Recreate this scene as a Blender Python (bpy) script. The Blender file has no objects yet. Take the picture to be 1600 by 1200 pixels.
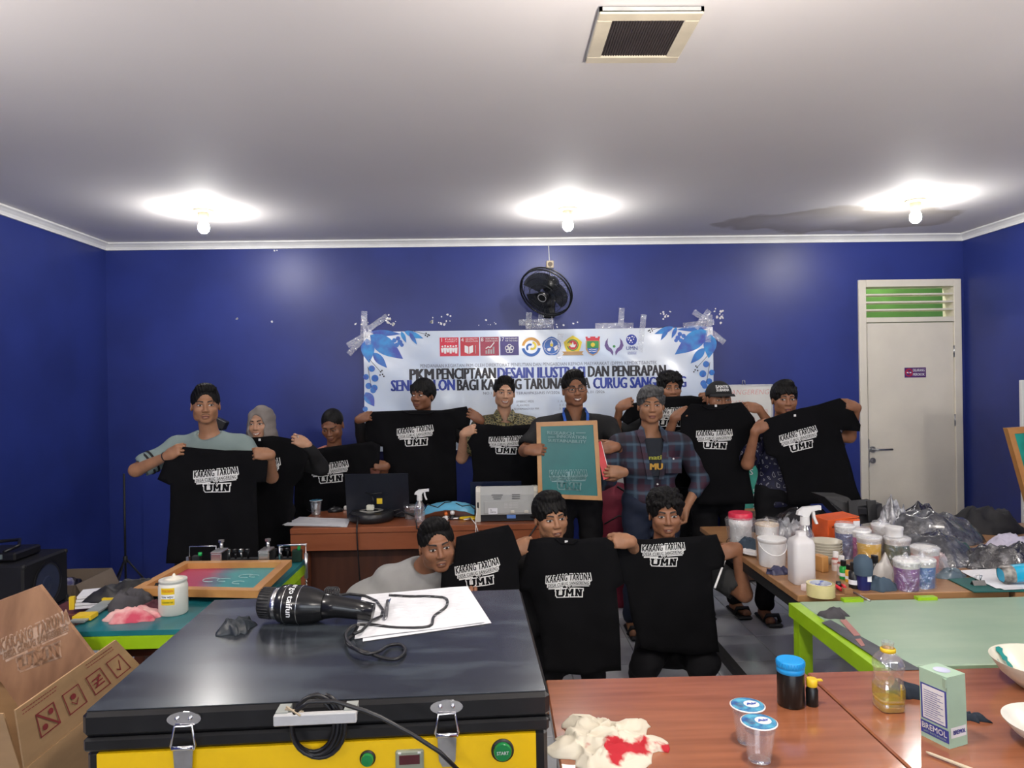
import bpy, math, random
import numpy as np
from mathutils import Vector, Matrix, noise, geometry
from mathutils.bvhtree import BVHTree
PI = math.pi
random.seed(7)
sc = bpy.context.scene
COL = sc.collection
V = Vector

# ---------------------------------------------------------------- camera, world, lights, exposure
CAM = V((0, 0, 1.6)); F = 1109.0
YAW, PITCH, ROLL = 0.0234, 0.0, 0.0158
_f0 = V((math.sin(YAW), math.cos(YAW), 0)); _r0 = V((math.cos(YAW), -math.sin(YAW), 0)); _u0 = V((0, 0, 1))
CR = _r0*math.cos(ROLL) - _u0*math.sin(ROLL)
CU = _r0*math.sin(ROLL) + _u0*math.cos(ROLL)
CF = (_f0 - _u0*0.0018).normalized()
cd = bpy.data.cameras.new('camera'); cam = bpy.data.objects.new('camera', cd); COL.objects.link(cam)
cam.matrix_world = Matrix(((CR.x, CU.x, -CF.x, CAM.x), (CR.y, CU.y, -CF.y, CAM.y), (CR.z, CU.z, -CF.z, CAM.z), (0, 0, 0, 1)))
cd.sensor_width = 36; cd.lens = 36*F/1600; cd.clip_start = 0.02
sc.camera = cam
w = bpy.data.worlds.new('world'); sc.world = w; w.use_nodes = True
w.node_tree.nodes['Background'].inputs[0].default_value = (0.75, 0.85, 1, 1)
w.node_tree.nodes['Background'].inputs[1].default_value = 0.35
vs = sc.view_settings
vs.view_transform = 'Standard'; vs.look = 'None'; vs.gamma = 1; vs.use_curve_mapping = False
vs.exposure = 1.18
BULB_E = 165.0
def light(name, kind, loc, energy, color=(1, 1, 1), size=0.1, size_y=None, rot=None):
    l = bpy.data.lights.new(name, kind); l.energy = energy; l.color = color
    if kind == 'AREA':
        l.size = size
        if size_y: l.shape = 'RECTANGLE'; l.size_y = size_y
    else: l.shadow_soft_size = size
    o = bpy.data.objects.new(name, l); o.location = loc
    if rot: o.rotation_euler = rot
    COL.objects.link(o); return o
# the other ceiling bulbs of the room, outside the frame
for x in (-2.08, 0.5, 3.0):
    light('ceiling_bulb_light', 'POINT', (x, 1.50, 2.22), 26, (1, 0.92, 0.84), 0.05)
for x in (-2.08, 0.5, 3.0):
    light('ceiling_bulb_light', 'POINT', (x, -1.8, 2.60), 26, (1, 0.93, 0.85), 0.05)
# daylight through the window in the wall behind the camera
light('window_daylight', 'AREA', (0.3, -2.92, 1.65), 30, (0.86, 0.93, 1), 3.6, 1.3, (PI/2, 0, 0))

# ---------------------------------------------------------------- helpers
def ray(px, py): return (CF + CR*((px-800)/F) + CU*((600-py)/F))
def at(px, py, Y):
    d = ray(px, py); return CAM + d*(Y/d.y)
def on(px, py, z):
    d = ray(px, py); return CAM + d*((z-CAM.z)/d.z)
def onx(px, py, X):
    d = ray(px, py); return CAM + d*(X/d.x)

def srgb(h):
    h = h.lstrip('#'); c = [int(h[i:i+2], 16)/255 for i in (0, 2, 4)]
    return tuple(x/12.92 if x <= 0.04045 else ((x+0.055)/1.055)**2.4 for x in c)
_mats = {}
def mat(name, col, rough=0.5, metal=0.0, var=0.12, scale=12.0, bump=0.0, bscale=None, emit=0, trans=0, ior=1.45, alpha=1, stretch=None, col2=None, coat=0, spec=0.5, thresh=None, sss=0):
    if name in _mats: return _mats[name]
    if isinstance(col, str): col = srgb(col)
    if isinstance(col2, str): col2 = srgb(col2)
    m = bpy.data.materials.new(name); m.use_nodes = True; nt = m.node_tree; N = nt.nodes; L = nt.links
    b = N['Principled BSDF']
    tc = N.new('ShaderNodeTexCoord'); mp = N.new('ShaderNodeMapping'); L.new(tc.outputs['Object'], mp.inputs[0])
    if stretch: mp.inputs['Scale'].default_value = stretch
    nz = N.new('ShaderNodeTexNoise'); nz.inputs['Scale'].default_value = scale; nz.inputs['Detail'].default_value = 4
    L.new(mp.outputs[0], nz.inputs['Vector'])
    mx = N.new('ShaderNodeMix'); mx.data_type = 'RGBA'
    c2 = col2 if col2 else tuple(max(0, c*(1-var)) for c in col)
    c1 = col if col2 else tuple(min(1, c*(1+var*0.6)) for c in col)
    mx.inputs[6].default_value = (*c1, 1); mx.inputs[7].default_value = (*c2, 1)
    rp = N.new('ShaderNodeMapRange'); lo, hi = thresh if thresh else (0.35, 0.65)
    rp.inputs[1].default_value = lo; rp.inputs[2].default_value = hi
    L.new(nz.outputs[0], rp.inputs[0]); L.new(rp.outputs[0], mx.inputs[0]); L.new(mx.outputs[2], b.inputs['Base Color'])
    b.inputs['Roughness'].default_value = rough; b.inputs['Metallic'].default_value = metal
    b.inputs['IOR'].default_value = ior; b.inputs['Specular IOR Level'].default_value = spec
    if coat: b.inputs['Coat Weight'].default_value = coat; b.inputs['Coat Roughness'].default_value = 0.12
    if trans: b.inputs['Transmission Weight'].default_value = trans
    if sss:
        b.inputs['Subsurface Weight'].default_value = sss; b.inputs['Subsurface Radius'].default_value = (1, 0.35, 0.2); b.inputs['Subsurface Scale'].default_value = 0.006
    if alpha < 1: b.inputs['Alpha'].default_value = alpha
    if emit:
        b.inputs['Emission Color'].default_value = (*col, 1); b.inputs['Emission Strength'].default_value = emit
    if bump:
        n2 = N.new('ShaderNodeTexNoise'); n2.inputs['Scale'].default_value = bscale or scale*4; n2.inputs['Detail'].default_value = 3
        L.new(mp.outputs[0], n2.inputs['Vector'])
        bp = N.new('ShaderNodeBump'); bp.inputs['Strength'].default_value = min(1, bump*3); bp.inputs['Distance'].default_value = 0.01*bump*3
        L.new(n2.outputs[0], bp.inputs['Height']); L.new(bp.outputs[0], b.inputs['Normal'])
    m.diffuse_color = (*col, 1)
    _mats[name] = m; return m
def film(name, col=(1, 1, 1), glossy=0.35, rough=0.12, bump=0.6, bscale=30, tint=0.0, milk=0.07):
    """thin clear plastic: mostly see-through with crinkled glints"""
    if name in _mats: return _mats[name]
    m = bpy.data.materials.new(name); m.use_nodes = True; nt = m.node_tree; N = nt.nodes; L = nt.links
    N.remove(N['Principled BSDF']); out = N['Material Output']
    tr = N.new('ShaderNodeBsdfTransparent'); tr.inputs[0].default_value = (*[1-tint*(1-c) for c in col], 1)
    gl = N.new('ShaderNodeBsdfGlossy'); gl.inputs['Roughness'].default_value = rough; gl.inputs['Color'].default_value = (0.9, 0.92, 0.95, 1)
    df = N.new('ShaderNodeBsdfDiffuse'); df.inputs[0].default_value = (*col, 1)
    nz = N.new('ShaderNodeTexNoise'); nz.inputs['Scale'].default_value = bscale; nz.inputs['Detail'].default_value = 3; nz.inputs['Distortion'].default_value = 1.5
    tc = N.new('ShaderNodeTexCoord'); L.new(tc.outputs['Object'], nz.inputs['Vector'])
    bp = N.new('ShaderNodeBump'); bp.inputs['Strength'].default_value = bump; bp.inputs['Distance'].default_value = 0.02
    L.new(nz.outputs[0], bp.inputs['Height']); L.new(bp.outputs[0], gl.inputs['Normal'])
    m1 = N.new('ShaderNodeMixShader'); m1.inputs[0].default_value = milk; L.new(tr.outputs[0], m1.inputs[1]); L.new(df.outputs[0], m1.inputs[2])
    m2 = N.new('ShaderNodeMixShader'); m2.inputs[0].default_value = glossy; L.new(m1.outputs[0], m2.inputs[1]); L.new(gl.outputs[0], m2.inputs[2])
    L.new(m2.outputs[0], out.inputs[0]); _mats[name] = m; return m

def props(o, label=None, cat=None, group=None, kind=None):
    if label: o['label'] = label
    if cat: o['category'] = cat
    if group: o['group'] = group
    if kind: o['kind'] = kind
    return o
def thing(name, label, cat, loc=(0, 0, 0), group=None, kind=None):
    o = bpy.data.objects.new(name, None); o.empty_display_size = 0.05; COL.objects.link(o); o.location = loc
    o['org'] = tuple(loc)
    return props(o, label, cat, group, kind)
def origin(p):
    while p is not None and p.parent is not None: p = p.parent
    return V(p['org']) if p is not None and 'org' in p else V((0, 0, 0))

def mkmesh(name, vs_, fs, m=None, smooth=False, mats=None, fm=None):
    me = bpy.data.meshes.new(name); me.from_pydata([tuple(v) for v in vs_], [], [tuple(f) for f in fs])
    if mats:
        for q in mats: me.materials.append(q)
        if fm is not None: me.polygons.foreach_set('material_index', np.array(fm, dtype=np.int32))
    elif m: me.materials.append(m)
    if smooth: me.polygons.foreach_set('use_smooth', np.ones(len(me.polygons), dtype=bool))
    me.update(); return me

class B:
    def __init__(s): s.v = []; s.f = []; s.sm = []
    def add(s, vs_, fs, smooth=False):
        o = len(s.v); s.v += [V(v) for v in vs_]; s.f += [tuple(i+o for i in f) for f in fs]; s.sm += [smooth]*len(fs); return s
    def box(s, c, d, R=None, bev=0.0, taper=None):
        c = V(c); x, y, z = d[0]/2, d[1]/2, d[2]/2
        if bev > 0:
            b = min(bev, x*0.9, y*0.9, z*0.9)
            vs_, fs = [], []
            for sx in (-1, 1):
                for sy in (-1, 1):
                    for sz in (-1, 1):
                        vs_ += [V((sx*x, sy*(y-b), sz*(z-b))), V((sx*(x-b), sy*y, sz*(z-b))), V((sx*(x-b), sy*(y-b), sz*z))]
            def I(a, b_, c_, k): return ((a*2+b_)*2+c_)*3+k
            for a in (0, 1):
                fs += [(I(a, 0, 0, 0), I(a, 1, 0, 0), I(a, 1, 1, 0), I(a, 0, 1, 0)), (I(0, a, 0, 1), I(1, a, 0, 1), I(1, a, 1, 1), I(0, a, 1, 1)), (I(0, 0, a, 2), I(1, 0, a, 2), I(1, 1, a, 2), I(0, 1, a, 2))]
                for b_ in (0, 1):
                    fs += [(I(a, b_, 0, 0), I(a, b_, 1, 0), I(a, b_, 1, 1), I(a, b_, 0, 1)), (I(a, 0, b_, 0), I(a, 1, b_, 0), I(a, 1, b_, 2), I(a, 0, b_, 2)), (I(0, a, b_, 1), I(1, a, b_, 1), I(1, a, b_, 2), I(0, a, b_, 2))]
                    for c_ in (0, 1): fs.append((I(a, b_, c_, 0), I(a, b_, c_, 1), I(a, b_, c_, 2)))
            # orient
            out = []
            for f in fs:
                p = [vs_[i] for i in f]; n = (p[1]-p[0]).cross(p[2]-p[0]); cc = sum(p, V())/len(p)
                out.append(f if n.dot(cc) > 0 else f[::-1])
            fs = out
        else:
            vs_ = [V((a*x, b_*y, c_*z)) for a in (-1, 1) for b_ in (-1, 1) for c_ in (-1, 1)]
            fs = [(0, 1, 3, 2), (4, 6, 7, 5), (0, 4, 5, 1), (2, 3, 7, 6), (0, 2, 6, 4), (1, 5, 7, 3)]
        if taper:
            for v in vs_:
                t = (v.z/z+1)/2; v.x *= 1+(taper-1)*t; v.y *= 1+(taper-1)*t
        if R is not None: vs_ = [R @ v for v in vs_]
        return s.add([v+c for v in vs_], fs)
    def frame(s, p0, ex, ey, ez):
        """box from a corner and three edge vectors"""
        p0 = V(p0); vs_ = [p0+ex*a+ey*b_+ez*c_ for a in (0, 1) for b_ in (0, 1) for c_ in (0, 1)]
        fs = [(0, 1, 3, 2), (4, 6, 7, 5), (0, 4, 5, 1), (2, 3, 7, 6), (0, 2, 6, 4), (1, 5, 7, 3)]
        if ex.cross(ey).dot(ez) < 0: fs = [f[::-1] for f in fs]
        return s.add(vs_, fs)
    def cyl(s, p0, p1, r0, r1=None, n=16, caps=True, smooth=True):
        p0, p1 = V(p0), V(p1); r1 = r0 if r1 is None else r1
        w_ = (p1-p0).normalized(); u = w_.orthogonal().normalized(); q = w_.cross(u)
        vs_ = [p + (u*math.cos(2*PI*i/n)+q*math.sin(2*PI*i/n))*r for p, r in ((p0, r0), (p1, r1)) for i in range(n)]
        s.add(vs_, [(i, (i+1) % n, n+(i+1) % n, n+i) for i in range(n)], smooth)
        if caps:
            o = len(s.v)-2*n; s.f.append(tuple(o+i for i in range(n))[::-1]); s.f.append(tuple(o+n+i for i in range(n))); s.sm += [False, False]
        return s
    def lathe(s, c, prof, n=24, axis=(0, 0, 1), smooth=True, sq=None, caps=False):
        c = V(c); w_ = V(axis).normalized(); u = V((1, 0, 0)) if abs(w_.x) < 0.9 else V((0, 1, 0)); u = (u-w_*u.dot(w_)).normalized(); q = w_.cross(u)
        def ringv(r, h):
            if r <= 1e-4: return [c+w_*h]
            out = []
            for i in range(n):
                a = 2*PI*i/n; k = 1.0
                if sq: k = 1/((abs(math.cos(a))**sq+abs(math.sin(a))**sq)**(1/sq))
                out.append(c+w_*h+(u*math.cos(a)+q*math.sin(a))*r*k)
            return out
        # crisp edges: every steep change of the profile starts its own vertices
        for (ra, ha), (rb, hb) in zip(prof[:-1], prof[1:]):
            flat = abs(rb-ra) > 2.5*abs(hb-ha)
            A, Bq = ringv(ra, ha), ringv(rb, hb); o = len(s.v)
            key = (len(A) == n and len(Bq) == n and not flat and getattr(s, '_last', None) == (o, round(ra, 6), round(ha, 6)))
            if key: A0 = o-n; s.v += Bq; B0 = o
            else: s.v += A+Bq; A0, B0 = o, o+len(A)
            if len(A) == 1 and len(Bq) == 1: continue
            if len(A) == 1: fs = [(A0, B0+(i+1) % n, B0+i) for i in range(n)]
            elif len(Bq) == 1: fs = [(A0+i, A0+(i+1) % n, B0) for i in range(n)]
            else: fs = [(A0+i, A0+(i+1) % n, B0+(i+1) % n, B0+i) for i in range(n)]
            s.f += fs; s.sm += [smooth and not flat]*n
            s._last = (len(s.v), round(rb, 6), round(hb, 6)) if not flat and len(Bq) == n else None
        e0, e1 = prof[0], prof[-1]; closed = abs(e0[0]-e1[0]) < 1e-9 and abs(e0[1]-e1[1]) < 1e-9
        if not closed and caps:
            if e0[0] > 1e-4: o = len(s.v); s.v += ringv(*e0); s.f.append(tuple(o+i for i in range(n))[::-1]); s.sm.append(False)
            if e1[0] > 1e-4: o = len(s.v); s.v += ringv(*e1); s.f.append(tuple(o+i for i in range(n))); s.sm.append(False)
        s._last = None; return s
    def tube(s, pts, r, n=8, closed=False):
        pts = [V(p) for p in pts]; N_ = len(pts); rr = r if isinstance(r, (list, tuple)) else [r]*N_
        prev = None; o0 = len(s.v)
        for i, p in enumerate(pts):
            t = (pts[(i+1) % N_]-pts[i-1]) if closed or 0 < i < N_-1 else (pts[1]-pts[0] if i == 0 else pts[-1]-pts[-2])
            t = t.normalized() if t.length > 1e-9 else V((0, 0, 1))
            u = t.orthogonal().normalized() if prev is None else (prev-t*prev.dot(t))
            u = u.normalized() if u.length > 1e-6 else t.orthogonal().normalized()
            prev = u; q = t.cross(u)
            s.v += [p+(u*math.cos(2*PI*k/n)+q*math.sin(2*PI*k/n))*rr[i] for k in range(n)]
        M = N_ if closed else N_-1
        for j in range(M):
            for k in range(n):
                a, b_ = o0+j*n, o0+((j+1) % N_)*n
                s.f.append((a+k, a+(k+1) % n, b_+(k+1) % n, b_+k)); s.sm.append(True)
        if not closed:
            s.f.append(tuple(o0+k for k in range(n))[::-1]); s.f.append(tuple(o0+(N_-1)*n+k for k in range(n))); s.sm += [False, False]
        return s
    def ball(s, c, r, n=14, m=8, R=None):
        c = V(c); r = (r, r, r) if isinstance(r, (int, float)) else r
        vs_ = [V((0, 0, -r[2]))]
        for j in range(1, m):
            a = -PI/2+PI*j/m
            vs_ += [V((math.cos(a)*math.cos(2*PI*i/n)*r[0], math.cos(a)*math.sin(2*PI*i/n)*r[1], math.sin(a)*r[2])) for i in range(n)]
        vs_.append(V((0, 0, r[2])))
        fs = [(0, 1+(i+1) % n, 1+i) for i in range(n)]
        for j in range(m-2):
            fs += [(1+j*n+i, 1+j*n+(i+1) % n, 1+(j+1)*n+(i+1) % n, 1+(j+1)*n+i) for i in range(n)]
        o = 1+(m-2)*n; fs += [(o+i, o+(i+1) % n, len(vs_)-1) for i in range(n)]
        if R is not None: vs_ = [R @ v for v in vs_]
        return s.add([v+c for v in vs_], fs, True)
    def prism(s, poly, ez):
        """poly: 3D points of a flat outline, extruded by vector ez"""
        p = [V(q) for q in poly]; ez = V(ez); n = len(p)
        nrm = V()
        for i in range(n): nrm += p[i].cross(p[(i+1) % n])
        if nrm.dot(ez) > 0: p = p[::-1]
        o = len(s.v); s.v += p+[q+ez for q in p]
        s.f.append(tuple(o+i for i in range(n))); s.f.append(tuple(o+n+i for i in range(n))[::-1])
        for i in range(n): s.f.append((o+i, o+n+i, o+n+(i+1) % n, o+(i+1) % n))
        s.sm += [False]*(n+2); return s
    def build(s, name, m, parent=None, label=None, cat=None, group=None, kind=None, loc=None):
        org = origin(parent) if parent is not None else (V(loc) if loc is not None else V((0, 0, 0)))
        me = bpy.data.meshes.new(name); me.from_pydata([tuple(v-org) for v in s.v], [], s.f); me.materials.append(m)
        me.polygons.foreach_set('use_smooth', np.array(s.sm, dtype=bool)); me.update()
        o = bpy.data.objects.new(name, me); COL.objects.link(o)
        if parent is not None: o.parent = parent
        elif loc is not None: o.location = loc; o['org'] = tuple(loc)
        return props(o, label, cat, group, kind)

def rawobj(name, me, parent=None, label=None, cat=None, group=None, kind=None, loc=None):
    o = bpy.data.objects.new(name, me); COL.objects.link(o)
    if parent is not None: o.parent = parent
    if loc is not None: o.location = loc
    return props(o, label, cat, group, kind)

def children(o): return [c for c in bpy.data.objects if c.parent == o]
def copy_tree(o, parent=None, kids=None):
    c = o.copy(); COL.objects.link(c); c.parent = parent
    for ch in (list(o.children)): copy_tree(ch, c)
    return c

# ---- text
_tc = {}
def glyphs(txt, size=1.0, offset=0.0, shear=0.0, space=1.0, xs=1.0, align='CENTER', res=3):
    k = (txt, size, offset, shear, space, xs, align, res)
    if k in _tc: return _tc[k]
    cu = bpy.data.curves.new('t', 'FONT'); cu.body = txt; cu.size = size; cu.offset = offset; cu.shear = shear
    cu.space_character = space; cu.align_x = align; cu.align_y = 'CENTER'; cu.resolution_u = res; cu.fill_mode = 'FRONT'; cu.extrude = 0
    o = bpy.data.objects.new('t', cu); COL.objects.link(o)
    dg = bpy.context.evaluated_depsgraph_get(); me = o.evaluated_get(dg).to_mesh()
    vs_ = [(v.co.x*xs, v.co.y) for v in me.vertices]; fs = [tuple(p.vertices) for p in me.polygons]
    o.evaluated_get(dg).to_mesh_clear(); bpy.data.objects.remove(o); bpy.data.curves.remove(cu)
    _tc[k] = (vs_, fs); return _tc[k]
def text(b, txt, c, ex, ey, h, offset=0.0, shear=0.0, space=1.0, width=None, align='CENTER', lift=0.0, res=2, fat=0.0):
    """add flat lettering to a B: c centre, ex/ey unit vectors, h cap height; width fits the line"""
    if 0 < offset < 0.05: fat = max(fat, offset*1.2); offset = 0.0
    vs_, fs = glyphs(txt, 1.0, offset, shear, space, 1.0, align, res)
    if not vs_: return b
    c, ex, ey = V(c), V(ex).normalized(), V(ey).normalized(); n = ex.cross(ey)
    xs = [v[0] for v in vs_]; ys = [v[1] for v in vs_]
    k = h/0.73; kx = k
    if width: kx = width/max(1e-6, max(xs)-min(xs))
    cy = 0.0 if align else (max(ys)+min(ys))/2
    x0 = (max(xs)+min(xs))/2 if align == 'CENTER' else min(xs)
    for i_, q in enumerate((0,) if not fat else (-fat, -fat*0.5, 0, fat*0.5, fat)): b.add([c+ex*((v[0]-x0+q)*kx)+ey*((v[1]-cy)*k)+n*(lift+0.0002*i_) for v in vs_], fs)
    return b

def poly_surface(outline, step):
    """triangulated fill of a 2D outline with inner grid points; returns verts, tris, number of rim verts (in order)"""
    rim = []
    n = len(outline)
    for i in range(n):
        a, b_ = V(outline[i]), V(outline[(i+1) % n]); m = max(1, int(round((b_-a).length/step)))
        for j in range(m): rim.append(a.lerp(b_, j/m))
    xs = [p.x for p in rim]; ys = [p.y for p in rim]
    def inside(x, y):
        c = False; j = n-1
        for i in range(n):
            xi, yi = outline[i]; xj, yj = outline[j]
            if (yi > y) != (yj > y) and x < (xj-xi)*(y-yi)/(yj-yi)+xi: c = not c
            j = i
        return c
    R = np.array([(p.x, p.y) for p in rim])
    pts = list(rim)
    y = min(ys)+step/2; row = 0
    while y < max(ys):
        x = min(xs)+(step/2 if row % 2 else 0)
        while x < max(xs):
            if inside(x, y) and np.min((R[:, 0]-x)**2+(R[:, 1]-y)**2) > (step*0.6)**2: pts.append(V((x, y)))
            x += step
        y += step*0.87; row += 1
    ed = [(i, (i+1) % len(rim)) for i in range(len(rim))]
    vo, _, fo, ov, _, _ = geometry.delaunay_2d_cdt([V((p[0], p[1])) for p in pts], ed, [], 1, 1e-6)
    # order map so that the rim stays first
    return [V((v.x, v.y)) for v in vo], [tuple(f) for f in fo], len(rim)

def cloth(name, outline, step, fmap, thick, m, parent=None, closed=True, **kw):
    """fmap(u, v) -> (point, normal). A two-sided cloth body with a stitched rim."""
    vo, fo, nr = poly_surface(outline, step)
    org = origin(parent) if parent is not None else V(kw.get('loc', (0, 0, 0)))
    P = [fmap(v.x, v.y) for v in vo]
    cnt = {}
    for f in fo:
        for i in range(3):
            e = (f[i], f[(i+1) % 3]); cnt[e] = cnt.get(e, 0)+1
    rim = [e for e in cnt if (e[1], e[0]) not in cnt]
    rimv = set(i for e in rim for i in e)
    top = [p-org for p, n in P]; N_ = len(top)
    bot = [p+n*(-(thick if i not in rimv else thick*0.35))-org for i, (p, n) in enumerate(P)]
    # keep face orientation facing +n
    f0 = fo[0]; q = (top[f0[1]]-top[f0[0]]).cross(top[f0[2]]-top[f0[0]])
    flip = q.dot(P[f0[0]][1]) < 0
    fs = [f[::-1] if flip else f for f in fo]+[tuple(i+N_ for i in (f if flip else f[::-1])) for f in fo]
    for a, b_ in rim: fs.append((a, b_, b_+N_, a+N_) if flip else (b_, a, a+N_, b_+N_))
    me = mkmesh(name, top+bot, fs, m, True)
    o = rawobj(name, me, parent, kw.get('label'), kw.get('cat'), kw.get('group'), kw.get('kind'))
    if parent is None: o.location = org; o['org'] = tuple(org)
    return o

def crumple(name, c, size, m, seed=0, n=26, h=0.05, rough=1.0, rot=0.0, parent=None, blobby=0.25, base=None, **kw):
    """a crumpled cloth or bag lying on a surface: ridged heights over an irregular outline, with underside"""
    c = V(c); rnd = random.Random(seed); ph = rnd.random()*50
    vs_, fs = [], []
    cr, sr = math.cos(rot), math.sin(rot)
    NR = n//2
    for j in range(NR+1):
        for i in range(n):
            a = 2*PI*i/n; t = j/NR
            e = 1+blobby*(noise.noise(V((math.cos(a)*1.6+ph, math.sin(a)*1.6, 3.1)))+0.5*noise.noise(V((math.cos(a)*4+ph, math.sin(a)*4, 9.1))))*1.6
            x = math.cos(a)*t*size[0]/2*e; y = math.sin(a)*t*size[1]/2*e
            q = V((x*14*rough+ph, y*14*rough, seed*1.7))
            rdg = 1-2*abs(noise.noise(q)); r2 = 1-2*abs(noise.noise(q*2.3))
            z = h*((1-t**3)*(0.45+0.4*rdg+0.18*r2)) + (0.002 if t < 1 else 0)
            x += 0.012*rough*noise.noise(q+V((7, 0, 0))); y += 0.012*rough*noise.noise(q+V((0, 9, 0)))
            vs_.append(c+V((x*cr-y*sr, x*sr+y*cr, max(z, 0.0015))))
    for j in range(NR):
        for i in range(n):
            a, b_ = j*n+i, j*n+(i+1) % n
            fs.append((a, a+n, b_+n, b_) if j else (a, a+n, b_+n))
    N0 = len(vs_); vs_ += [V((v.x, v.y, c.z)) for v in vs_[NR*n:NR*n+n]]
    for i in range(n): fs.append((NR*n+i, N0+i, N0+(i+1) % n, NR*n+(i+1) % n))
    fs.append(tuple(N0+i for i in range(n))[::-1])
    b = B(); b.add(vs_, fs, True); return b.build(name, m, parent, loc=None if parent is not None else c, **kw)
# ================================================================ the room shell
XL, XR, YB, YF, ZC = -3.235, 4.03, 6.0, -3.0, 2.82
M_blue = mat('blue_wall_paint', (0.019, 0.034, 0.195), 0.40, var=0.2, scale=1.3, bump=0.02, bscale=14)
M_ceil = mat('ceiling_paint', (0.78, 0.755, 0.745), 0.75, var=0.03, scale=0.8)
M_white = mat('white_trim_paint', (0.80, 0.80, 0.78), 0.5, var=0.06, scale=6)
M_cream = mat('cream_door_paint', (0.76, 0.71, 0.60), 0.35, var=0.05, scale=3, bump=0.006, bscale=20)
M_green_wall = mat('green_outer_wall', (0.10, 0.24, 0.05), 0.7, var=0.2, scale=3)
M_beige = mat('beige_outer_wall', (0.45, 0.38, 0.20), 0.7, var=0.2)
M_steel = mat('brushed_steel', (0.55, 0.55, 0.55), 0.28, 1.0, var=0.1, scale=40)
M_chrome = mat('chrome', (0.75, 0.75, 0.76), 0.15, 1.0, var=0.08, scale=30)
M_black = mat('black_plastic', (0.012, 0.012, 0.014), 0.35, var=0.2)
M_blackm = mat('black_matt_metal', (0.014, 0.014, 0.015), 0.5, var=0.2, bump=0.01)

# brown water stain near the back right of the ceiling
def stain(m):
    nt = m.node_tree; N = nt.nodes; L = nt.links; b = N['Principled BSDF']
    src = b.inputs['Base Color'].links[0].from_socket
    tc = N.new('ShaderNodeTexCoord'); vm = N.new('ShaderNodeVectorMath'); vm.operation = 'SUBTRACT'
    vm.inputs[1].default_value = (2.65, 5.45, 2.8); L.new(tc.outputs['Object'], vm.inputs[0])
    sc_ = N.new('ShaderNodeVectorMath'); sc_.operation = 'MULTIPLY'; sc_.inputs[1].default_value = (1/1.15, 1/0.5, 0); L.new(vm.outputs[0], sc_.inputs[0])
    nz = N.new('ShaderNodeTexNoise'); nz.inputs['Scale'].default_value = 2.2; nz.inputs['Detail'].default_value = 3; L.new(tc.outputs['Object'], nz.inputs['Vector'])
    ln = N.new('ShaderNodeVectorMath'); ln.operation = 'LENGTH'; L.new(sc_.outputs[0], ln.inputs[0])
    ad = N.new('ShaderNodeMath'); ad.operation = 'MULTIPLY_ADD'; ad.inputs[1].default_value = 1.1; L.new(nz.outputs[0], ad.inputs[0]); 
    L.new(ln.outputs['Value'], ad.inputs[2])
    cr = N.new('ShaderNodeValToRGB'); e = cr.color_ramp.elements
    e[0].position = 0.5; e[0].color = (0.18, 0.18, 0.18, 1); e[1].position = 0.98; e[1].color = (0.28, 0.28, 0.28, 1)
    for p, c in ((1.0-0.0, 0.5),): pass
    x = e.new(0.93); x.color = (0.75, 0.75, 0.75, 1); x2 = e.new(1.0); x2.color = (0, 0, 0, 1)
    mr = N.new('ShaderNodeMath'); mr.operation = 'MULTIPLY'; mr.inputs[1].default_value = 0.72; L.new(ad.outputs[0], mr.inputs[0]); L.new(mr.outputs[0], cr.inputs[0])
    mx = N.new('ShaderNodeMix'); mx.data_type = 'RGBA'; L.new(cr.outputs[0], mx.inputs[0]); L.new(src, mx.inputs[6]); mx.inputs[7].default_value = (0.47, 0.42, 0.35, 1)
    L.new(mx.outputs[2], b.inputs['Base Color'])
stain(M_ceil)

def struct(b, name, m, parent=None): return b.build(name, m, parent, kind='structure')
b = B(); b.box(((XL+XR)/2, (YF+2.92)/2, ZC+0.05), (XR-XL+0.2, 2.92-YF, 0.1)); b.box(((XL+XR)/2, (2.925+YB)/2, ZC+0.051), (XR-XL+0.2, YB-2.925+0.1, 0.1))
b.box(((XL+XR)/2, 2.92, ZC+0.06), (XR-XL+0.2, 0.1, 0.1))
CEIL = struct(b, 'ceiling', M_ceil)
# door geometry on the back wall
dl, dr_, dt = at(1342, 600, YB).x, at(1502, 600, YB).x, at(1420, 436, YB).z
d_lt = at(1420, 502, YB).z           # top of the door leaf
lvb, lvt = d_lt+0.03, dt-0.06       # louvre opening
b = B(); T = 0.12
b.box(((XL+dl)/2, YB+T/2, ZC/2), (dl-XL, T, ZC)); b.box(((dr_+XR)/2, YB+T/2, ZC/2), (XR-dr_, T, ZC)); b.box(((dl+dr_)/2, YB+T/2, (dt+ZC)/2), (dr_-dl, T, ZC-dt))
WB = struct(b, 'wall_back', M_blue)
b = B(); b.box((XL-0.06, (YF+YB)/2, ZC/2), (0.12, YB-YF+0.24, ZC)); struct(b, 'wall_left', M_blue)
b = B(); b.box((XR+0.06, (YF+YB)/2, ZC/2), (0.12, YB-YF+0.24, ZC)); struct(b, 'wall_right', M_blue)
b = B()   # wall behind the camera, with a wide window opening
b.box(((XL+XR)/2, YF-0.06, 0.5), (XR-XL, 0.12, 1.0)); b.box(((XL+XR)/2, YF-0.06, (2.3+ZC)/2), (XR-XL, 0.12, ZC-2.3))
b.box(((XL-1.5)/2, YF-0.06, 1.65), (-1.5-XL, 0.12, 1.3)); b.box(((2.1+XR)/2, YF-0.06, 1.65), (XR-2.1, 0.12, 1.3)); struct(b, 'wall_front', M_blue)
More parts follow.
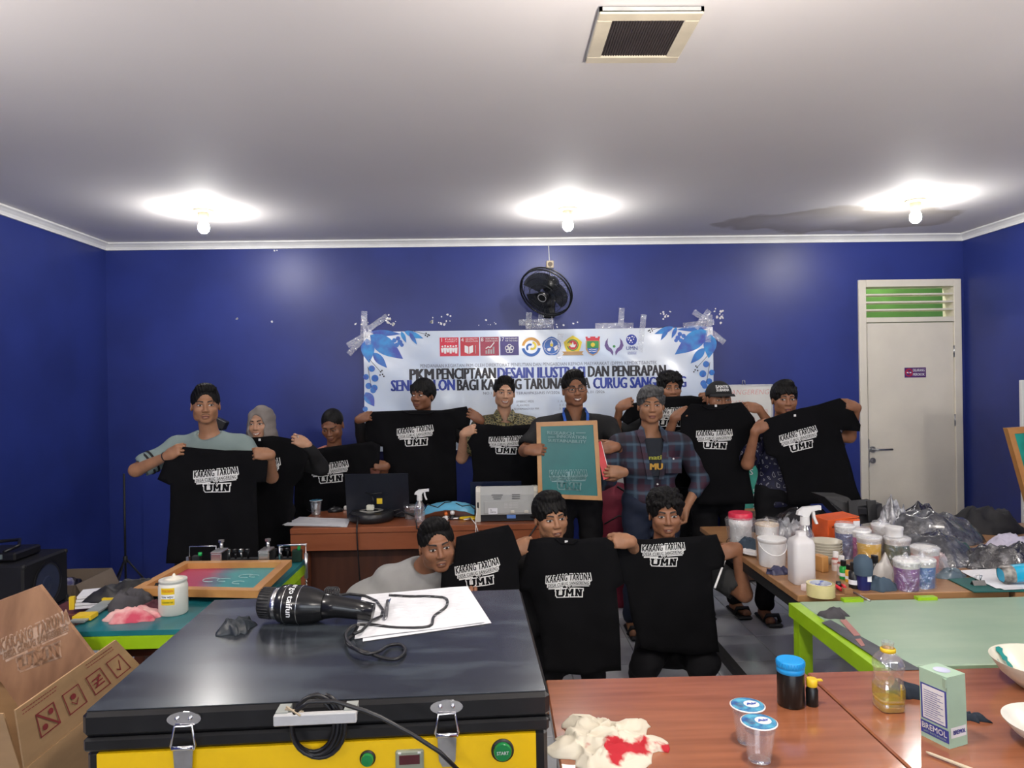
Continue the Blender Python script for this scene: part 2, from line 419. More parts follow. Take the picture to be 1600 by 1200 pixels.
# floor of square tiles over a slab
M_grout = mat('grey_grout', (0.22, 0.22, 0.22), 0.8)
M_tile = mat('pale_floor_tile', (0.52, 0.54, 0.57), 0.16, var=0.06, scale=5)
b = B(); b.box(((XL+XR)/2, (YF+YB)/2, -0.056), (XR-XL, YB-YF, 0.1)); FLOOR = struct(b, 'floor', M_grout)
TS = 0.40
b = B(); b.box((0, 0, 0), (TS-0.006, TS-0.006, 0.008), bev=0.0015); tb = b
tile_me = None; nt_ = 0
ny = int((YB-0.9)/TS)
for j in range(12):
    for i in range(18):
        x = XL+TS*(i+0.5)+0.03; y = YB-TS*(j+0.5)
        if tile_me is None:
            o = tb.build('tile', M_tile, FLOOR); tile_me = o.data
        else: o = rawobj('tile', tile_me, FLOOR)
        o.location = (x, y, -0.004+0.0006*random.random()); nt_ += 1
# cornices
def cornice(name, p0, p1, inn):
    p0, p1, inn = V(p0), V(p1), V(inn); prof = [(0, 0), (0.055, 0), (0.055, -0.012), (0.040, -0.020), (0.022, -0.036), (0.016, -0.050), (0.016, -0.060), (0, -0.060)]
    b = B(); n = len(prof); vs_ = [p+inn*a+V((0, 0, h)) for p in (p0, p1) for a, h in prof]
    b.add(vs_, [(i, (i+1) % n, n+(i+1) % n, n+i) for i in range(n)]+[tuple(range(n))[::-1], tuple(range(n, 2*n))]); struct(b, name, M_white)
e_ = 0.001
cornice('trim_1', (XL, YB-e_, ZC-e_), (XR, YB-e_, ZC-e_), (0, -1, 0))
cornice('trim_2', (XL+e_, YF, ZC-e_), (XL+e_, YB, ZC-e_), (1, 0, 0))
cornice('trim_3', (XR-e_, YF, ZC-e_), (XR-e_, YB, ZC-e_), (-1, 0, 0))
# ---------------- door
D = thing('door_1', 'cream door with louvred vent above it and lever handle', 'door', ((dl+dr_)/2, YB, 0), kind='structure')
del D['category']
b = B(); fw = 0.065; fy = YB-0.02; fd = 0.16
b.box((dl+fw/2, fy+fd/2, dt/2), (fw, fd, dt), bev=0.004); b.box((dr_-fw/2, fy+fd/2, dt/2), (fw, fd, dt), bev=0.004)
b.box(((dl+dr_)/2, fy+fd/2, dt-0.03), (dr_-dl-2*fw, fd, 0.06)); b.box(((dl+dr_)/2, fy+fd/2, d_lt+0.02), (dr_-dl-2*fw, fd, 0.04))
b.build('door_frame', M_cream, D)
b = B(); b.box(((dl+dr_)/2+0.005, YB+0.015, d_lt/2), (dr_-dl-2*fw-0.012, 0.04, d_lt-0.012), bev=0.003); leaf = b.build('door_leaf', M_cream, D)
for k in range(1, 4):
    z = d_lt+0.04+(dt-0.06-d_lt-0.04)*k/4
    b = B(); R = Matrix.Rotation(0.0, 3, 'X'); b.box(((dl+dr_)/2, YB+0.05, z), (dr_-dl-2*fw-0.002, 0.12, 0.014), R=R); b.build('louvre_slat', M_cream, D)
hz = at(1362, 701, YB).z; hx = at(1362, 701, YB).x; hy = YB-0.008
b = B(); b.cyl((hx, hy+0.004, hz), (hx, hy-0.014, hz), 0.026); b.cyl((hx, hy-0.01, hz), (hx, hy-0.055, hz), 0.009)
b.tube([(hx, hy-0.05, hz), (hx+0.03, hy-0.052, hz), (hx+0.15, hy-0.05, hz+0.002)], 0.009); b.build('door_handle', M_steel, leaf)
b = B(); b.cyl((hx, hy+0.004, hz-0.095), (hx, hy-0.014, hz-0.095), 0.024); b.cyl((hx, hy-0.01, hz-0.095), (hx, hy-0.022, hz-0.095), 0.012); b.build('keyhole_plate', M_steel, leaf)
b = B(); b.box((dl+fw+0.006, YB-0.006, hz-0.03), (0.012, 0.012, 0.24)); b.build('strike_plate', M_steel, D)
for py in (548, 655): 
    z = at(1495, py, YB).z; b = B(); b.cyl((dr_-fw-0.002, YB-0.012, z-0.05), (dr_-fw-0.002, YB-0.012, z+0.05), 0.007); b.build('hinge', M_steel, D)
M_purple = mat('purple_sticker', (0.10, 0.03, 0.16), 0.4); M_red = mat('signal_red', (0.55, 0.02, 0.03), 0.4); M_wtext = mat('white_print', (0.82, 0.82, 0.82), 0.5, var=0.02)
S = thing('no_smoking_sticker', 'small purple no smoking sticker reading dilarang merokok stuck on the cream door', 'sticker', (0, 0, 0))
c0 = at(1430, 581, YB-0.006); sw, sh_ = 0.185, 0.085
b = B(); b.box((c0.x, YB-0.0062, c0.z), (sw, 0.002, sh_)); b.build('backing', M_purple, S)
b = B(); n = 24; vs_ = [V((c0.x-0.055+math.cos(2*PI*i/n)*r, YB-0.0078, c0.z+math.sin(2*PI*i/n)*r)) for r in (0.033, 0.026) for i in range(n)]
b.add(vs_, [(i, (i+1) % n, n+(i+1) % n, n+i) for i in range(n)]); b.box((c0.x-0.055, YB-0.0079, c0.z), (0.056, 0.0004, 0.007), R=Matrix.Rotation(0.75, 3, 'Y')); b.build('prohibition_ring', M_red, S)
b = B(); b.box((c0.x-0.055, YB-0.0076, c0.z), (0.04, 0.0004, 0.009)); text(b, 'DILARANG', (c0.x+0.03, YB-0.0078, c0.z+0.018), (1, 0, 0), (0, 0, 1), 0.024, 0.01, width=0.10); text(b, 'MEROKOK', (c0.x+0.03, YB-0.0078, c0.z-0.018), (1, 0, 0), (0, 0, 1), 0.024, 0.01, width=0.10)
b.build('lettering', M_wtext, S)
# green wall of the space behind the louvres
b = B(); b.box((3.5, 6.75, 1.4), (2.4, 0.1, 2.8)); b.box((3.5, 6.4, 2.86), (2.4, 0.8, 0.1)); b.build('wall_outside', M_green_wall, kind='structure')
b = B(); b.box((3.35, 6.69, 2.2), (0.35, 0.02, 1.2)); b.build('trim_4', M_beige, kind='structure')
light('louvre_backlight', 'POINT', (3.6, 6.35, 2.7), 7, (1, 0.95, 0.8), 0.06)  # unseen point light added to brighten the green wall seen through the louvres

# paint chips around the banner
b = B(); rnd = random.Random(3)
for (x0, y0, sx, sy, k) in ((610, 500, 12, 8, 12), (685, 500, 22, 9, 14), (565, 505, 12, 3, 4), (1040, 490, 12, 8, 10), (1125, 492, 12, 12, 14), (770, 505, 18, 6, 6), (880, 505, 60, 4, 6), (370, 497, 3, 2, 3), (425, 502, 1, 1, 1), (430, 390, 3, 1, 2)):
    for _ in range(k):
        p = at(x0+rnd.gauss(0, sx*0.5), y0+rnd.gauss(0, sy*0.5), YB-0.001); r = rnd.uniform(0.003, 0.011)*(1.4 if k > 9 else 1)
        pts = [(p.x+math.cos(a)*r*rnd.uniform(0.5, 1.2), YB+0.0005, p.z+math.sin(a)*r*rnd.uniform(0.5, 1.2)) for a in (0, 1.05, 2.1, 3.14, 4.2, 5.2)]
        b.prism(pts, (0, -0.0022, 0))
b.build('paint_chips', M_white, WB, kind='stuff')

# ---------------- ceiling lamps
M_bulb = mat('lit_bulb', (1.0, 0.97, 0.93), 0.4, emit=BULB_E, var=0.0)
M_sock = mat('ivory_socket', (0.62, 0.52, 0.36), 0.5)
lamp_at = [(318, 328), (887, 325), (1430, 312)]
lab = ['ceiling bulb in ivory holder at the left, above the man in the grey-green shirt', 'ceiling bulb in ivory holder above the wall fan', 'ceiling bulb in ivory holder at the right, above the cream door']
for (px, py), lb in zip(lamp_at, lab):
    p = on(px, py, ZC)
    t = thing('ceiling_lamp', lb, 'lamp', (p.x, p.y, ZC), 'bare bulbs on the ceiling')
    b = B(); b.lathe((p.x, p.y, ZC), [(0.0, -0.020), (0.050, -0.018), (0.068, -0.006), (0.068, 0.0)], 24); b.build('ceiling_rose', M_sock, t)
    b = B(); b.lathe((p.x, p.y, ZC), [(0.0, -0.066), (0.030, -0.066), (0.036, -0.055), (0.038, -0.018)], 20); b.build('bulb_holder', M_sock, t)
    b = B(); b.lathe((p.x, p.y, ZC), [(0.0, -0.158), (0.020, -0.154), (0.034, -0.138), (0.038, -0.118), (0.034, -0.096), (0.022, -0.076), (0.018, -0.066)], 20); b.build('bulb', M_bulb, t)
# two screw holes beside the right lamp
# ---------------- ceiling exhaust grille
p = [on(px, py, ZC-0.05) for px, py in ((938, 31), (1105, 31), (1060, 108), (914, 108))]
x0, x1, y0, y1 = (p[0].x+p[3].x)/2, (p[1].x+p[2].x)/2-0.01, p[3].y, p[0].y
y1, y0 = max(p[3].y, p[0].y), min(p[3].y, p[0].y)
t = thing('ceiling_fan_vent', 'cream square exhaust vent with dark mesh grille set in the ceiling', 'vent', ((x0+x1)/2, (y0+y1)/2, ZC))
M_cream2 = mat('yellowed_plastic', (0.70, 0.63, 0.48), 0.45, var=0.1, scale=8)
z0 = ZC-0.028; fwv = 0.05
b = B()
for (a, c, d, e) in ((x0, x1, y0, y0+fwv), (x0, x1, y1-fwv, y1), (x0, x0+fwv, y0+fwv, y1-fwv), (x1-fwv, x1, y0+fwv, y1-fwv)):
    b.box(((a+c)/2, (d+e)/2, z0+0.006), (c-a, e-d, 0.012), bev=0.003)
b.build('frame', M_cream2, t)
b = B()
for (a, c, d, e) in ((x0, x1, y0, y0+0.01), (x0, x1, y1-0.01, y1), (x0, x0+0.01, y0, y1), (x1-0.01, x1, y0, y1)): b.box(((a+c)/2, (d+e)/2, (z0+ZC)/2), (c-a, e-d, ZC-z0-0.012))
b.build('housing', mat('grey_vent_side', (0.45, 0.45, 0.43), 0.5), t)
b = B(); b.box(((x0+x1)/2, (y0+y1)/2, ZC-0.004), (x1-x0-0.02, y1-y0-0.02, 0.006)); b.build('cavity_shade_sheet', mat('cavity_shade_sheet', (0.01, 0.009, 0.009), 0.8), t)  # near-black sheet painting in the shade of the hollow behind the mesh
b = B(); nx = 26
M_mesh = mat('brown_mesh', (0.05, 0.04, 0.04), 0.6)
for i in range(nx+1):
    x = x0+fwv+(x1-x0-2*fwv)*i/nx; b.box((x, (y0+y1)/2, z0+0.010), (0.0035, y1-y0-2*fwv, 0.010))
for i in range(nx+1):
    y = y0+fwv+(y1-y0-2*fwv)*i/nx; b.box(((x0+x1)/2, y, z0+0.013), (x1-x0-2*fwv, 0.0035, 0.010))
b.build('mesh_grille', M_mesh, t, kind='stuff')

# ---------------- socket and wall fan
p = at(859, 413, YB)
t = thing('wall_socket', 'ivory square power socket high on the blue wall above the fan', 'socket', (p.x, YB, p.z))
b = B(); b.box((p.x, YB-0.02, p.z), (0.062, 0.04, 0.062), bev=0.006); b.build('casing', M_sock, t)
b = B(); b.cyl((p.x, YB-0.042, p.z), (p.x, YB-0.038, p.z), 0.02); b.build('outlet', mat('brown_outlet', (0.12, 0.08, 0.05), 0.5), t)
b = B(); b.tube([(p.x-0.008, YB-0.006, ZC-0.06), (p.x-0.004, YB-0.006, p.z+0.03)], 0.004, 6); b.build('feed_cable', M_white, t)
fc = at(852, 457, 5.62)
t = thing('wall_fan', 'black oscillating wall fan tilted downward above the banner', 'fan', (fc.x, YB, fc.z))
ax = V((-0.42, -0.66, -0.62)).normalized()   # where the fan faces
M_fan = mat('black_fan_plastic', (0.010, 0.011, 0.012), 0.3); M_blade = mat('smoked_blade', (0.030, 0.034, 0.045), 0.25, alpha=0.8)
b = B(); Rf = 0.215
u = ax.cross(V((0, 0, 1))).normalized(); q = ax.cross(u)
def ring(r, off, n=48): return [fc+ax*off+(u*math.cos(2*PI*i/n)+q*math.sin(2*PI*i/n))*r for i in range(n)]
b.tube(ring(Rf, 0), 0.0075, 8, True); b.tube(ring(Rf, -0.03), 0.006, 6, True)
for r, o_ in ((0.165, 0.045), (0.115, 0.058), (0.17, -0.06), (0.1, -0.075)): b.tube(ring(r, o_, 36), 0.0022, 4, True)
b.build('guard_ring', M_fan, t)
b = B(); n = 84
for i in range(n):
    a = 2*PI*i/n; d = u*math.cos(a)+q*math.sin(a); d2 = u*math.cos(a+0.12)+q*math.sin(a+0.12)
    b.tube([fc+ax*0.062+d2*0.045, fc+ax*0.056+d2*0.10, fc+ax*0.045+d*0.165, fc+ax*0.022+d*0.205, fc+d*Rf], 0.0013, 3)
    if i % 2: b.tube([fc-ax*0.085+d*0.06, fc-ax*0.06+d*0.17, fc-ax*0.03+d*Rf], 0.0013, 3)
b.build('guard_wires', M_fan, t, kind='stuff')
b = B(); b.lathe(fc, [(0.0, 0.072), (0.040, 0.070), (0.048, 0.060), (0.048, 0.052), (0.0, 0.050)], 24, ax); cap = b.build('centre_badge', M_fan, t)
b = B(); b.lathe(fc, [(0.030, 0.0725), (0.033, 0.0735), (0.036, 0.0722)], 24, ax); b.build('badge_ring', mat('silver_paint', (0.35, 0.35, 0.37), 0.4), cap)
for k in range(3):
    b = B(); vs_, fs = [], []
    for i in range(7):
        for j in range(6):
            a = 2*PI*k/3+(i/6)*1.5; r = 0.045+0.145*j/5*(1-0.25*(abs(i/6-0.6))**2)
            vs_.append(fc+(u*math.cos(a)+q*math.sin(a))*r+ax*(0.03*(i/6-0.5)+0.005))
    n0 = len(vs_); vs_ += [v-ax*0.0025 for v in vs_]
    for i in range(6):
        for j in range(5):
            a = i*6+j; fs += [(a, a+1, a+7, a+6), (n0+a, n0+a+6, n0+a+7, n0+a+1)]
    b.add(vs_, fs, True); b.build('blade', M_blade, t)
b = B(); b.lathe(fc, [(0.0, -0.19), (0.045, -0.185), (0.062, -0.16), (0.068, -0.12), (0.062, -0.08), (0.04, -0.06), (0.0, -0.06)], 24, ax)
mc = fc-ax*0.13; b.build('motor_housing', M_fan, t)
b = B(); b.tube([mc, mc+V((0, 0.04, -0.09)), (mc.x, YB-0.05, fc.z-0.06), (mc.x, YB-0.01, fc.z-0.06)], 0.022, 10); b.build('neck', M_fan, t)
b = B(); b.box((mc.x, YB-0.02, fc.z-0.08), (0.10, 0.038, 0.17), bev=0.01); b.build('wall_bracket', M_fan, t)
b = B(); b.tube([(p.x-0.002, YB-0.045, p.z-0.02), (p.x, YB-0.03, p.z-0.10), (mc.x-0.01, YB-0.02, p.z-0.25), (mc.x, YB-0.03, fc.z-0.02)], 0.004, 6); b.build('power_cord', mat('grey_cord', (0.35, 0.35, 0.36), 0.5), t)
z_ = fc.z-0.15; b = B(); b.tube([(mc.x+0.02, YB-0.04, z_), (mc.x+0.035, YB-0.03, z_-0.13), (mc.x+0.05, YB-0.028, z_-0.3)], 0.0018, 5); b.build('pull_string', M_white, t)

# ---------------- whiteboard, behind the group
a, c = at(940, 600, 5.93), at(1207, 598, 5.93)
wz1, wz0 = at(1160, 601, 5.93).z, at(1160, 795, 5.93).z-0.02
M_wb = mat('whiteboard', (0.74, 0.74, 0.70), 0.25, var=0.04, scale=3); M_redink = mat('red_marker', (0.72, 0.25, 0.22), 0.6)
t = thing('whiteboard', 'large whiteboard with faint red marker notes on the blue wall behind the group', 'whiteboard', ((a.x+c.x)/2, 5.96, wz0))
b = B(); b.box(((a.x+c.x)/2, 5.965, (wz0+wz1)/2), (c.x-a.x, 0.02, wz1-wz0)); b.build('board', M_wb, t)
b = B(); cx = (a.x+c.x)/2
for (dx, z, sx, sz) in ((0, wz1, c.x-a.x+0.02, 0.012), (0, wz0, c.x-a.x+0.02, 0.012)): b.box((cx, 5.963, z), (sx, 0.03, sz))
for x in (a.x-0.004, c.x+0.004): b.box((x, 5.963, (wz0+wz1)/2), (0.012, 0.03, wz1-wz0))
b.build('frame', mat('aluminium_edge', (0.6, 0.6, 0.6), 0.35, 0.8), t)
b = B()
for s_, px, py, h_ in (('SANGERENG"', 1172, 612, 0.045), ('MZIB', 1190, 642, 0.035), ('DATA', 1152, 628, 0.03), ('RENCANA', 1160, 655, 0.035)):
    text(b, s_, at(px, py, 5.953), (1, 0, 0), (0, 0, 1), h_, -0.02, 0.2)
b.build('marker_notes', M_redink, t)
for px in (1162,):
    q_ = at(px, 597, 5.94); b = B(); b.tube([q_+V((-0.012, 0, -0.02)), q_+V((-0.008, 0, 0.02)), q_+V((0.008, 0, 0.02)), q_+V((0.012, 0, -0.02))], 0.004, 6); b.build('hanger', M_steel, t)

# ---------------- banner
BY = 5.93
bl, br = at(569, 600, BY).x, at(1115, 600, BY).x
bt, bb = at(840, 514, BY).z, at(840, 700, BY).z
def bwave(x, z):
    return 0.010*math.sin(x*3.1+z*2.0)*math.sin(z*4.0+1)+0.004*math.sin(x*9+z*13)+0.006*math.sin((x+z)*5)
BAN = thing('banner', 'wide white printed banner with blue leaves and logos taped to the blue wall', 'banner', ((bl+br)/2, BY, bb))
M_ban = mat('banner_vinyl', (0.66, 0.72, 0.80), 0.22, col2=(0.52, 0.62, 0.78), scale=1.6, thresh=(0.4, 0.62), bump=0.004, bscale=6, coat=0.3)
nx, nz_ = 90, 32
vs_ = [V((bl+(br-bl)*i/nx, BY-bwave(bl+(br-bl)*i/nx, bb+(bt-bb)*j/nz_)+dy, bb+(bt-bb)*j/nz_)) for dy in (0, 0.0012) for j in range(nz_+1) for i in range(nx+1)]
N0 = (nx+1)*(nz_+1); fs = []
for j in range(nz_):
    for i in range(nx):
        q0 = j*(nx+1)+i; fs += [(q0, q0+1, q0+nx+2, q0+nx+1), (N0+q0, N0+q0+nx+1, N0+q0+nx+2, N0+q0+1)]
b = B(); b.add(vs_, fs, True); b.build('vinyl_sheet', M_ban, BAN)
def on_banner(b, lift=0.002):
    for v in b.v: v.y = BY-bwave(v.x, v.z)-lift-(v.y-BY)*0
    return b
M_ink = mat('black_ink', (0.015, 0.013, 0.02), 0.4); M_bink = mat('blue_ink', (0.02, 0.045, 0.32), 0.35)
M_indigo = mat('indigo_leaf', (0.03, 0.05, 0.36), 0.35, col2=(0.02, 0.22, 0.62), scale=7); M_cyan = mat('cyan_leaf', (0.02, 0.30, 0.68), 0.35, col2=(0.04, 0.07, 0.42), scale=9)
EX, EZ = V((1, 0, 0)), V((0, 0, 1)); PXM = F/BY
def btxt(b, s_, x0, x1, y, hpx, off=0.0, sh=0.0, fat=0.0):
    c = at((x0+x1)/2, y, BY); text(b, s_, c, EX, EZ, hpx/PXM, off, sh, width=(x1-x0)/PXM, fat=fat)
for s_, x0, x1, y in (('PKM', 641, 677, 585), ('PENCIPTAAN', 683, 774, 583.7), ('DAN PENERAPAN', 919, 1040, 579.5), ('BAGI KARANG TARUNA DESA', 715, 922, 600)): b = B(); btxt(b, s_, x0, x1, y, 18, 0.0, fat=0.065); on_banner(b); b.build('title_lettering', M_ink, BAN)
for s_, x0, x1, y in (('DESAIN ILUSTRASI', 778, 914, 582), ('SENI SABLON', 612, 710, 602), ('CURUG SANGERENG', 927, 1072, 597.5)): b = B(); btxt(b, s_, x0, x1, y, 18, 0.0, fat=0.065); on_banner(b); b.build('title_lettering', M_bink, BAN)
b = B(); M_gink = mat('grey_ink', (0.16, 0.17, 0.22), 0.5)
btxt(b, 'PENDANAAN KEGIATAN PKM OLEH DIREKTORAT PENELITIAN DAN PENGABDIAN KEPADA MASYARAKAT (DPPM) KEMDIKTISAINTEK', 657, 1027, 568.5, 5.5)
btxt(b, 'NO.1', 755, 768, 613.5, 4.5); btxt(b, 'TERAHPKSI-RIS IV/2026', 806, 875, 613, 4.5); btxt(b, '06.01 /2026', 914, 945, 611.5, 4.5)
for s_, x0, x1, y in (('EMBRIC MDS', 807, 834, 626.5), ('ALAN MDS', 807, 827, 632.5), ('NOFIRMANSYAH MM', 803, 842, 638), ('1. A. BOI', 872, 890, 626), ('2. C.V', 874, 886, 632), ('3. L.M', 874, 886, 637.5)): btxt(b, s_, x0, x1, y, 3.6)
on_banner(b); b.build('small_print', M_gink, BAN, kind='stuff')
# SDG squares and icons
sq = [((702, 541), 'red_square_one', (0.62, 0.015, 0.05), '1', 'NO', 'POVERTY'), ((734, 540.5), 'red_square_four', (0.50, 0.012, 0.035), '4', 'QUALITY', 'EDUCATION'), ((765, 540), 'crimson_square_eight', (0.33, 0.01, 0.05), '8', 'DECENT WORK AND', 'ECONOMIC GROWTH'), ((796, 539.5), 'indigo_square_seventeen', (0.05, 0.03, 0.20), '17', 'PARTNERSHIPS', 'FOR THE GOALS')]
ic = B()
for k, ((px, py), nm, col, num, l1, l2) in enumerate(sq):
    c = at(px, py, BY); s_ = 14.6/PXM
    b = B(); g_ = 8; b.add([V((c.x+s_*(-1+2*i_/g_), 0, c.z+s_*(-1+2*j_/g_))) for j_ in range(g_+1) for i_ in range(g_+1)], [(j_*(g_+1)+i_, j_*(g_+1)+i_+1, (j_+1)*(g_+1)+i_+1, (j_+1)*(g_+1)+i_) for j_ in range(g_) for i_ in range(g_)]); on_banner(b, 0.002); b.build('goal_square', mat(nm, col, 0.35), BAN)
    text(ic, num, c+V((-s_*0.78, 0, s_*0.70)), EX, EZ, s_*0.42, 0.0); 
    text(ic, l1, c+V((s_*0.22, 0, s_*0.80)), EX, EZ, s_*0.17, width=s_*1.3); text(ic, l2, c+V((s_*0.22, 0, s_*0.55)), EX, EZ, s_*0.17, width=s_*1.3)
    z = c.z-s_*0.3
    if k == 0:
        for i in range(6):
            x = c.x+s_*(-0.72+0.29*i); hh = s_*(0.30 if i % 2 == 0 else 0.42)
            ic.add([V((x-0.008, 0, z-hh)), V((x+0.008, 0, z-hh)), V((x+0.012, 0, z+hh*0.5)), V((x-0.012, 0, z+hh*0.5))], [(0, 1, 2, 3)])
            ic.add([V((x+0.008*math.cos(a), 0, z+hh*0.5+0.014+0.008*math.sin(a))) for a in [i_*PI/4 for i_ in range(8)]], [tuple(range(8))])
    elif k == 1:
        for sgn in (-1, 1): ic.add([V((c.x+sgn*0.003-0.008, 0, z-s_*0.5)), V((c.x-0.008+sgn*s_*0.45, 0, z-s_*0.3)), V((c.x-0.008+sgn*s_*0.45, 0, z+s_*0.45)), V((c.x-0.008+sgn*0.003, 0, z+s_*0.28))], [(0, 1, 2, 3)])
        ic.box((c.x+s_*0.62, 0, z), (0.006, 0, s_*0.9))
    elif k == 2:
        for i, hh in enumerate((0.35, 0.5, 0.45, 0.75)): ic.box((c.x+s_*(-0.36+0.26*i), 0, z-s_*0.5+s_*hh/2), (s_*0.18, 0, s_*hh))
        pts = [(-0.42, 0.05), (-0.15, 0.25), (0.05, 0.15), (0.5, 0.7)]
        for a, c2 in zip(pts[:-1], pts[1:]):
            A, C2 = V((c.x+a[0]*s_, 0, z+a[1]*s_)), V((c.x+c2[0]*s_, 0, z+c2[1]*s_)); d = (C2-A).normalized(); nn = V((-d.z, 0, d.x))*0.004; ic.add([A-nn, C2-nn, C2+nn, A+nn], [(0, 1, 2, 3)])
    else:
        for i in range(5):
            a = PI/2+2*PI*i/5; cc = V((c.x+math.cos(a)*s_*0.26, 0, z+math.sin(a)*s_*0.26)); n = 18
            ic.add([cc+V((math.cos(2*PI*j/n)*r, 0, math.sin(2*PI*j/n)*r)) for r in (s_*0.24, s_*0.17) for j in range(n)], [(j, (j+1) % n, n+(j+1) % n, n+j) for j in range(n)])
on_banner(ic, 0.0032); ic.build('goal_icons', M_wtext, BAN)
def disc(b, c, r0, r1=0.0, a0=0.0, a1=2*PI, n=28, sx=1.0):
    if r1 <= 0: b.add([V((c.x, 0, c.z))]+[V((c.x+math.cos(a0+(a1-a0)*i/n)*r0*sx, 0, c.z+math.sin(a0+(a1-a0)*i/n)*r0)) for i in range(n+1)], [(0, i+1, i+2) for i in range(n)])
    else: b.add([V((c.x+math.cos(a0+(a1-a0)*i/n)*r*sx, 0, c.z+math.sin(a0+(a1-a0)*i/n)*r)) for r in (r0, r1) for i in range(n+1)], [(i, i+1, n+2+i, n+1+i) for i in range(n)])
def flat(b, pts, c): b.add([V((c.x+x/PXM, 0, c.z+z/PXM)) for x, z in pts], [tuple(range(len(pts)))])
def layer(fn, nm, m, lift=0.003):
    b = B(); fn(b); on_banner(b, lift); b.build(nm, m, BAN)
M_org = mat('logo_orange', (0.75, 0.38, 0.08), 0.4); M_yel = mat('logo_yellow', (0.80, 0.62, 0.04), 0.4); M_lblue = mat('logo_blue', (0.03, 0.13, 0.45), 0.4); M_lred = mat('logo_red', (0.55, 0.03, 0.05), 0.4); M_lgreen = mat('logo_green', (0.03, 0.25, 0.06), 0.4); M_lpurp = mat('logo_purple', (0.13, 0.08, 0.25), 0.4); M_gold = mat('logo_gold', (0.50, 0.30, 0.12), 0.4)
c = at(830, 541, BY); r = 15/PXM
layer(lambda b: disc(b, c, r, r*0.70, 0.15, PI-0.15), 'round_logo', M_org); layer(lambda b: disc(b, c, r, r*0.70, PI+0.15, 2*PI-0.15), 'round_logo', M_lblue)
layer(lambda b: disc(b, c+V((0.01, 0, 0.01)), r*0.45, r*0.22, -2.2, 1.5), 'round_logo', M_yel); layer(lambda b: disc(b, c+V((-0.01, 0, -0.005)), r*0.42, r*0.2, 1.0, 4.0), 'round_logo', M_lblue, 0.0036)
c2_ = at(862, 540, BY)
layer(lambda b: b.add([V((c2_.x+math.cos(PI/2+2*PI*i/5+da)*r*rr, 0, c2_.z+math.sin(PI/2+2*PI*i/5+da)*r*rr)) for i in range(5) for da, rr in ((0, 1.02), (0.3, 0.98), (0.63, 0.92), (0.95, 0.98))], [tuple(range(20))]), 'university_emblem', M_lblue)
layer(lambda b: [flat(b, [(0, 10), (2.5, 5), (2, -2), (9, 2), (10, -4), (4, -8), (0, -5), (-4, -8), (-10, -4), (-9, 2), (-2, -2), (-2.5, 5)], c2_), disc(b, c2_, r*0.82, r*0.78)], 'university_emblem', M_wtext, 0.0036)
layer(lambda b: disc(b, c2_+V((0, 0, 0.01)), r*0.16), 'university_emblem', M_yel, 0.0042)
c3_ = at(895, 540, BY)
layer(lambda b: [b.add([V((c3_.x+math.cos(PI/2+2*PI*i/10)*r*rr, 0, c3_.z+0.01+math.sin(PI/2+2*PI*i/10)*r*rr)) for i in range(10) for rr in (((1.0 if i % 2 == 0 else 0.86)),)], [tuple(range(10))])], 'youth_group_crest', M_yel)
layer(lambda b: disc(b, c3_+V((0, 0, 0.01)), r*0.6, r*0.5), 'youth_group_crest', M_lgreen, 0.0036); layer(lambda b: disc(b, c3_+V((0, 0, 0.01)), r*0.48), 'youth_group_crest', M_lred, 0.0036)
layer(lambda b: flat(b, [(0, 6), (1.5, 1), (5, 1), (3, -3), (-3, -3), (-5, 1), (-1.5, 1)], c3_+V((0, 0, 0.008))), 'youth_group_crest', M_wtext, 0.0042)
layer(lambda b: flat(b, [(-17, -8), (17, -8), (14, -11), (17, -14), (-17, -14), (-14, -11)], c3_), 'youth_group_crest', M_gold, 0.0042)
c4_ = at(926, 540, BY)
layer(lambda b: flat(b, [(-11.5, 15), (-8, 15), (-8, 13), (-4, 13), (-4, 15), (0, 15), (4, 15), (4, 13), (8, 13), (8, 15), (11.5, 15), (10, 8.5), (-10, 8.5)][::1], c4_), 'district_crest', M_lred)
layer(lambda b: flat(b, [(-11, 8.5), (11, 8.5), (11, -5), (7, -11), (0, -15), (-7, -11), (-11, -5)], c4_), 'district_crest', M_gold)
layer(lambda b: flat(b, [(-9, 8), (9, 8), (9, -3), (-9, -3)], c4_), 'district_crest', M_lgreen, 0.0036)
layer(lambda b: flat(b, [(-9, -3), (9, -3), (6, -10), (0, -13), (-6, -10)], c4_), 'district_crest', M_lblue, 0.0036)
layer(lambda b: [disc(b, c4_+V((0, 0, 0.012)), r*0.22)], 'district_crest', M_yel, 0.0042)
layer(lambda b: [flat(b, [(-6, -5-k), (-2, -4-k), (2, -5-k), (6, -4-k), (6, -5-k), (2, -6-k), (-2, -5-k), (-6, -6-k)], c4_) for k in (0, 3)], 'district_crest', M_wtext, 0.0042)
c5_ = at(959, 540, BY)
for sg in (-1, 1): layer(lambda b: flat(b, [(sg*x, z) for x, z in ((9, 13), (13, 8), (15, 1), (12, -5), (6, -9), (2, -15), (1.5, -9), (4, -4), (8, -1), (10, 4), (10, 9))], c5_), 'cupped_hands_logo', M_lpurp)
layer(lambda b: disc(b, c5_+V((0, 0, -0.002)), r*0.14), 'cupped_hands_logo', M_lgreen)
c6_ = at(987, 540, BY)
layer(lambda b: disc(b, at(986.5, 530, BY), 8.5/PXM), 'globe_logo', M_bink)
layer(lambda b: [disc(b, at(986.5+dx, 530+dy, BY), 0.006*k, n=8) for dx, dy, k in ((-3, -3, 1.2), (1, -5, 1), (-5, 0, 1), (-1, 1, 1.4), (3, -1, 0.8), (-3, 4, 0.8), (-6, -3, 0.9), (4, -4, .7), (1, 4, .7))], 'globe_logo', M_wtext, 0.0036)
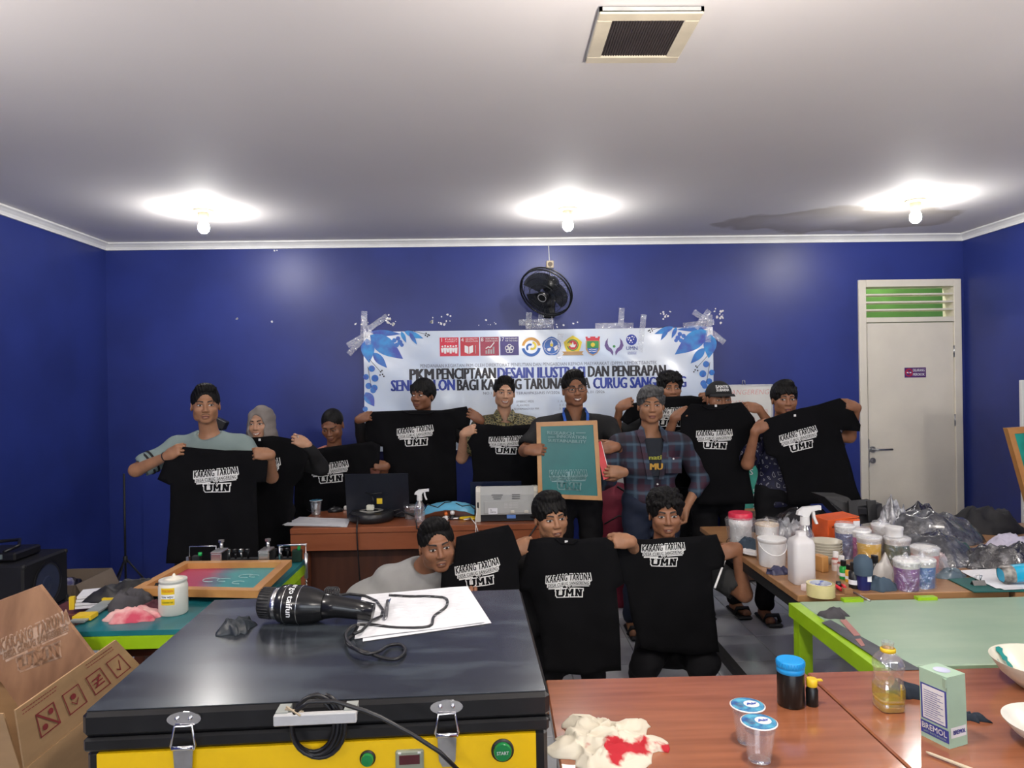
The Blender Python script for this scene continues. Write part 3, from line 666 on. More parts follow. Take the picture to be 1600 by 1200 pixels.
layer(lambda b: [btxt(b, 'UMN', 978, 995.5, 543.5, 6, 0.01), btxt(b, 'UNIVERSITAS', 980, 994, 549.5, 1.8), btxt(b, 'NUSANTARA', 980, 994, 552, 1.8)], 'globe_logo_lettering', M_bink)
# leaves: (base, tip, width px, kind)
def leaf_(b, a, t_, w_, n=9):
    A, T_ = at(*a, BY), at(*t_, BY); d = T_-A; nn = V((-d.z, 0, d.x)).normalized(); L_, R_ = [], []
    for i in range(n+1):
        s_ = i/n; ww = w_/PXM*0.5*math.sin(PI*min(1, s_**0.8))*(1.1-0.1*s_); L_.append(A+d*s_+nn*ww); R_.append(A+d*s_-nn*ww)
    b.add(L_+R_, [(i, i+1, n+2+i, n+1+i) for i in range(n)])
for side in (0, 1):
    mx = (lambda q_: q_) if side == 0 else (lambda q_: (1684-q_[0]+0.0, q_[1]-7))
    for k, (a, t_, w_) in enumerate((((578, 518), (627, 521), 9), ((578, 522), (630, 560), 26), ((573, 528), (577, 566), 20), ((583, 550), (605, 574), 12), ((632, 517), (662, 528), 9), ((627, 517), (635, 535), 6), ((640, 519), (652, 538), 6), ((571, 612), (585, 634), 14))):
        b = B(); leaf_(b, mx(a), mx(t_), w_); on_banner(b, 0.0022+0.0003*k); b.build('leaf', M_indigo if k % 3 == 0 else M_cyan, BAN)
    b = B()
    for (x, y, r_) in ((581, 575, 5), (586, 590, 5.5), (572, 588, 4.5), (585, 605, 5), (576, 602, 5), (583, 609, 4.5), (571, 638, 4), (616, 531, 3.5), (622, 528, 3.5), (625, 534, 4), (620, 538, 3.5), (628, 538, 3)):
        disc(b, at(*mx((x, y)), BY), r_/PXM, n=14)
    on_banner(b, 0.0028); b.build('berries', mat('berry_blue', (0.02, 0.20, 0.58), 0.35, col2=(0.05, 0.1, 0.45), scale=30), BAN, kind='stuff')
    b = B()
    for (x, y) in ((595, 580), (598, 584), (594, 585), (600, 587), (597, 578), (666, 520), (669, 522), (665, 523), (671, 523), (668, 525)): disc(b, at(*mx((x, y)), BY), 1.3/PXM, n=6)
    for p0_, p1_ in (((577, 560), (595, 580)), ((575, 572), (580, 604)), ((640, 515), (664, 521))):
        A, C2 = at(*mx(p0_), BY), at(*mx(p1_), BY); d = (C2-A).normalized(); nn = V((-d.z, 0, d.x))*0.0018; b.add([A-nn, C2-nn, C2+nn, A+nn], [(0, 1, 2, 3)])
    on_banner(b, 0.003); b.build('sprig', M_ink, BAN)
# tape pieces
M_tape = film('clear_tape', glossy=0.25, rough=0.12, bscale=40)
for (x, y, L_, a) in ((568, 505, 40, 1.5), (590, 503, 36, 0.6), (562, 528, 44, 0.5), (572, 515, 46, 1.7), (556, 540, 34, 0.8), (838, 502, 55, 0.03), (826, 500, 26, 1.5), (842, 508, 40, 0.0), (845, 497, 22, 1.45), (971, 494, 28, 1.5), (960, 508, 60, 0.0), (1098, 498, 36, 0.9), (1092, 505, 50, 0.1), (1115, 520, 46, -0.7), (1108, 512, 44, 1.5), (1096, 494, 30, -0.6), (875, 540, 40, 1.5), (1003, 520, 60, 1.45)):
    c = at(x, y, BY-0.014); d = V((math.cos(a), 0, math.sin(a))); nn = V((-d.z, 0, d.x)); b = B()
    hl, hw = L_/PXM/2, 0.024; n = 8; vs_ = []
    for k in range(n+1):
        s_ = -1+2*k/n
        for e in (-1, 1): vs_.append(c+d*(hl*s_)+nn*(hw*e*(1+0.15*noise.noise(V((k*0.9, e, x)))))+V((0, 0.010-0.006*abs(math.sin(k*1.7+x)), 0)))
    b.add(vs_, [(2*k, 2*k+2, 2*k+3, 2*k+1) for k in range(n)], True); b.build('tape_strip', M_tape, BAN)
# ================================================================ tables and desk
def wood(name, c1, c2, rough=0.3, stretch=(1.2, 14, 6), coat=0.2, scale=2.5):
    return mat(name, c1, rough, col2=c2, scale=scale, stretch=stretch, thresh=(0.3, 0.7), coat=coat, bump=0.004, bscale=8)
M_desk = wood('cherry_laminate', (0.28, 0.088, 0.038), (0.22, 0.064, 0.026), 0.32)
M_deskd = wood('dark_desk_panel', (0.085, 0.030, 0.016), (0.06, 0.02, 0.012), 0.4, stretch=(10, 1, 1))
M_table = wood('foreground_table_laminate', (0.33, 0.120, 0.056), (0.24, 0.080, 0.036), 0.16, coat=0.5)
M_brown = wood('brown_table_laminate', (0.36, 0.19, 0.085), (0.28, 0.14, 0.06), 0.35)
TZ = 0.75
# desk across the middle
dx0, dx1, dy0, dy1 = -1.245, 0.31, 4.28, 4.88
t = thing('desk', 'orange brown office desk holding the white printer, behind the crouching men', 'desk', ((dx0+dx1)/2, (dy0+dy1)/2, 0))
b = B(); b.box(((dx0+dx1)/2, (dy0+dy1)/2, TZ-0.0175), (dx1-dx0, dy1-dy0, 0.035), bev=0.004); b.build('desktop', M_desk, t)
b = B(); b.box(((dx0+dx1)/2, dy0+0.02, TZ-0.0875), (dx1-dx0-0.002, 0.022, 0.10)); b.build('front_rail', M_desk, t)
for x in (dx0+0.045, dx1-0.045):
    b = B(); b.box((x, (dy0+dy1)/2+0.01, (TZ-0.036)/2), (0.086, dy1-dy0-0.03, TZ-0.036)); b.build('side_panel', M_desk, t)
b = B(); b.box(((dx0+dx1)/2, dy0+0.14, 0.38), (dx1-dx0-0.18, 0.02, 0.52)); b.build('modesty_panel', M_deskd, t)

# brown worktables on the right (two tops butted together)
def metal_table(label, x0, x1, y0, y1, mtop, legm, group=None, thick=0.028, leg=0.045, z=TZ, legs=True, rail=0.12):
    t = thing('worktable', label, 'table', ((x0+x1)/2, (y0+y1)/2, 0), group)
    b = B(); b.box(((x0+x1)/2, (y0+y1)/2, z-thick/2), (x1-x0, y1-y0, thick), bev=0.003); b.build('tabletop', mtop, t)
    b = B(); s = leg/2+0.005; zz = z-thick-leg/2
    for y in (y0+s, y1-s): b.box(((x0+x1)/2, y, zz), (x1-x0-0.01, leg, leg))
    for x in (x0+s, x1-s): b.box((x, (y0+y1)/2, zz), (leg, y1-y0-0.01-2*leg, leg))
    b.build('apron_frame', legm, t)
    for x in (x0+s, x1-s):
        for y in (y0+s, y1-s):
            b = B(); b.box((x, y, (zz-leg/2)/2), (leg, leg, zz-leg/2)); b.build('leg', legm, t)
        b = B(); b.box((x, (y0+y1)/2, rail), (leg*0.9, y1-y0-2*leg-0.01, leg*0.9)); b.build('foot_rail', legm, t)
    return t
bx0 = on(1265, 942, TZ).x
metal_table('brown worktable with black steel legs crowded with paint pots beside the tiled gap', bx0, 2.02, 2.76, 4.10, M_brown, M_blackm)
metal_table('brown worktable in the right corner holding the green clipboard and bagged clothes', 2.03, 3.45, 2.74, 4.02, M_brown, M_blackm)
# green cutting table on the right
M_lime = mat('lime_green_enamel', (0.29, 0.50, 0.012), 0.3, var=0.08); M_mint = mat('pale_green_tabletop', (0.30, 0.40, 0.29), 0.35, col2=(0.20, 0.31, 0.22), scale=2.2, stretch=(1, 3, 1), thresh=(0.35, 0.75))
gx0 = 1.115; gt = thing('printing_table', 'lime framed table with worn pale green top at the right', 'table', (1.9, 2.4, 0))
b = B(); b.box(((gx0+3.0)/2+0.03, 2.37, TZ-0.012), (3.0-gx0, 0.62, 0.024), bev=0.003); b.build('tabletop', M_mint, gt)
b = B(); b.box((gx0+0.012, 2.37, TZ-0.028), (0.045, 0.62, 0.05)); b.box(((gx0+3.0)/2+0.03, 2.052, TZ-0.05), (3.0-gx0, 0.02, 0.05)); b.box(((gx0+3.0)/2+0.03, 2.688, TZ-0.05), (3.0-gx0, 0.02, 0.05)); b.build('lime_frame', M_lime, gt)
for x, y in ((gx0+0.03, 2.09), (gx0+0.03, 2.65), (2.97, 2.09), (2.97, 2.65)):
    b = B(); b.box((x, y, (TZ-0.055)/2), (0.05, 0.05, TZ-0.055)); b.build('leg', M_lime, gt)
for px in (1352, 1477):
    p = on(px, 951, TZ); b = B(); b.box((p.x, 2.672, TZ+0.006), (0.075, 0.028, 0.012)); b.build('lime_tab', M_lime, gt)
# foreground tables
fy = 1.985
def wtable(label, x0, x1, y0, y1):
    t = thing('wooden_table', label, 'table', ((x0+x1)/2, (y0+y1)/2, 0))
    b = B(); b.box(((x0+x1)/2, (y0+y1)/2, TZ-0.02), (x1-x0, y1-y0, 0.04), bev=0.004); b.build('tabletop', M_table, t)
    for x in (x0+0.04, x1-0.04): b = B(); b.box((x, (y0+y1)/2, (TZ-0.04)/2), (0.03, y1-y0-0.08, TZ-0.04)); b.build('side_panel', M_deskd, t)
    b = B(); b.box(((x0+x1)/2, y0+0.5*(y1-y0), 0.5), (x1-x0-0.12, 0.02, 0.36)); b.build('modesty_panel', M_deskd, t)
    return t
wtable('glossy reddish wooden table holding the water cups and the painted cloth', 0.13, 0.884, 0.85, 2.03)
wtable('glossy reddish wooden table holding the oil bottle and green carton', 0.889, 2.1, 0.85, 2.035)
# left printing table with teal top
lt = thing('printing_table', 'lime framed table with teal top holding the wooden screen frame at the left', 'table', (-1.22, 2.95, 0))
M_teal = mat('teal_tabletop', (0.012, 0.14, 0.16), 0.3, var=0.25, scale=4)
lx0, lx1, ly0, ly1 = -1.53, -0.945, 2.53, 3.52
b = B(); b.box(((lx0+lx1)/2, (ly0+ly1)/2, TZ-0.009), (lx1-lx0-0.004, ly1-ly0-0.004, 0.018)); b.build('tabletop', M_teal, lt)
b = B(); zz = TZ-0.042
for y in (ly0+0.01, ly1-0.01): b.box(((lx0+lx1)/2, y, zz), (lx1-lx0, 0.02, 0.046))
for x in (lx0+0.01, lx1-0.01): b.box((x, (ly0+ly1)/2, zz), (0.02, ly1-ly0-0.04, 0.046))
b.build('lime_frame', M_lime, lt)
for x in (lx0+0.04, lx1-0.04):
    for y in (ly0+0.3, ly1-0.05): b = B(); b.box((x, y, (zz-0.02)/2), (0.04, 0.04, zz-0.02)); b.build('leg', M_lime, lt)
# dark red wooden stools under the left table
M_stool = wood('red_brown_stool_wood', (0.16, 0.045, 0.025), (0.11, 0.03, 0.018), 0.4)
def stool(label, cx, cy, h, hw=0.15):
    t = thing('wooden_stool', label, 'stool', (cx, cy, 0), 'wooden stools under the left table')
    b = B(); b.box((cx, cy, h-0.015), (2*hw, 2*hw, 0.03), bev=0.004); b.build('seat', M_stool, t)
    for sx in (-1, 1):
        for sy in (-1, 1):
            b = B(); p0 = V((cx+sx*(hw-0.035), cy+sy*(hw-0.035), h-0.03)); p1 = V((cx+sx*(hw+0.03), cy+sy*(hw+0.03), 0)); w_ = 0.022
            b.add([p0+V((a*w_, c*w_, 0)) for a, c in ((-1, -1), (1, -1), (1, 1), (-1, 1))]+[p1+V((a*w_, c*w_, 0)) for a, c in ((-1, -1), (1, -1), (1, 1), (-1, 1))], [(0, 1, 2, 3), (7, 6, 5, 4)]+[(i, 4+i, 4+(i+1) % 4, (i+1) % 4) for i in range(4)]); b.build('leg', M_stool, t)
    for sy in (-1, 1): b = B(); b.box((cx, cy+sy*hw, 0.2), (2*hw-0.03, 0.02, 0.03)); b.build('stretcher', M_stool, t)
stool('red brown wooden stool with splayed legs under the teal table', -1.36, 2.86, 0.62)
stool('second red brown wooden stool, farther left behind the cardboard carton', -1.86, 3.3, 0.62)
# ================================================================ people: implicit surfaces, one continuous mesh per body
def axis_grid(lo, hi, fine, coarse=0.012, fstep=0.004):
    """non-uniform samples: fine inside the given intervals"""
    out = [lo]; x = lo
    while x < hi:
        st = coarse
        for a, c in fine:
            if a-coarse <= x <= c: st = fstep; break
        x += st; out.append(x)
    return np.array(out, dtype=np.float32)

class SDF:
    def __init__(s): s.p = []
    def cone(s, a, b, ra, rb, k=0.012, op='+', side=None, sx=1.0):
        s.p.append(('cone', V(a), V(b), ra, rb, k, op, side, sx)); return s
    def ell(s, c, r, k=0.012, op='+', R=None):
        r = (r, r, r) if isinstance(r, (int, float)) else r
        s.p.append(('ell', V(c), r, R, 0, k, op, None, 1)); return s
    def plane(s, c, n, k=0.004):          # removes everything on the side of n
        s.p.append(('plane', V(c), V(n).normalized(), None, 0, k, '-', None, 1)); return s
    def bounds(s):
        lo, hi = V((9, 9, 9)), V((-9, -9, -9))
        for p in s.p:
            if p[6] == '-': continue
            if p[0] == 'cone': pts = [(p[1], p[3]*max(1, p[8])), (p[2], p[4]*max(1, p[8]))]
            else: pts = [(p[1], max(p[2]))]
            for c, r in pts:
                for i in range(3): lo[i] = min(lo[i], c[i]-r-0.03); hi[i] = max(hi[i], c[i]+r+0.03)
        return lo, hi
    def mesh(s, fine=((), (), ()), coarse=0.012, fstep=0.004, disp=None):
        lo, hi = s.bounds()
        X, Y, Z = [axis_grid(lo[i], hi[i], fine[i], coarse, fstep) for i in range(3)]
        Fd = np.full((len(X), len(Y), len(Z)), 0.08, dtype=np.float32)
        for (kind, a, b, ra, rb, k, op, side, sx) in s.p:
            if kind == 'cone':
                m = max(ra, rb)*max(1, sx)+k+0.03; l_ = [min(a[i], b[i])-m for i in range(3)]; h_ = [max(a[i], b[i])+m for i in range(3)]
            elif kind == 'ell':
                m = max(b)+k+0.03; l_ = [a[i]-m for i in range(3)]; h_ = [a[i]+m for i in range(3)]
            else: l_, h_ = [-99]*3, [99]*3
            sl = tuple(slice(max(0, int(np.searchsorted(G, l_[i]))), int(np.searchsorted(G, h_[i]))) for i, G in enumerate((X, Y, Z)))
            x, y, z = X[sl[0]][:, None, None], Y[sl[1]][None, :, None], Z[sl[2]][None, None, :]
            if x.size == 0 or y.size == 0 or z.size == 0: continue
            if kind == 'cone':
                ba = b-a; L2 = max(ba.dot(ba), 1e-9); px, py, pz = x-a.x, y-a.y, z-a.z
                t = np.clip((px*ba.x+py*ba.y+pz*ba.z)/L2, 0, 1); qx, qy, qz = px-t*ba.x, py-t*ba.y, pz-t*ba.z
                if side is not None:
                    u = side; pu = qx*u[0]+qy*u[1]+qz*u[2]; f = pu*(1/sx-1); qx, qy, qz = qx+f*u[0], qy+f*u[1], qz+f*u[2]
                d = np.sqrt(qx*qx+qy*qy+qz*qz)-(ra+(rb-ra)*t)
            elif kind == 'ell':
                px, py, pz = x-a.x, y-a.y, z-a.z; r = b
                if ra is not None:
                    Ri = ra.transposed(); px, py, pz = [Ri[i][0]*px+Ri[i][1]*py+Ri[i][2]*pz for i in range(3)]
                k0 = np.sqrt((px/r[0])**2+(py/r[1])**2+(pz/r[2])**2); k1 = np.sqrt((px/r[0]**2)**2+(py/r[1]**2)**2+(pz/r[2]**2)**2)+1e-6
                d = k0*(k0-1)/k1
            else:
                d = (x-a.x)*b.x+(y-a.y)*b.y+(z-a.z)*b.z; d = -d
            f0 = Fd[sl]
            if op == '+':
                h = np.clip(0.5+0.5*(f0-d)/k, 0, 1); Fd[sl] = f0*(1-h)+d*h-k*h*(1-h)
            elif op == '-':
                h = np.clip(0.5-0.5*(f0+d)/k, 0, 1); Fd[sl] = f0*(1-h)-d*h+k*h*(1-h)
            else:
                h = np.clip(0.5-0.5*(f0-d)/k, 0, 1); Fd[sl] = f0*(1-h)+d*h+k*h*(1-h)
        if disp is not None: Fd += disp(X[:, None, None], Y[None, :, None], Z[None, None, :]).astype(np.float32)
        return nets(Fd, X, Y, Z)
def nets(Fd, X, Y, Z):
    S = Fd < 0; nx, ny, nz = Fd.shape
    c = np.zeros((nx-1, ny-1, nz-1), dtype=np.int8)
    for i in (0, 1):
        for j in (0, 1):
            for k in (0, 1): c += S[i:nx-1+i, j:ny-1+j, k:nz-1+k]
    act = (c > 0) & (c < 8); I, J, K = np.nonzero(act); n = len(I)
    idx = np.full(act.shape, -1, dtype=np.int64); idx[I, J, K] = np.arange(n)
    acc = np.zeros((n, 3)); cnt = np.zeros(n)
    cor = [(i, j, k) for i in (0, 1) for j in (0, 1) for k in (0, 1)]
    for a in cor:
        for ax_ in range(3):
            if a[ax_]: continue
            b = list(a); b[ax_] = 1
            fa = Fd[I+a[0], J+a[1], K+a[2]]; fb = Fd[I+b[0], J+b[1], K+b[2]]; m = (fa < 0) != (fb < 0)
            t = np.where(m, fa/np.where(m, fa-fb, 1), 0)
            pa = np.stack([X[I+a[0]], Y[J+a[1]], Z[K+a[2]]], 1); pb = np.stack([X[I+b[0]], Y[J+b[1]], Z[K+b[2]]], 1)
            acc += np.where(m[:, None], pa+(pb-pa)*t[:, None], 0); cnt += m
    P = acc/np.maximum(cnt, 1)[:, None]
    faces = []
    for ax_ in range(3):
        sh = [0, 0, 0]; sh[ax_] = 1
        A = S[:nx-sh[0], :ny-sh[1], :nz-sh[2]]; Bq = S[sh[0]:, sh[1]:, sh[2]:]
        o1, o2 = [(1, 2), (2, 0), (0, 1)][ax_]
        e = np.nonzero(A != Bq); e = [q for q in e]
        ok = (e[o1] > 0) & (e[o2] > 0) & (e[o1] < Fd.shape[o1]-1) & (e[o2] < Fd.shape[o2]-1); e = [q[ok] for q in e]
        ins = A[e[0], e[1], e[2]]
        def cell(d1, d2):
            q = [e[0].copy(), e[1].copy(), e[2].copy()]; q[o1] -= d1; q[o2] -= d2; return idx[q[0], q[1], q[2]]
        q = np.stack([cell(1, 1), cell(0, 1), cell(0, 0), cell(1, 0)], 1)
        q[~ins] = q[~ins][:, ::-1]; q = q[(q >= 0).all(1)]; faces.append(q)
    return P, np.concatenate(faces)
def np_mesh(name, P, Q, m, org, relax=1):
    P = P.copy()
    for _ in range(relax):      # one light Laplacian pass
        acc = np.zeros_like(P); cn = np.zeros(len(P))
        for i in range(4):
            a, b = Q[:, i], Q[:, (i+1) % 4]
            for ax_ in range(3): acc[:, ax_] += np.bincount(a, P[b, ax_], len(P))+np.bincount(b, P[a, ax_], len(P))
            cn += np.bincount(a, minlength=len(P))+np.bincount(b, minlength=len(P))
        P = P*0.5+0.5*acc/np.maximum(cn, 1)[:, None]
    P = P-np.array(org)
    me = bpy.data.meshes.new(name); me.vertices.add(len(P)); me.vertices.foreach_set('co', P.astype(np.float32).ravel())
    me.loops.add(Q.size); me.loops.foreach_set('vertex_index', Q.astype(np.int32).ravel())
    me.polygons.add(len(Q)); me.polygons.foreach_set('loop_start', np.arange(0, Q.size, 4, dtype=np.int32))
    me.polygons.foreach_set('use_smooth', np.ones(len(Q), dtype=bool)); me.update(calc_edges=True); me.materials.append(m); return me

SK = {'tan': (0.34, 0.165, 0.088), 'light': (0.46, 0.25, 0.155), 'brown': (0.21, 0.088, 0.045), 'mid': (0.275, 0.122, 0.064)}
def skin(k): return mat('skin_'+k, SK[k], 0.52, var=0.12, scale=22, bump=0.004, bscale=120, sss=0.08)
M_hair = mat('black_hair', (0.0055, 0.005, 0.005), 0.6, var=0.4, scale=60, bump=0.06, bscale=220, spec=0.22)
M_ghair = mat('grey_hair', (0.085, 0.085, 0.085), 0.6, col2=(0.022, 0.022, 0.022), scale=70, bump=0.05, bscale=150)
M_eye = mat('eye_white', (0.60, 0.57, 0.54), 0.3, var=0.02); M_iris = mat('dark_iris', (0.018, 0.01, 0.007), 0.15)
M_brow = mat('eyebrow_hair', (0.022, 0.014, 0.011), 0.7); M_lip = mat('lip', (0.33, 0.115, 0.09), 0.42); M_lipd = mat('dark_lip', (0.20, 0.075, 0.058), 0.45)
M_teeth = mat('teeth', (0.72, 0.70, 0.64), 0.3, var=0.02); M_mouth = mat('mouth_dark', (0.05, 0.015, 0.012), 0.5)
M_tee = mat('black_tee_cotton', (0.0045, 0.0045, 0.0055), 0.9, var=0.2, scale=5, bump=0.012, bscale=9, spec=0.14)
M_trous = mat('black_trouser', (0.008, 0.008, 0.010), 0.85, spec=0.25, bump=0.01)

def head_prims(s, H, hs, fat=1.0):
    """H: 4x4 head frame (origin between the eyes' height in the middle of the head, -Y is the face)"""
    R = H.to_3x3()
    def P(x, y, z): return H @ V((x*hs, y*hs, z*hs))
    def E(c, r, k=0.012, op='+'): s.ell(P(*c), tuple(q*hs for q in r), k*hs, op, R)
    E((0, 0.018, 0.030), (0.077, 0.094, 0.085), 0.02)
    E((0, -0.018, -0.036), (0.065*fat, 0.068, 0.070), 0.03)
    E((0, -0.060, -0.094), (0.026*fat, 0.018, 0.015), 0.03)
    for sg in (-1, 1):
        E((sg*0.046*fat, -0.002, -0.066), (0.018, 0.03, 0.024), 0.03)
        E((sg*0.040*fat, -0.060, -0.026), (0.022, 0.018, 0.018), 0.025)
    s.cone(P(-0.032, -0.076, 0.021), P(0.032, -0.076, 0.021), 0.012*hs, 0.012*hs, 0.014*hs)
    for sg in (-1, 1):
        E((sg*0.031, -0.094, -0.001), (0.017, 0.014, 0.010), 0.010, '-')
        E((sg*0.031, -0.072, 0.000), (0.0145, 0.0135, 0.0125), 0.003)
    s.cone(P(0, -0.082, 0.010), P(0, -0.098, -0.030), 0.0075*hs, 0.0115*hs, 0.010*hs)
    for sg in (-1, 1): E((sg*0.0125, -0.091, -0.034), (0.0085, 0.011, 0.0075), 0.006)
    E((0, -0.083, -0.061), (0.024, 0.011, 0.008), 0.008); E((0, -0.081, -0.073), (0.019, 0.011, 0.008), 0.006)
    s.cone(P(-0.024, -0.089, -0.067), P(0.024, -0.089, -0.067), 0.0022*hs, 0.0022*hs, 0.004*hs, '-')
    for sg in (-1, 1):
        s.ell(P(sg*0.078, 0.016, -0.006), (0.008*hs, 0.019*hs, 0.031*hs), 0.006*hs, '+', R @ Matrix.Rotation(sg*0.35, 3, 'Z'))
        s.ell(P(sg*0.084, 0.010, -0.002), (0.005*hs, 0.010*hs, 0.018*hs), 0.004*hs, '-', R @ Matrix.Rotation(sg*0.35, 3, 'Z'))

def hand_prims(s, Wr, f, n, side, hs=1.0, curl=(0.5, 0.9, 0.7), thumb=(0.5, 0.3), spread=0.06):
    """Wr wrist, f finger direction, n the way the fingers curl, side +1/-1: where the thumb lies along f x n"""
    f = V(f).normalized(); n = (V(n)-f*V(n).dot(f)).normalized(); c = f.cross(n)*side
    W_ = V(Wr); k = 0.006*hs
    R = Matrix((c, f, n)).transposed()
    s.ell(W_+f*0.045*hs, (0.040*hs, 0.050*hs, 0.016*hs), 0.014*hs, '+', R)
    s.cone(W_-f*0.01, W_+f*0.03*hs, 0.021*hs, 0.022*hs, 0.02*hs, '+', tuple(c), 1.2)
    tips = []
    for i, (off, L_, r) in enumerate(((0.030, 0.072, 0.0090), (0.0105, 0.080, 0.0092), (-0.0095, 0.074, 0.0088), (-0.029, 0.058, 0.0078))):
        d = (f+c*spread*(1.5-i)).normalized(); p = W_+f*(0.086-0.004*abs(i-1))*hs+c*off*hs; q0 = W_+f*0.045*hs+c*off*0.8*hs
        s.cone(q0, p, r*1.15*hs, r*1.1*hs, 0.010*hs)
        a = 0.0
        for sg, cu, fr in ((0, curl[0], 0.46), (1, curl[1], 0.30), (2, curl[2], 0.24)):
            a += cu*(1+0.08*i); dd = d*math.cos(a)+n*math.sin(a); p2 = p+dd*L_*fr*hs
            s.cone(p, p2, r*(1.03-0.06*sg)*hs, r*(0.97-0.07*sg)*hs, k*0.5); p = p2
        tips.append(p)
    p = W_+f*0.018*hs+c*0.028*hs+n*0.004*hs; d = (f*0.75+c*0.40+n*thumb[0]).normalized()
    for j, (L_, r) in enumerate(((0.040, 0.0125), (0.032, 0.0108), (0.026, 0.0098))):
        p2 = p+d*L_*hs; s.cone(p, p2, r*hs, r*0.93*hs, 0.006*hs if j else 0.014*hs); p = p2; d = (d*math.cos(thumb[1])+(f*0.5+n*0.7-c*0.35).normalized()*math.sin(thumb[1])).normalized()
    return tips

def ik(S, W_, a, b, pole):
    S, W_ = V(S), V(W_); d = W_-S; L_ = min(d.length, (a+b)*0.995); u = d.normalized(); x = (a*a-b*b+L_*L_)/(2*L_); h = math.sqrt(max(0, a*a-x*x))
    q = V(pole); q = (q-u*q.dot(u)).normalized(); return S+u*x+q*h

def patch(H, hs, bvh, fn, nu, nv, lift):
    """grid patch on the face; fn(u,v) -> head-local (x,z)"""
    vs_, ok = [], True
    for j in range(nv+1):
        for i in range(nu+1):
            x, z = fn(i/nu, j/nv); o = H @ V((x*hs, -0.2*hs, z*hs)); d = (H.to_3x3() @ V((0, 1, 0)))
            hit = bvh.ray_cast(o, d, 0.3)
            vs_.append((hit[0] if hit[0] else H @ V((x*hs, -0.08*hs, z*hs)))-d*lift)
    fs = [(j*(nu+1)+i, j*(nu+1)+i+1, (j+1)*(nu+1)+i+1, (j+1)*(nu+1)+i) for j in range(nv) for i in range(nu)]
    return vs_, fs

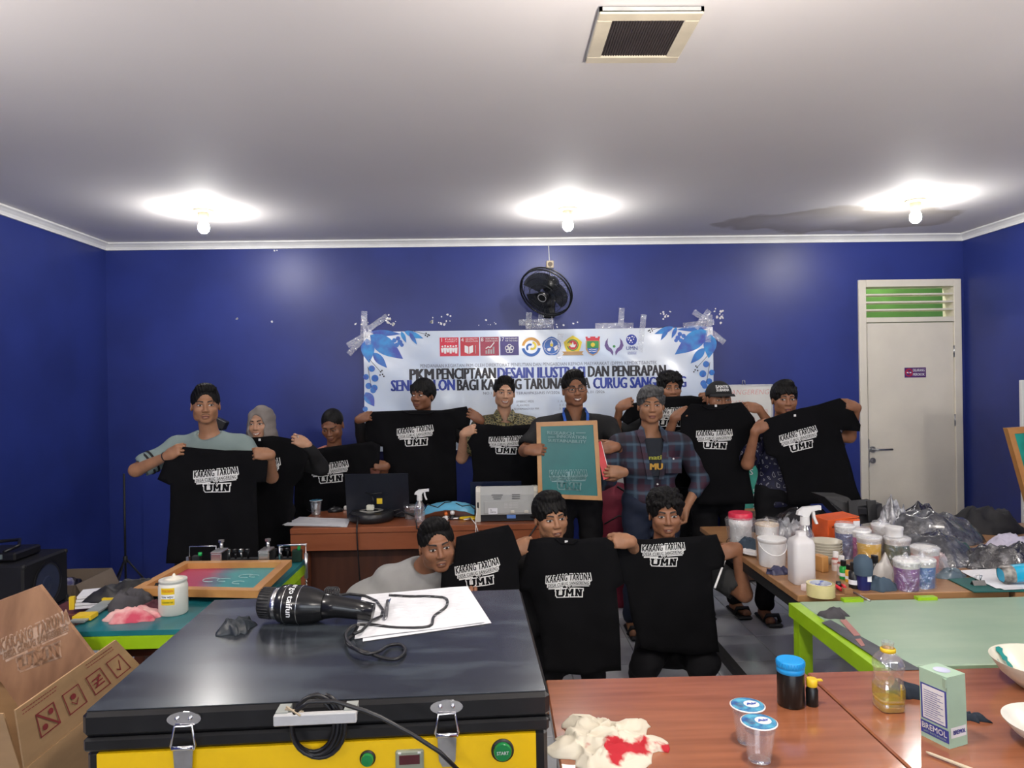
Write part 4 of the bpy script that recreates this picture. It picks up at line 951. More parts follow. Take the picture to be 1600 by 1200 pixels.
def person(label, head, hs=1.0, yaw=0, pitch=0, roll=0, sk='tan', hair='short', body=None, hands=None, shirt=None, sleeve='short', trousers=None, mouth='closed', look=0.0, group=None,
           fat=1.0, shw=0.185, lean=(0, 0), squat=False, standing=None, kneel=None, open_eye=1.0, brow_lift=0.0, mous=False, neckline=0.0, feet_m=None, hipoff=(0, 0), elbows=None, stoop=0, collar=None, lipm=None, handk=None, armdown=None):
    px, py, Y = head; hc = at(px, py, Y)
    H = Matrix.Translation(hc) @ Matrix.Rotation(yaw, 4, 'Z') @ Matrix.Rotation(pitch, 4, 'X') @ Matrix.Rotation(roll, 4, 'Y')
    base = V((hc.x, hc.y+0.05, 0)) if not squat else V((hc.x+hipoff[0], hc.y+hipoff[1]+0.05, 0))
    T_ = thing('person', label, 'person', base, group)
    sd = SDF(); head_prims(sd, H, hs, fat)
    nb = hc+V((lean[0]*0.25, 0.055+lean[1]*0.25+stoop*0.8, -0.185*hs+stoop))         # base of the neck
    sd.cone(H @ V((0, 0.030*hs, -0.045*hs)), nb+V((0, 0.005, -0.01)), 0.050*hs*fat**0.7, 0.056*hs*fat**0.7, 0.02)
    chest = nb+V((lean[0], lean[1]+0.01, -0.20)); k_ = (hc.z/1.55) if not squat else 1.0
    if squat: pel = V((base.x, base.y, max(0.26, chest.z-0.30)))
    else: pel = V((base.x+hipoff[0], base.y+0.02+hipoff[1], max(0.80, 0.55*(hc.z+0.1))))
    shw *= 0.94; shl = nb+V((-shw, 0.01, -0.072)); shr = nb+V((shw, 0.01, -0.072))
    X1 = (1, 0, 0)
    def torso(s, g, k=0.05):
        s.cone(nb+V((0, 0.01, -0.09)), chest, 0.085+g, 0.108*fat**0.5+g, k, '+', X1, 1.45)
        s.cone(chest, pel, 0.108*fat**0.5+g, 0.105+g, k, '+', X1, 1.32)
        s.cone(shl, shr, 0.052+g, 0.052+g, k)
        for q in (shl, shr): s.cone(nb+V((0, 0.01, -0.02)), q, 0.045+g, 0.05+g, 0.035)
    torso(sd, -0.012)
    la, lf = 0.275*min(k_, 1.05), 0.245*min(k_, 1.05)
    wr, el = [], []
    hk = handk or [{}, {}]
    for i, (S, sgn) in enumerate(((shl, -1), (shr, 1))):
        h = hands[i] if hands else None
        if h is None: W_ = S+V((sgn*0.06, -0.04, -0.48)); f = V((0, -0.2, -1)); n_ = V((-sgn, 0, 0)); crl = (0.3, 0.4, 0.3); th = (0.2, 0.1); sd_ = 1
        else:
            W_, f, n_, crl, th = h['w'], V(h['f']), V(h['n']), h.get('curl', (0.85, 0.95, 0.5)), h.get('thumb', (0.95, 0.25))
        W_ = V(W_)
        pole = (elbows[i] if elbows and elbows[i] else (sgn*0.8, -0.15, -1.0))
        E_ = ik(S, W_, la, lf, pole)
        # reach: keep lengths plausible by letting the shoulder follow
        sd.cone(S, E_, 0.047, 0.038, 0.02); sd.cone(E_, W_, 0.038, 0.024, 0.015)
        fn_, nn_ = f.normalized(), n_.normalized()
        side = 1 if sgn < 0 else -1     # thumb towards the top of the held cloth
        if h is None: side = -1 if sgn < 0 else 1
        if h and 'side' in h: side = h['side']
        hand_prims(sd, W_, fn_, nn_, side, 0.95*hs, crl, th)
        wr.append(W_); el.append(E_)
    # legs
    legs = []
    for i, sgn in enumerate((-1, 1)):
        hp = pel+V((sgn*0.085, 0, -0.02))
        if squat:
            kn = V(kneel[i]) if kneel else hp+V((sgn*0.16, -0.36, 0.12)); an = V((kn.x*0.7+hp.x*0.3+sgn*0.03, max(kn.y+0.12, hp.y-0.10), 0.09))
        else: kn = V((hp.x+sgn*0.02, hp.y-0.03, 0.47*k_)); an = V((hp.x+sgn*0.035, hp.y+0.02, 0.085))
        sd.cone(hp, kn, 0.075, 0.052, 0.03); sd.cone(kn, an, 0.052, 0.034, 0.02)
        sd.cone(an+V((0, 0.015, -0.045)), an+V((sgn*0.02, -0.15, -0.055)), 0.036, 0.028, 0.02, '+', X1, 1.15); legs.append((hp, kn, an))
    fine = [[], [], []]
    for (c, r) in [(hc, 0.12*hs)]+[(w_+V(f_)*0.07, 0.10) for w_, f_ in zip(wr, [(V(h['f']).normalized() if h else V((0, 0, -1))) for h in (hands or (None, None))]) ]:
        for a in range(3): fine[a].append((c[a]-r, c[a]+r))
    P, Q = sd.mesh(fine, 0.014, 0.0042)
    me = np_mesh('body', P, Q, skin(sk), T_['org'], 1); rawobj('body', me, T_)
    bvh = BVHTree.FromPolygons([V(p) for p in P], [tuple(int(i) for i in q) for q in Q])
    # ---- face details
    lm = lipm or (M_lip if sk == 'light' else M_lipd)
    for sg in (-1, 1):
        ex = sg*0.031; o_ = open_eye
        vs_, fs = patch(H, hs, bvh, lambda u, v: (ex+(u-0.5)*0.030, 0.000+(v-0.5)*0.0095*o_*math.sin(PI*min(max(u, 0.02), 0.98))+0.0012*sg*(u-0.5)), 8, 3, 0.0012)
        b = B(); b.add(vs_, fs, True); eye = b.build('eye', M_eye, T_)
        vs_, fs = patch(H, hs, bvh, lambda u, v: (ex+look*0.006+math.cos(u*2*PI)*0.0066*v, math.sin(u*2*PI)*min(0.0062, 0.0050*o_)*v), 12, 1, 0.0020)
        b = B(); b.add(vs_, fs, True); b.build('iris', M_iris, eye)
        vs_, fs = patch(H, hs, bvh, lambda u, v: (ex+(u-0.5)*0.034, 0.0044*o_*math.sin(PI*u)+0.0002+v*0.0030), 8, 1, 0.0022)
        b = B(); b.add(vs_, fs, True); b.build('eyelid_line', M_brow, eye)
        vs_, fs = patch(H, hs, bvh, lambda u, v: (ex*1.05+(u-0.5)*0.042, 0.0195+brow_lift+0.006*math.sin(PI*(u if sg > 0 else 1-u)*0.75)+(v-0.5)*0.0085*(1-0.45*(u if sg > 0 else 1-u))), 8, 2, 0.0020)
        b = B(); b.add(vs_, fs, True); b.build('eyebrow', M_brow, T_)
    if mouth == 'smile':
        for nm, m_, w_, zt, zb, cv, lf_ in (('lips', lm, 0.062, 0.0085, -0.0115, 0.010, 0.0010), ('teeth', M_teeth, 0.048, 0.0036, -0.0048, 0.0075, 0.0024)):
            vs_, fs = patch(H, hs, bvh, lambda u, v: ((u-0.5)*w_, -0.067+cv*(2*u-1)**2+(zb+(zt-zb)*v)*(1-(2*u-1)**4)), 12, 3, lf_)
            b = B(); b.add(vs_, fs, True); b.build(nm, m_, T_)
    elif mouth == 'open':
        for nm, m_, w_, zt, zb, lf_ in (('lips', lm, 0.044, 0.0075, -0.0110, 0.0010), ('mouth_gap', M_mouth, 0.030, 0.0012, -0.0028, 0.0020), ('teeth', M_teeth, 0.018, 0.0012, -0.0003, 0.0026)):
            vs_, fs = patch(H, hs, bvh, lambda u, v: ((u-0.5)*w_, -0.067+(zb+(zt-zb)*v)*(1-(2*u-1)**4)), 10, 2, lf_)
            b = B(); b.add(vs_, fs, True); b.build(nm, m_, T_)
    elif mouth == 'closed':
        for nm, m_, w_, zt, zb, lf_ in (('lips', lm, 0.044, 0.0065, -0.0100, 0.0010), ('mouth_line', M_mouth, 0.040, 0.0008, -0.0010, 0.0020)):
            vs_, fs = patch(H, hs, bvh, lambda u, v: ((u-0.5)*w_, -0.067-0.001*(2*u-1)**2+(zb+(zt-zb)*v)*(1-(2*u-1)**4)), 10, 2, lf_)
            b = B(); b.add(vs_, fs, True); b.build(nm, m_, T_)
    if mous:
        vs_, fs = patch(H, hs, bvh, lambda u, v: ((u-0.5)*0.046, -0.0505-0.006*(2*u-1)**2+(v-0.5)*0.0055), 10, 1, 0.0010)
        b = B(); b.add(vs_, fs, True); b.build('moustache', mat('sparse_moustache', tuple(x*0.35 for x in SK[sk]), 0.7), T_)
    # ---- hair
    R = H.to_3x3()
    def Pn(x, y, z): return H @ V((x*hs, y*hs, z*hs))
    def hcut(s, zc=0.0):
        pass
    if hair in ('short', 'crop', 'bowl', 'tousled', 'curly', 'grey', 'parted'):
        g = {'short': 0.010, 'crop': 0.005, 'bowl': 0.020, 'tousled': 0.016, 'curly': 0.020, 'grey': 0.013, 'parted': 0.012}[hair]
        s = SDF(); kk = 0.010*hs
        s.ell(Pn(0, 0.022, 0.034), tuple(q*hs for q in (0.076+g*0.75, 0.092+g*0.8, 0.084+g)), kk, '+', R)
        if hair in ('short', 'parted', 'tousled'): s.ell(Pn(0.0, -0.030, 0.102+g*0.3), tuple(q*hs for q in (0.055, 0.045, 0.024+g*0.6)), 0.02, '+', R)
        if hair == 'grey': s.ell(Pn(0.01, -0.035, 0.088), tuple(q*hs for q in (0.070, 0.05, 0.028)), 0.02, '+', R)
        if hair == 'curly':
            rn = random.Random(5)
            for i in range(46):
                a = i*2.4; zz = 0.045+0.075*((i % 23)/23); rr = math.sqrt(max(0, 1-((zz-0.03)/0.11)**2)); 
                s.ell(Pn(math.cos(a)*0.086*rr, 0.015+math.sin(a)*0.098*rr, zz), tuple(rn.uniform(0.012, 0.020)*hs for _ in range(3)), 0.004, '+', R)
            for i in range(9): s.ell(Pn(-0.056+i*0.014, -0.068-0.010*math.sin(PI*i/8), 0.066+0.007*math.sin(i*2.7)), (0.013*hs, 0.013*hs, 0.015*hs), 0.004, '+', R)
        # clear the face and the ears
        fz = {'short': -0.036, 'crop': -0.034, 'bowl': -0.070, 'tousled': -0.062, 'curly': -0.052, 'grey': -0.046, 'parted': -0.040}[hair]
        s.ell(Pn(0, -0.105, fz+0.012), tuple(q*hs for q in (0.073, 0.062, 0.110)), 0.006*hs, '-', R)
        for sg in (-1, 1): s.ell(Pn(sg*0.092, -0.006, -0.045), tuple(q*hs for q in (0.030, 0.042, 0.058)), 0.006*hs, '-', R)
        s.ell(Pn(0, 0.02, -0.145), tuple(q*hs for q in (0.14, 0.14, 0.088)), 0.01*hs, '-', R)
        if hair in ('bowl', 'tousled', 'curly'):
            n_ = 11
            for i in range(n_):
                u = -1+2*i/(n_-1); dz = {'bowl': 0.030, 'tousled': 0.040, 'curly': 0.050}[hair]+0.006*math.sin(i*2.1)+0.006*u*u
                s.cone(Pn(u*0.062, -0.045+0.022*u*u, 0.098-0.02*u*u), Pn(u*0.068+0.004*math.sin(i*3), -0.086+0.036*u*u, dz), 0.013*hs, 0.0065*hs, 0.007*hs)
            if hair == 'bowl':
                for sg in (-1, 1): s.cone(Pn(sg*0.072, -0.035, 0.07), Pn(sg*0.080, -0.028, 0.022), 0.014*hs, 0.009*hs, 0.008*hs)
        if hair == 'grey':
            for i in range(9):
                u = -1+2*i/8; s.cone(Pn(u*0.05+0.015, -0.055+0.02*u*u, 0.100), Pn(u*0.066-0.012, -0.084+0.03*u*u, 0.056+0.012*u), 0.014*hs, 0.007*hs, 0.007*hs)
            for sg in (-1, 1): s.cone(Pn(sg*0.078, -0.01, 0.05), Pn(sg*0.079, 0.0, 0.008), 0.012*hs, 0.008*hs, 0.008*hs)
        if hair in ('short', 'parted'):
            for i in range(10):
                u = -1+2*i/9; s.cone(Pn(u*0.05, -0.060+0.02*u*u, 0.092-0.012*u*u), Pn(u*0.056+0.006*math.sin(i*5), -0.072+0.02*u*u, 0.118+0.006*math.sin(i*3)-0.016*u*u), 0.013*hs, 0.005*hs, 0.006*hs)
        Hi = H.inverted()
        def dsp(x, y, z):
            lx = Hi[0][0]*x+Hi[0][1]*y+Hi[0][2]*z+Hi[0][3]; lz = Hi[2][0]*x+Hi[2][1]*y+Hi[2][2]*z+Hi[2][3]; ly = Hi[1][0]*x+Hi[1][1]*y+Hi[1][2]*z+Hi[1][3]
            a = 0.0016 if hair != 'crop' else 0.0005
            return a*np.sin(np.arctan2(lx, ly+0.02)*38+np.sin(lz*50)*1.5)+a*0.7*np.sin(lx*420+lz*90+ly*60)
        P2, Q2 = s.mesh((((-9, 9),), ((-9, 9),), ((-9, 9),)), 0.01, 0.0042, dsp)
        if len(Q2): rawobj('hair', np_mesh('hair', P2, Q2, M_ghair if hair == 'grey' else M_hair, T_['org'], 0), T_)
    # ---- clothes
    if shirt:
        s = SDF(); torso(s, 0.014); gs = 0.016
        if not squat: s.cone(pel, pel+V((0, 0, -0.06)), 0.120, 0.124, 0.03, '+', X1, 1.34)
        for S, E_, W_ in ((shl, el[0], wr[0]), (shr, el[1], wr[1])):
            if sleeve == 'short': e2 = V(S).lerp(E_, 0.78); s.cone(S, e2, 0.062+gs*0.3, 0.060+gs*0.4, 0.02)
            elif sleeve == 'rolled': s.cone(S, E_, 0.062, 0.054, 0.02); s.cone(E_, E_.lerp(W_, 0.35), 0.054, 0.050, 0.01)
            else: s.cone(S, E_, 0.062, 0.052, 0.02); s.cone(E_, E_.lerp(W_, 0.90), 0.052, 0.036, 0.01)
        # neckline and open cuffs
        s.ell(nb+V((0, -0.035, 0.035+neckline)), (0.078, 0.085, 0.060), 0.010, '-')
        for S, E_, W_ in ((shl, el[0], wr[0]), (shr, el[1], wr[1])):
            if sleeve == 'short': e2 = V(S).lerp(E_, 0.92); s.ell(e2, 0.056, 0.006, '-')
        if not squat: s.plane(pel+V((0, 0, -0.10)), (0, 0, -1), 0.006)
        rr_ = random.Random(int(px)); p1, p2 = rr_.random()*6, rr_.random()*6
        def dsp(x, y, z): return 0.0035*np.sin(x*22+z*31+p1+2*np.sin(z*9+p2))+0.0022*np.sin(x*50-z*37+y*20+p2)
        P2, Q2 = s.mesh(((), (), ()), 0.0115, 0.006, dsp)
        rawobj('shirt', np_mesh('shirt', P2, Q2, shirt, T_['org'], 1), T_)
    if trousers:
        s = SDF()
        s.ell(pel+V((0, 0, -0.03)), (0.165, 0.13, 0.125), 0.03)
        for hp, kn, an in legs:
            s.cone(hp, kn, 0.098, 0.074, 0.03); s.cone(kn, an+V((0, 0, 0.02)), 0.074, 0.062, 0.02)
        def dsp(x, y, z): return 0.004*np.sin(z*40+x*25)+0.002*np.sin(z*90-x*40)
        P2, Q2 = s.mesh(((), (), ()), 0.014, 0.008, dsp)
        rawobj('trousers', np_mesh('trousers', P2, Q2, trousers, T_['org'], 1), T_)
        for hp, kn, an in legs:
            b = B(); c = an+V((0, -0.065, -0.085)); c.z = 0.014+0.0; b.box((c.x, c.y, 0.014), (0.10, 0.27, 0.022), bev=0.01)
            b.tube([(c.x-0.052, c.y-0.06, 0.02), (c.x-0.035, c.y-0.07, 0.065), (c.x+0.035, c.y-0.07, 0.065), (c.x+0.052, c.y-0.06, 0.02)], 0.014, 8); b.build('sandal', feet_m or M_blackm, T_)
    return dict(T=T_, H=H, hc=hc, nb=nb, chest=chest, pel=pel, sh=(shl, shr), el=el, wr=wr, bvh=bvh, hs=hs)

# ---------------------------------------------------------------- the black T-shirts with their print
M_pw = mat('tee_print_white', (0.74, 0.74, 0.72), 0.6, var=0.03); M_tag = mat('neck_label_white', (0.7, 0.7, 0.7), 0.6)
def print_layers():
    """outline and lettering of the chest print in a unit frame (1 wide)"""
    out = []
    t_ = 0.06; ex, ey = V((math.cos(t_), math.sin(t_), 0)), V((-math.sin(t_), math.cos(t_), 0)); e1, e2 = V((1, 0.02, 0)), V((-0.02, 1, 0))
    for lay in ('white', 'black'):
        b = B(); wh = lay == 'white'
        text(b, 'KARANG TARUNA', (0, 0.150, 0), ex, ey, 0.150, 0.085 if wh else 0.0, 0.22, 1.15, width=1.0 if wh else 0.95, fat=0.0 if wh else 0.042)
        text(b, 'DESA CURUG SANGERENG', (0, 0.022, 0), ex, ey, 0.076, 0.10 if wh else 0.0, 0.2, 1.1, width=0.93 if wh else 0.88, fat=0.0 if wh else 0.02)
        text(b, 'x', (0.0, -0.058, 0), (1, 0, 0), (0, 1, 0), 0.10, 0.10 if wh else 0.02, 0, fat=0.0 if wh else 0.03)
        # block letters U, M, N drawn from strokes with slab ends
        g = 0.022 if wh else 0.0
        def bar(pts):
            q = [V((x+y*0.06, y-0.170, 0)) for x, y in pts]; cxx = sum(q, V())/len(q)
            if g:
                q = [cxx+V(((p.x-cxx.x)+math.copysign(g, p.x-cxx.x), (p.y-cxx.y)+math.copysign(g, p.y-cxx.y), 0)) for p in q]
            b.add(q, [tuple(range(len(q)))])
        h_ = 0.080
        for x0 in (-0.265, -0.135): bar([(x0, h_), (x0+0.052, h_), (x0+0.052, -0.045), (x0, -0.045)])
        bar([(-0.265, -0.04), (-0.083, -0.04), (-0.115, -h_), (-0.235, -h_)])
        for x0 in (-0.278, -0.148): bar([(x0, h_), (x0+0.078, h_), (x0+0.078, h_-0.03), (x0, h_-0.03)])
        for x0 in (-0.055, 0.065): bar([(x0, h_), (x0+0.045, h_), (x0+0.045, -h_), (x0, -h_)])
        bar([(-0.055, h_), (-0.005, h_), (0.045, -0.03), (0.010, -0.03)]); bar([(0.060, h_), (0.110, h_), (0.045, -0.03), (0.010, -0.03)])
        for x0 in (-0.068, 0.055): bar([(x0, -h_+0.028), (x0+0.068, -h_+0.028), (x0+0.068, -h_), (x0, -h_)])
        for x0 in (0.150, 0.245): bar([(x0, h_), (x0+0.045, h_), (x0+0.045, -h_), (x0, -h_)])
        bar([(0.150, h_), (0.205, h_), (0.290, -h_), (0.235, -h_)])
        bar([(0.225, h_), (0.305, h_), (0.305, h_-0.028), (0.225, h_-0.028)]); bar([(0.135, -h_+0.028), (0.210, -h_+0.028), (0.210, -h_), (0.135, -h_)])
        if wh:
            def plate(x0, x1, y0, y1, n=16, m=3):
                o = len(b.v)
                for j_ in range(m+1):
                    for i_ in range(n+1): x = x0+(x1-x0)*i_/n; b.v.append(V((x, y0+(y1-y0)*j_/m+t_*x, 0)))
                for j_ in range(m):
                    for i_ in range(n): a_ = o+j_*(n+1)+i_; b.f.append((a_, a_+1, a_+n+2, a_+n+1)); b.sm.append(False)
            plate(-0.485, 0.485, 0.055, 0.20); plate(-0.45, 0.46, -0.020, 0.06); plate(-0.43, -0.12, -0.060, -0.030, 6, 1); plate(0.08, 0.44, -0.050, -0.028, 6, 1); plate(-0.27, 0.27, -0.225, -0.12, 10, 2)
        out.append(b)
    return out
PRW, PRB = print_layers()
def tee(label, outline, Y, prt=None, group='black printed T-shirts held up by the group', Yf=None, seed=0, fold=1.0, tag=None, print_tint=None, collar=None, thick=0.012):
    """outline in photo pixels -> metres on the plane y = Y(px) where the shirt hangs"""
    cx = sum(p[0] for p in outline)/len(outline); cy = sum(p[1] for p in outline)/len(outline); c0 = at(cx, cy, Y)
    slope = Yf or 0.0
    pts = [at(px, py, Y) for px, py in outline]; o2 = [(p.x-c0.x, p.z-c0.z) for p in pts]
    zt = max(p[1] for p in o2); rnd = random.Random(seed+11); a1, a2, a3 = rnd.random()*6, rnd.random()*6, rnd.random()*6
    def disp(u, v):
        d = (zt-v)
        return fold*(0.010*math.sin(u*11+a1+1.2*math.sin(v*5+a2))*min(1, d*3)+0.006*math.sin(u*27+v*9+a3)+0.008*noise.noise(V((u*7+seed, v*4, 2)))+0.007*noise.noise(V((u*13+v*11, v*9-u*6, seed))))+slope*u
    def fm(u, v):
        e = 0.01; y = disp(u, v); nx = (disp(u+e, v)-y)/e; nz = (disp(u, v+e)-y)/e
        return V((c0.x+u, Y+y, c0.z+v)), V((nx, -1, nz)).normalized()
    T_ = thing('t_shirt', label, 't-shirt', (c0.x, Y, c0.z+min(p[1] for p in o2)), group)
    cloth('fabric', o2, 0.028, fm, thick, M_tee, T_)
    if prt:
        px, py, wpx, ang = prt; pc = at(px, py, Y); k = wpx*Y/F; ca, sa = math.cos(ang), math.sin(ang)
        for src, nm, m_, lift in ((PRW, 'print_outline', M_pw, 0.0016), (PRB, 'print_lettering', M_tee, 0.0030)):
            b = B(); vs_ = []
            for v in src.v:
                x, z = v.x*k*ca-v.y*k*sa, v.x*k*sa+v.y*k*ca; p, n_ = fm(pc.x-c0.x+x, pc.z-c0.z+z); vs_.append(p+n_*lift)
            b.add(vs_, src.f); b.build(nm, m_, T_, kind='stuff')
    if tag:
        q = at(tag[0], tag[1], Y); p, n_ = fm(q.x-c0.x, q.z-c0.z); b = B(); b.box(p+n_*0.002, (0.014, 0.003, 0.014)); b.build('neck_label', M_tag, T_)
    if collar:
        pp = [at(x, y, Y) for x, y in collar]; b = B(); pts = []
        for i in range(len(pp)-1):
            for j in range(4): q = pp[i].lerp(pp[i+1], j/4); p, n_ = fm(q.x-c0.x, q.z-c0.z); pts.append(p+n_*0.001)
        b.tube(pts, 0.006, 6); b.build('collar_rib', M_tee, T_)
    return T_

def grip(px, py, Y, inn, up=0.3, rise=0.0, back=0.02, **kw):
    """a hand closing on a shirt corner at pixel (px, py): inn = +1 fingers point to the right"""
    c = at(px, py, Y); f = V((inn*1.0, -0.25, up)).normalized(); Wp = c-f*0.085+V((0, 0.0, rise))
    Wp.y = Y-0.030+back
    d = dict(w=Wp, f=f, n=V((-inn*0.1, 1, -0.45))); d.update(kw); return d
# ================================================================ the group
M_teal_tee = mat('grey_green_tee', (0.20, 0.26, 0.25), 0.8, var=0.08, scale=4, bump=0.006, bscale=20)
M_salmon = mat('salmon_tee', (0.52, 0.20, 0.14), 0.8, var=0.08); M_greytee = mat('light_grey_tee', (0.34, 0.34, 0.33), 0.8, var=0.08)
M_bshirt = mat('black_shirt', (0.011, 0.011, 0.012), 0.75, spec=0.3, bump=0.01, bscale=30)
M_dgtee = mat('charcoal_tee', (0.035, 0.035, 0.035), 0.8)
M_navy = mat('navy_denim', (0.010, 0.017, 0.040), 0.8)
def batik(name, c1, c2, c3, sc_=38):
    m = mat(name, c1, 0.6); nt = m.node_tree; N = nt.nodes; L = nt.links; b = N['Principled BSDF']
    tc = N.new('ShaderNodeTexCoord'); v = N.new('ShaderNodeTexVoronoi'); v.feature = 'DISTANCE_TO_EDGE'; v.inputs['Scale'].default_value = sc_; L.new(tc.outputs['Object'], v.inputs['Vector'])
    cr = N.new('ShaderNodeValToRGB'); cr.color_ramp.interpolation = 'CONSTANT'; e = cr.color_ramp.elements; e[0].color = (*c2, 1); e[1].position = 0.10; e[1].color = (*c1, 1); x = e.new(0.26); x.color = (*c3, 1); x = e.new(0.33); x.color = (*c1, 1)
    L.new(v.outputs[0], cr.inputs[0]); L.new(cr.outputs[0], b.inputs['Base Color']); return m
M_batik = batik('olive_batik', (0.012, 0.012, 0.010), (0.20, 0.17, 0.07), (0.10, 0.10, 0.04), 45)
M_batik2 = batik('navy_batik', (0.012, 0.013, 0.035), (0.012, 0.013, 0.05), (0.30, 0.30, 0.36), 26)
def plaid(name):
    m = mat(name, (0.02, 0.03, 0.05), 0.75); nt = m.node_tree; N = nt.nodes; L = nt.links; b = N['Principled BSDF']
    tc = N.new('ShaderNodeTexCoord'); sp = N.new('ShaderNodeSeparateXYZ'); L.new(tc.outputs['Object'], sp.inputs[0]); col = None
    base = N.new('ShaderNodeRGB'); base.outputs[0].default_value = (0.020, 0.033, 0.060, 1); col = base.outputs[0]
    for ax_, fr, ph, thr, c in ((0, 62, 0, 0.35, (0.055, 0.010, 0.022)), (2, 62, 0, 0.35, (0.055, 0.010, 0.022)), (0, 62, 2.2, 0.8, (0.07, 0.12, 0.17)), (2, 62, 2.2, 0.8, (0.07, 0.12, 0.17)), (0, 31, 1, 0.7, (0.004, 0.006, 0.012)), (2, 31, 1, 0.7, (0.004, 0.006, 0.012))):
        mu = N.new('ShaderNodeMath'); mu.operation = 'MULTIPLY_ADD'; mu.inputs[1].default_value = fr; mu.inputs[2].default_value = ph; L.new(sp.outputs[ax_], mu.inputs[0])
        si = N.new('ShaderNodeMath'); si.operation = 'SINE'; L.new(mu.outputs[0], si.inputs[0])
        mr = N.new('ShaderNodeMapRange'); mr.inputs[1].default_value = thr-0.05; mr.inputs[2].default_value = thr+0.15; mr.inputs[4].default_value = 0.55; L.new(si.outputs[0], mr.inputs[0])
        mx = N.new('ShaderNodeMix'); mx.data_type = 'RGBA'; L.new(mr.outputs[0], mx.inputs[0]); L.new(col, mx.inputs[6]); mx.inputs[7].default_value = (*c, 1); col = mx.outputs[2]
    L.new(col, b.inputs['Base Color']); return m
M_plaid = plaid('blue_maroon_plaid')

# 1 man at the far left
P1 = person('man at the far left in a grey-green tee, holding up a black T-shirt', (321, 632, 4.25), 0.98, yaw=0.38, sk='tan', hair='short', shirt=M_teal_tee, trousers=M_trous, mous=True, shw=0.20, hipoff=(-0.03, 0),
    hands=[grip(283, 700, 4.1, 1, 0.55), grip(400, 706, 4.1, -1, 0.15)], elbows=[(-1.0, -0.2, -0.5), (0.6, 0.2, -1)], look=0.3)
T1 = tee('black printed T-shirt nearest the left wall, held by the man in the grey-green tee', [(283, 697), (262, 711), (246, 748), (267, 757), (265, 800), (258, 880), (404, 880), (402, 800), (402, 752), (416, 752), (418, 720), (403, 703), (350, 703), (330, 701)], 4.08, (337, 749, 71, 0.02), seed=1)
b = B()
for k, cc in ((0, 0), (1, 0.035)):
    a, c = P1['sh'][0], P1['el'][0]; d = (c-a).normalized(); p = a+d*((c-a).length*(0.60+0.10*k)); b.cyl(p, p+d*0.013, 0.0705-0.001*k, n=24, caps=False)
b.build('sleeve_stripe', mat('black_stripe', (0.01, 0.01, 0.012), 0.8), P1['T'])
b = B(); w_ = P1['wr'][0]; d = (w_-P1['el'][0]).normalized(); b.lathe(w_-d*0.015, [(0.029, -0.004), (0.031, 0), (0.029, 0.004)], 20, d); b.build('bracelet', M_blackm, P1['T'])
# 2 woman in hijab
P2 = person('woman in a grey-brown headscarf at the left, holding up a black T-shirt', (408, 661, 4.62), 0.92, yaw=-0.12, roll=-0.04, sk='light', hair='none', shirt=M_bshirt, sleeve='long', trousers=M_trous, mouth='smile', open_eye=0.8, shw=0.165,
    hands=[grip(360, 690, 4.5, 1, 0.3), grip(462, 684, 4.5, -1, 0.55, curl=(0.6, 0.8, 0.5))], elbows=[(-0.3, 0.6, -1), (0.15, 0.9, -1)], lipm=M_lip)
H = P2['H']; hs = 0.92; s = SDF(); R = H.to_3x3()
def Pn(x, y, z): return H @ V((x*hs, y*hs, z*hs))
s.ell(Pn(0, 0.022, 0.028), (0.092*hs, 0.108*hs, 0.102*hs), 0.02, '+', R); s.ell(Pn(0, -0.012, -0.055), (0.084*hs, 0.085*hs, 0.085*hs), 0.03, '+', R)
s.cone(Pn(0, 0.01, -0.08), P2['nb']+V((0, -0.02, -0.06)), 0.080, 0.135, 0.05, '+', (1, 0, 0), 1.15); s.cone(P2['nb']+V((0, -0.02, -0.05)), P2['nb']+V((0, -0.03, -0.16)), 0.12, 0.135, 0.04, '+', (1, 0, 0), 1.3)
s.ell(Pn(0, -0.10, -0.022), (0.062*hs, 0.075*hs, 0.090*hs), 0.008, '-', R)
def dsp(x, y, z): return 0.0035*np.sin(x*60+z*45+2*np.sin(z*25))+0.002*np.sin(z*110-x*70)
q1, q2 = s.mesh((((-9, 9),), ((-9, 9),), ((-9, 9),)), 0.01, 0.0055, dsp)
rawobj('headscarf', np_mesh('headscarf', q1, q2, mat('taupe_scarf', (0.19, 0.165, 0.15), 0.75, var=0.12), P2['T']['org'], 1), P2['T'])
b = B()
for i in range(1): b.lathe(P2['wr'][1]+V((-0.05, -0.03, 0.055)), [(0.011, -0.002), (0.012, 0.001)], 12, (1, 0, 0.3))
b.build('ring', M_chrome, P2['T'])
tee('black printed T-shirt of the woman in the headscarf, partly behind the leftmost one', [(366, 684), (352, 700), (352, 740), (372, 735), (372, 880), (455, 880), (458, 760), (471, 745), (483, 712), (473, 688), (440, 682), (425, 680), (405, 682)], 4.48, (405, 733, 66, 0.0), seed=2, tag=(406, 686))
# 3 man in salmon shirt
P3 = person('man in a salmon tee looking down behind the desk, holding a black T-shirt', (519, 664, 5.12), 0.96, yaw=-0.08, pitch=0.42, sk='brown', hair='crop', shirt=M_salmon, trousers=M_trous, open_eye=0.35, shw=0.20, look=-0.2,
    hands=[grip(449, 708, 5.02, 1, 0.1), grip(585, 724, 5.02, -1, 0.2)], elbows=[(-0.6, 0, -1), (0.6, 0, -1)])
tee('black printed T-shirt sagging to the left, held by the man in the salmon tee', [(444, 709), (458, 706), (515, 697), (580, 689), (594, 695), (592, 727), (578, 731), (585, 790), (586, 835), (460, 835), (460, 780), (462, 735), (446, 729), (440, 718)], 4.98, (515, 737, 60, 0.07), seed=3)
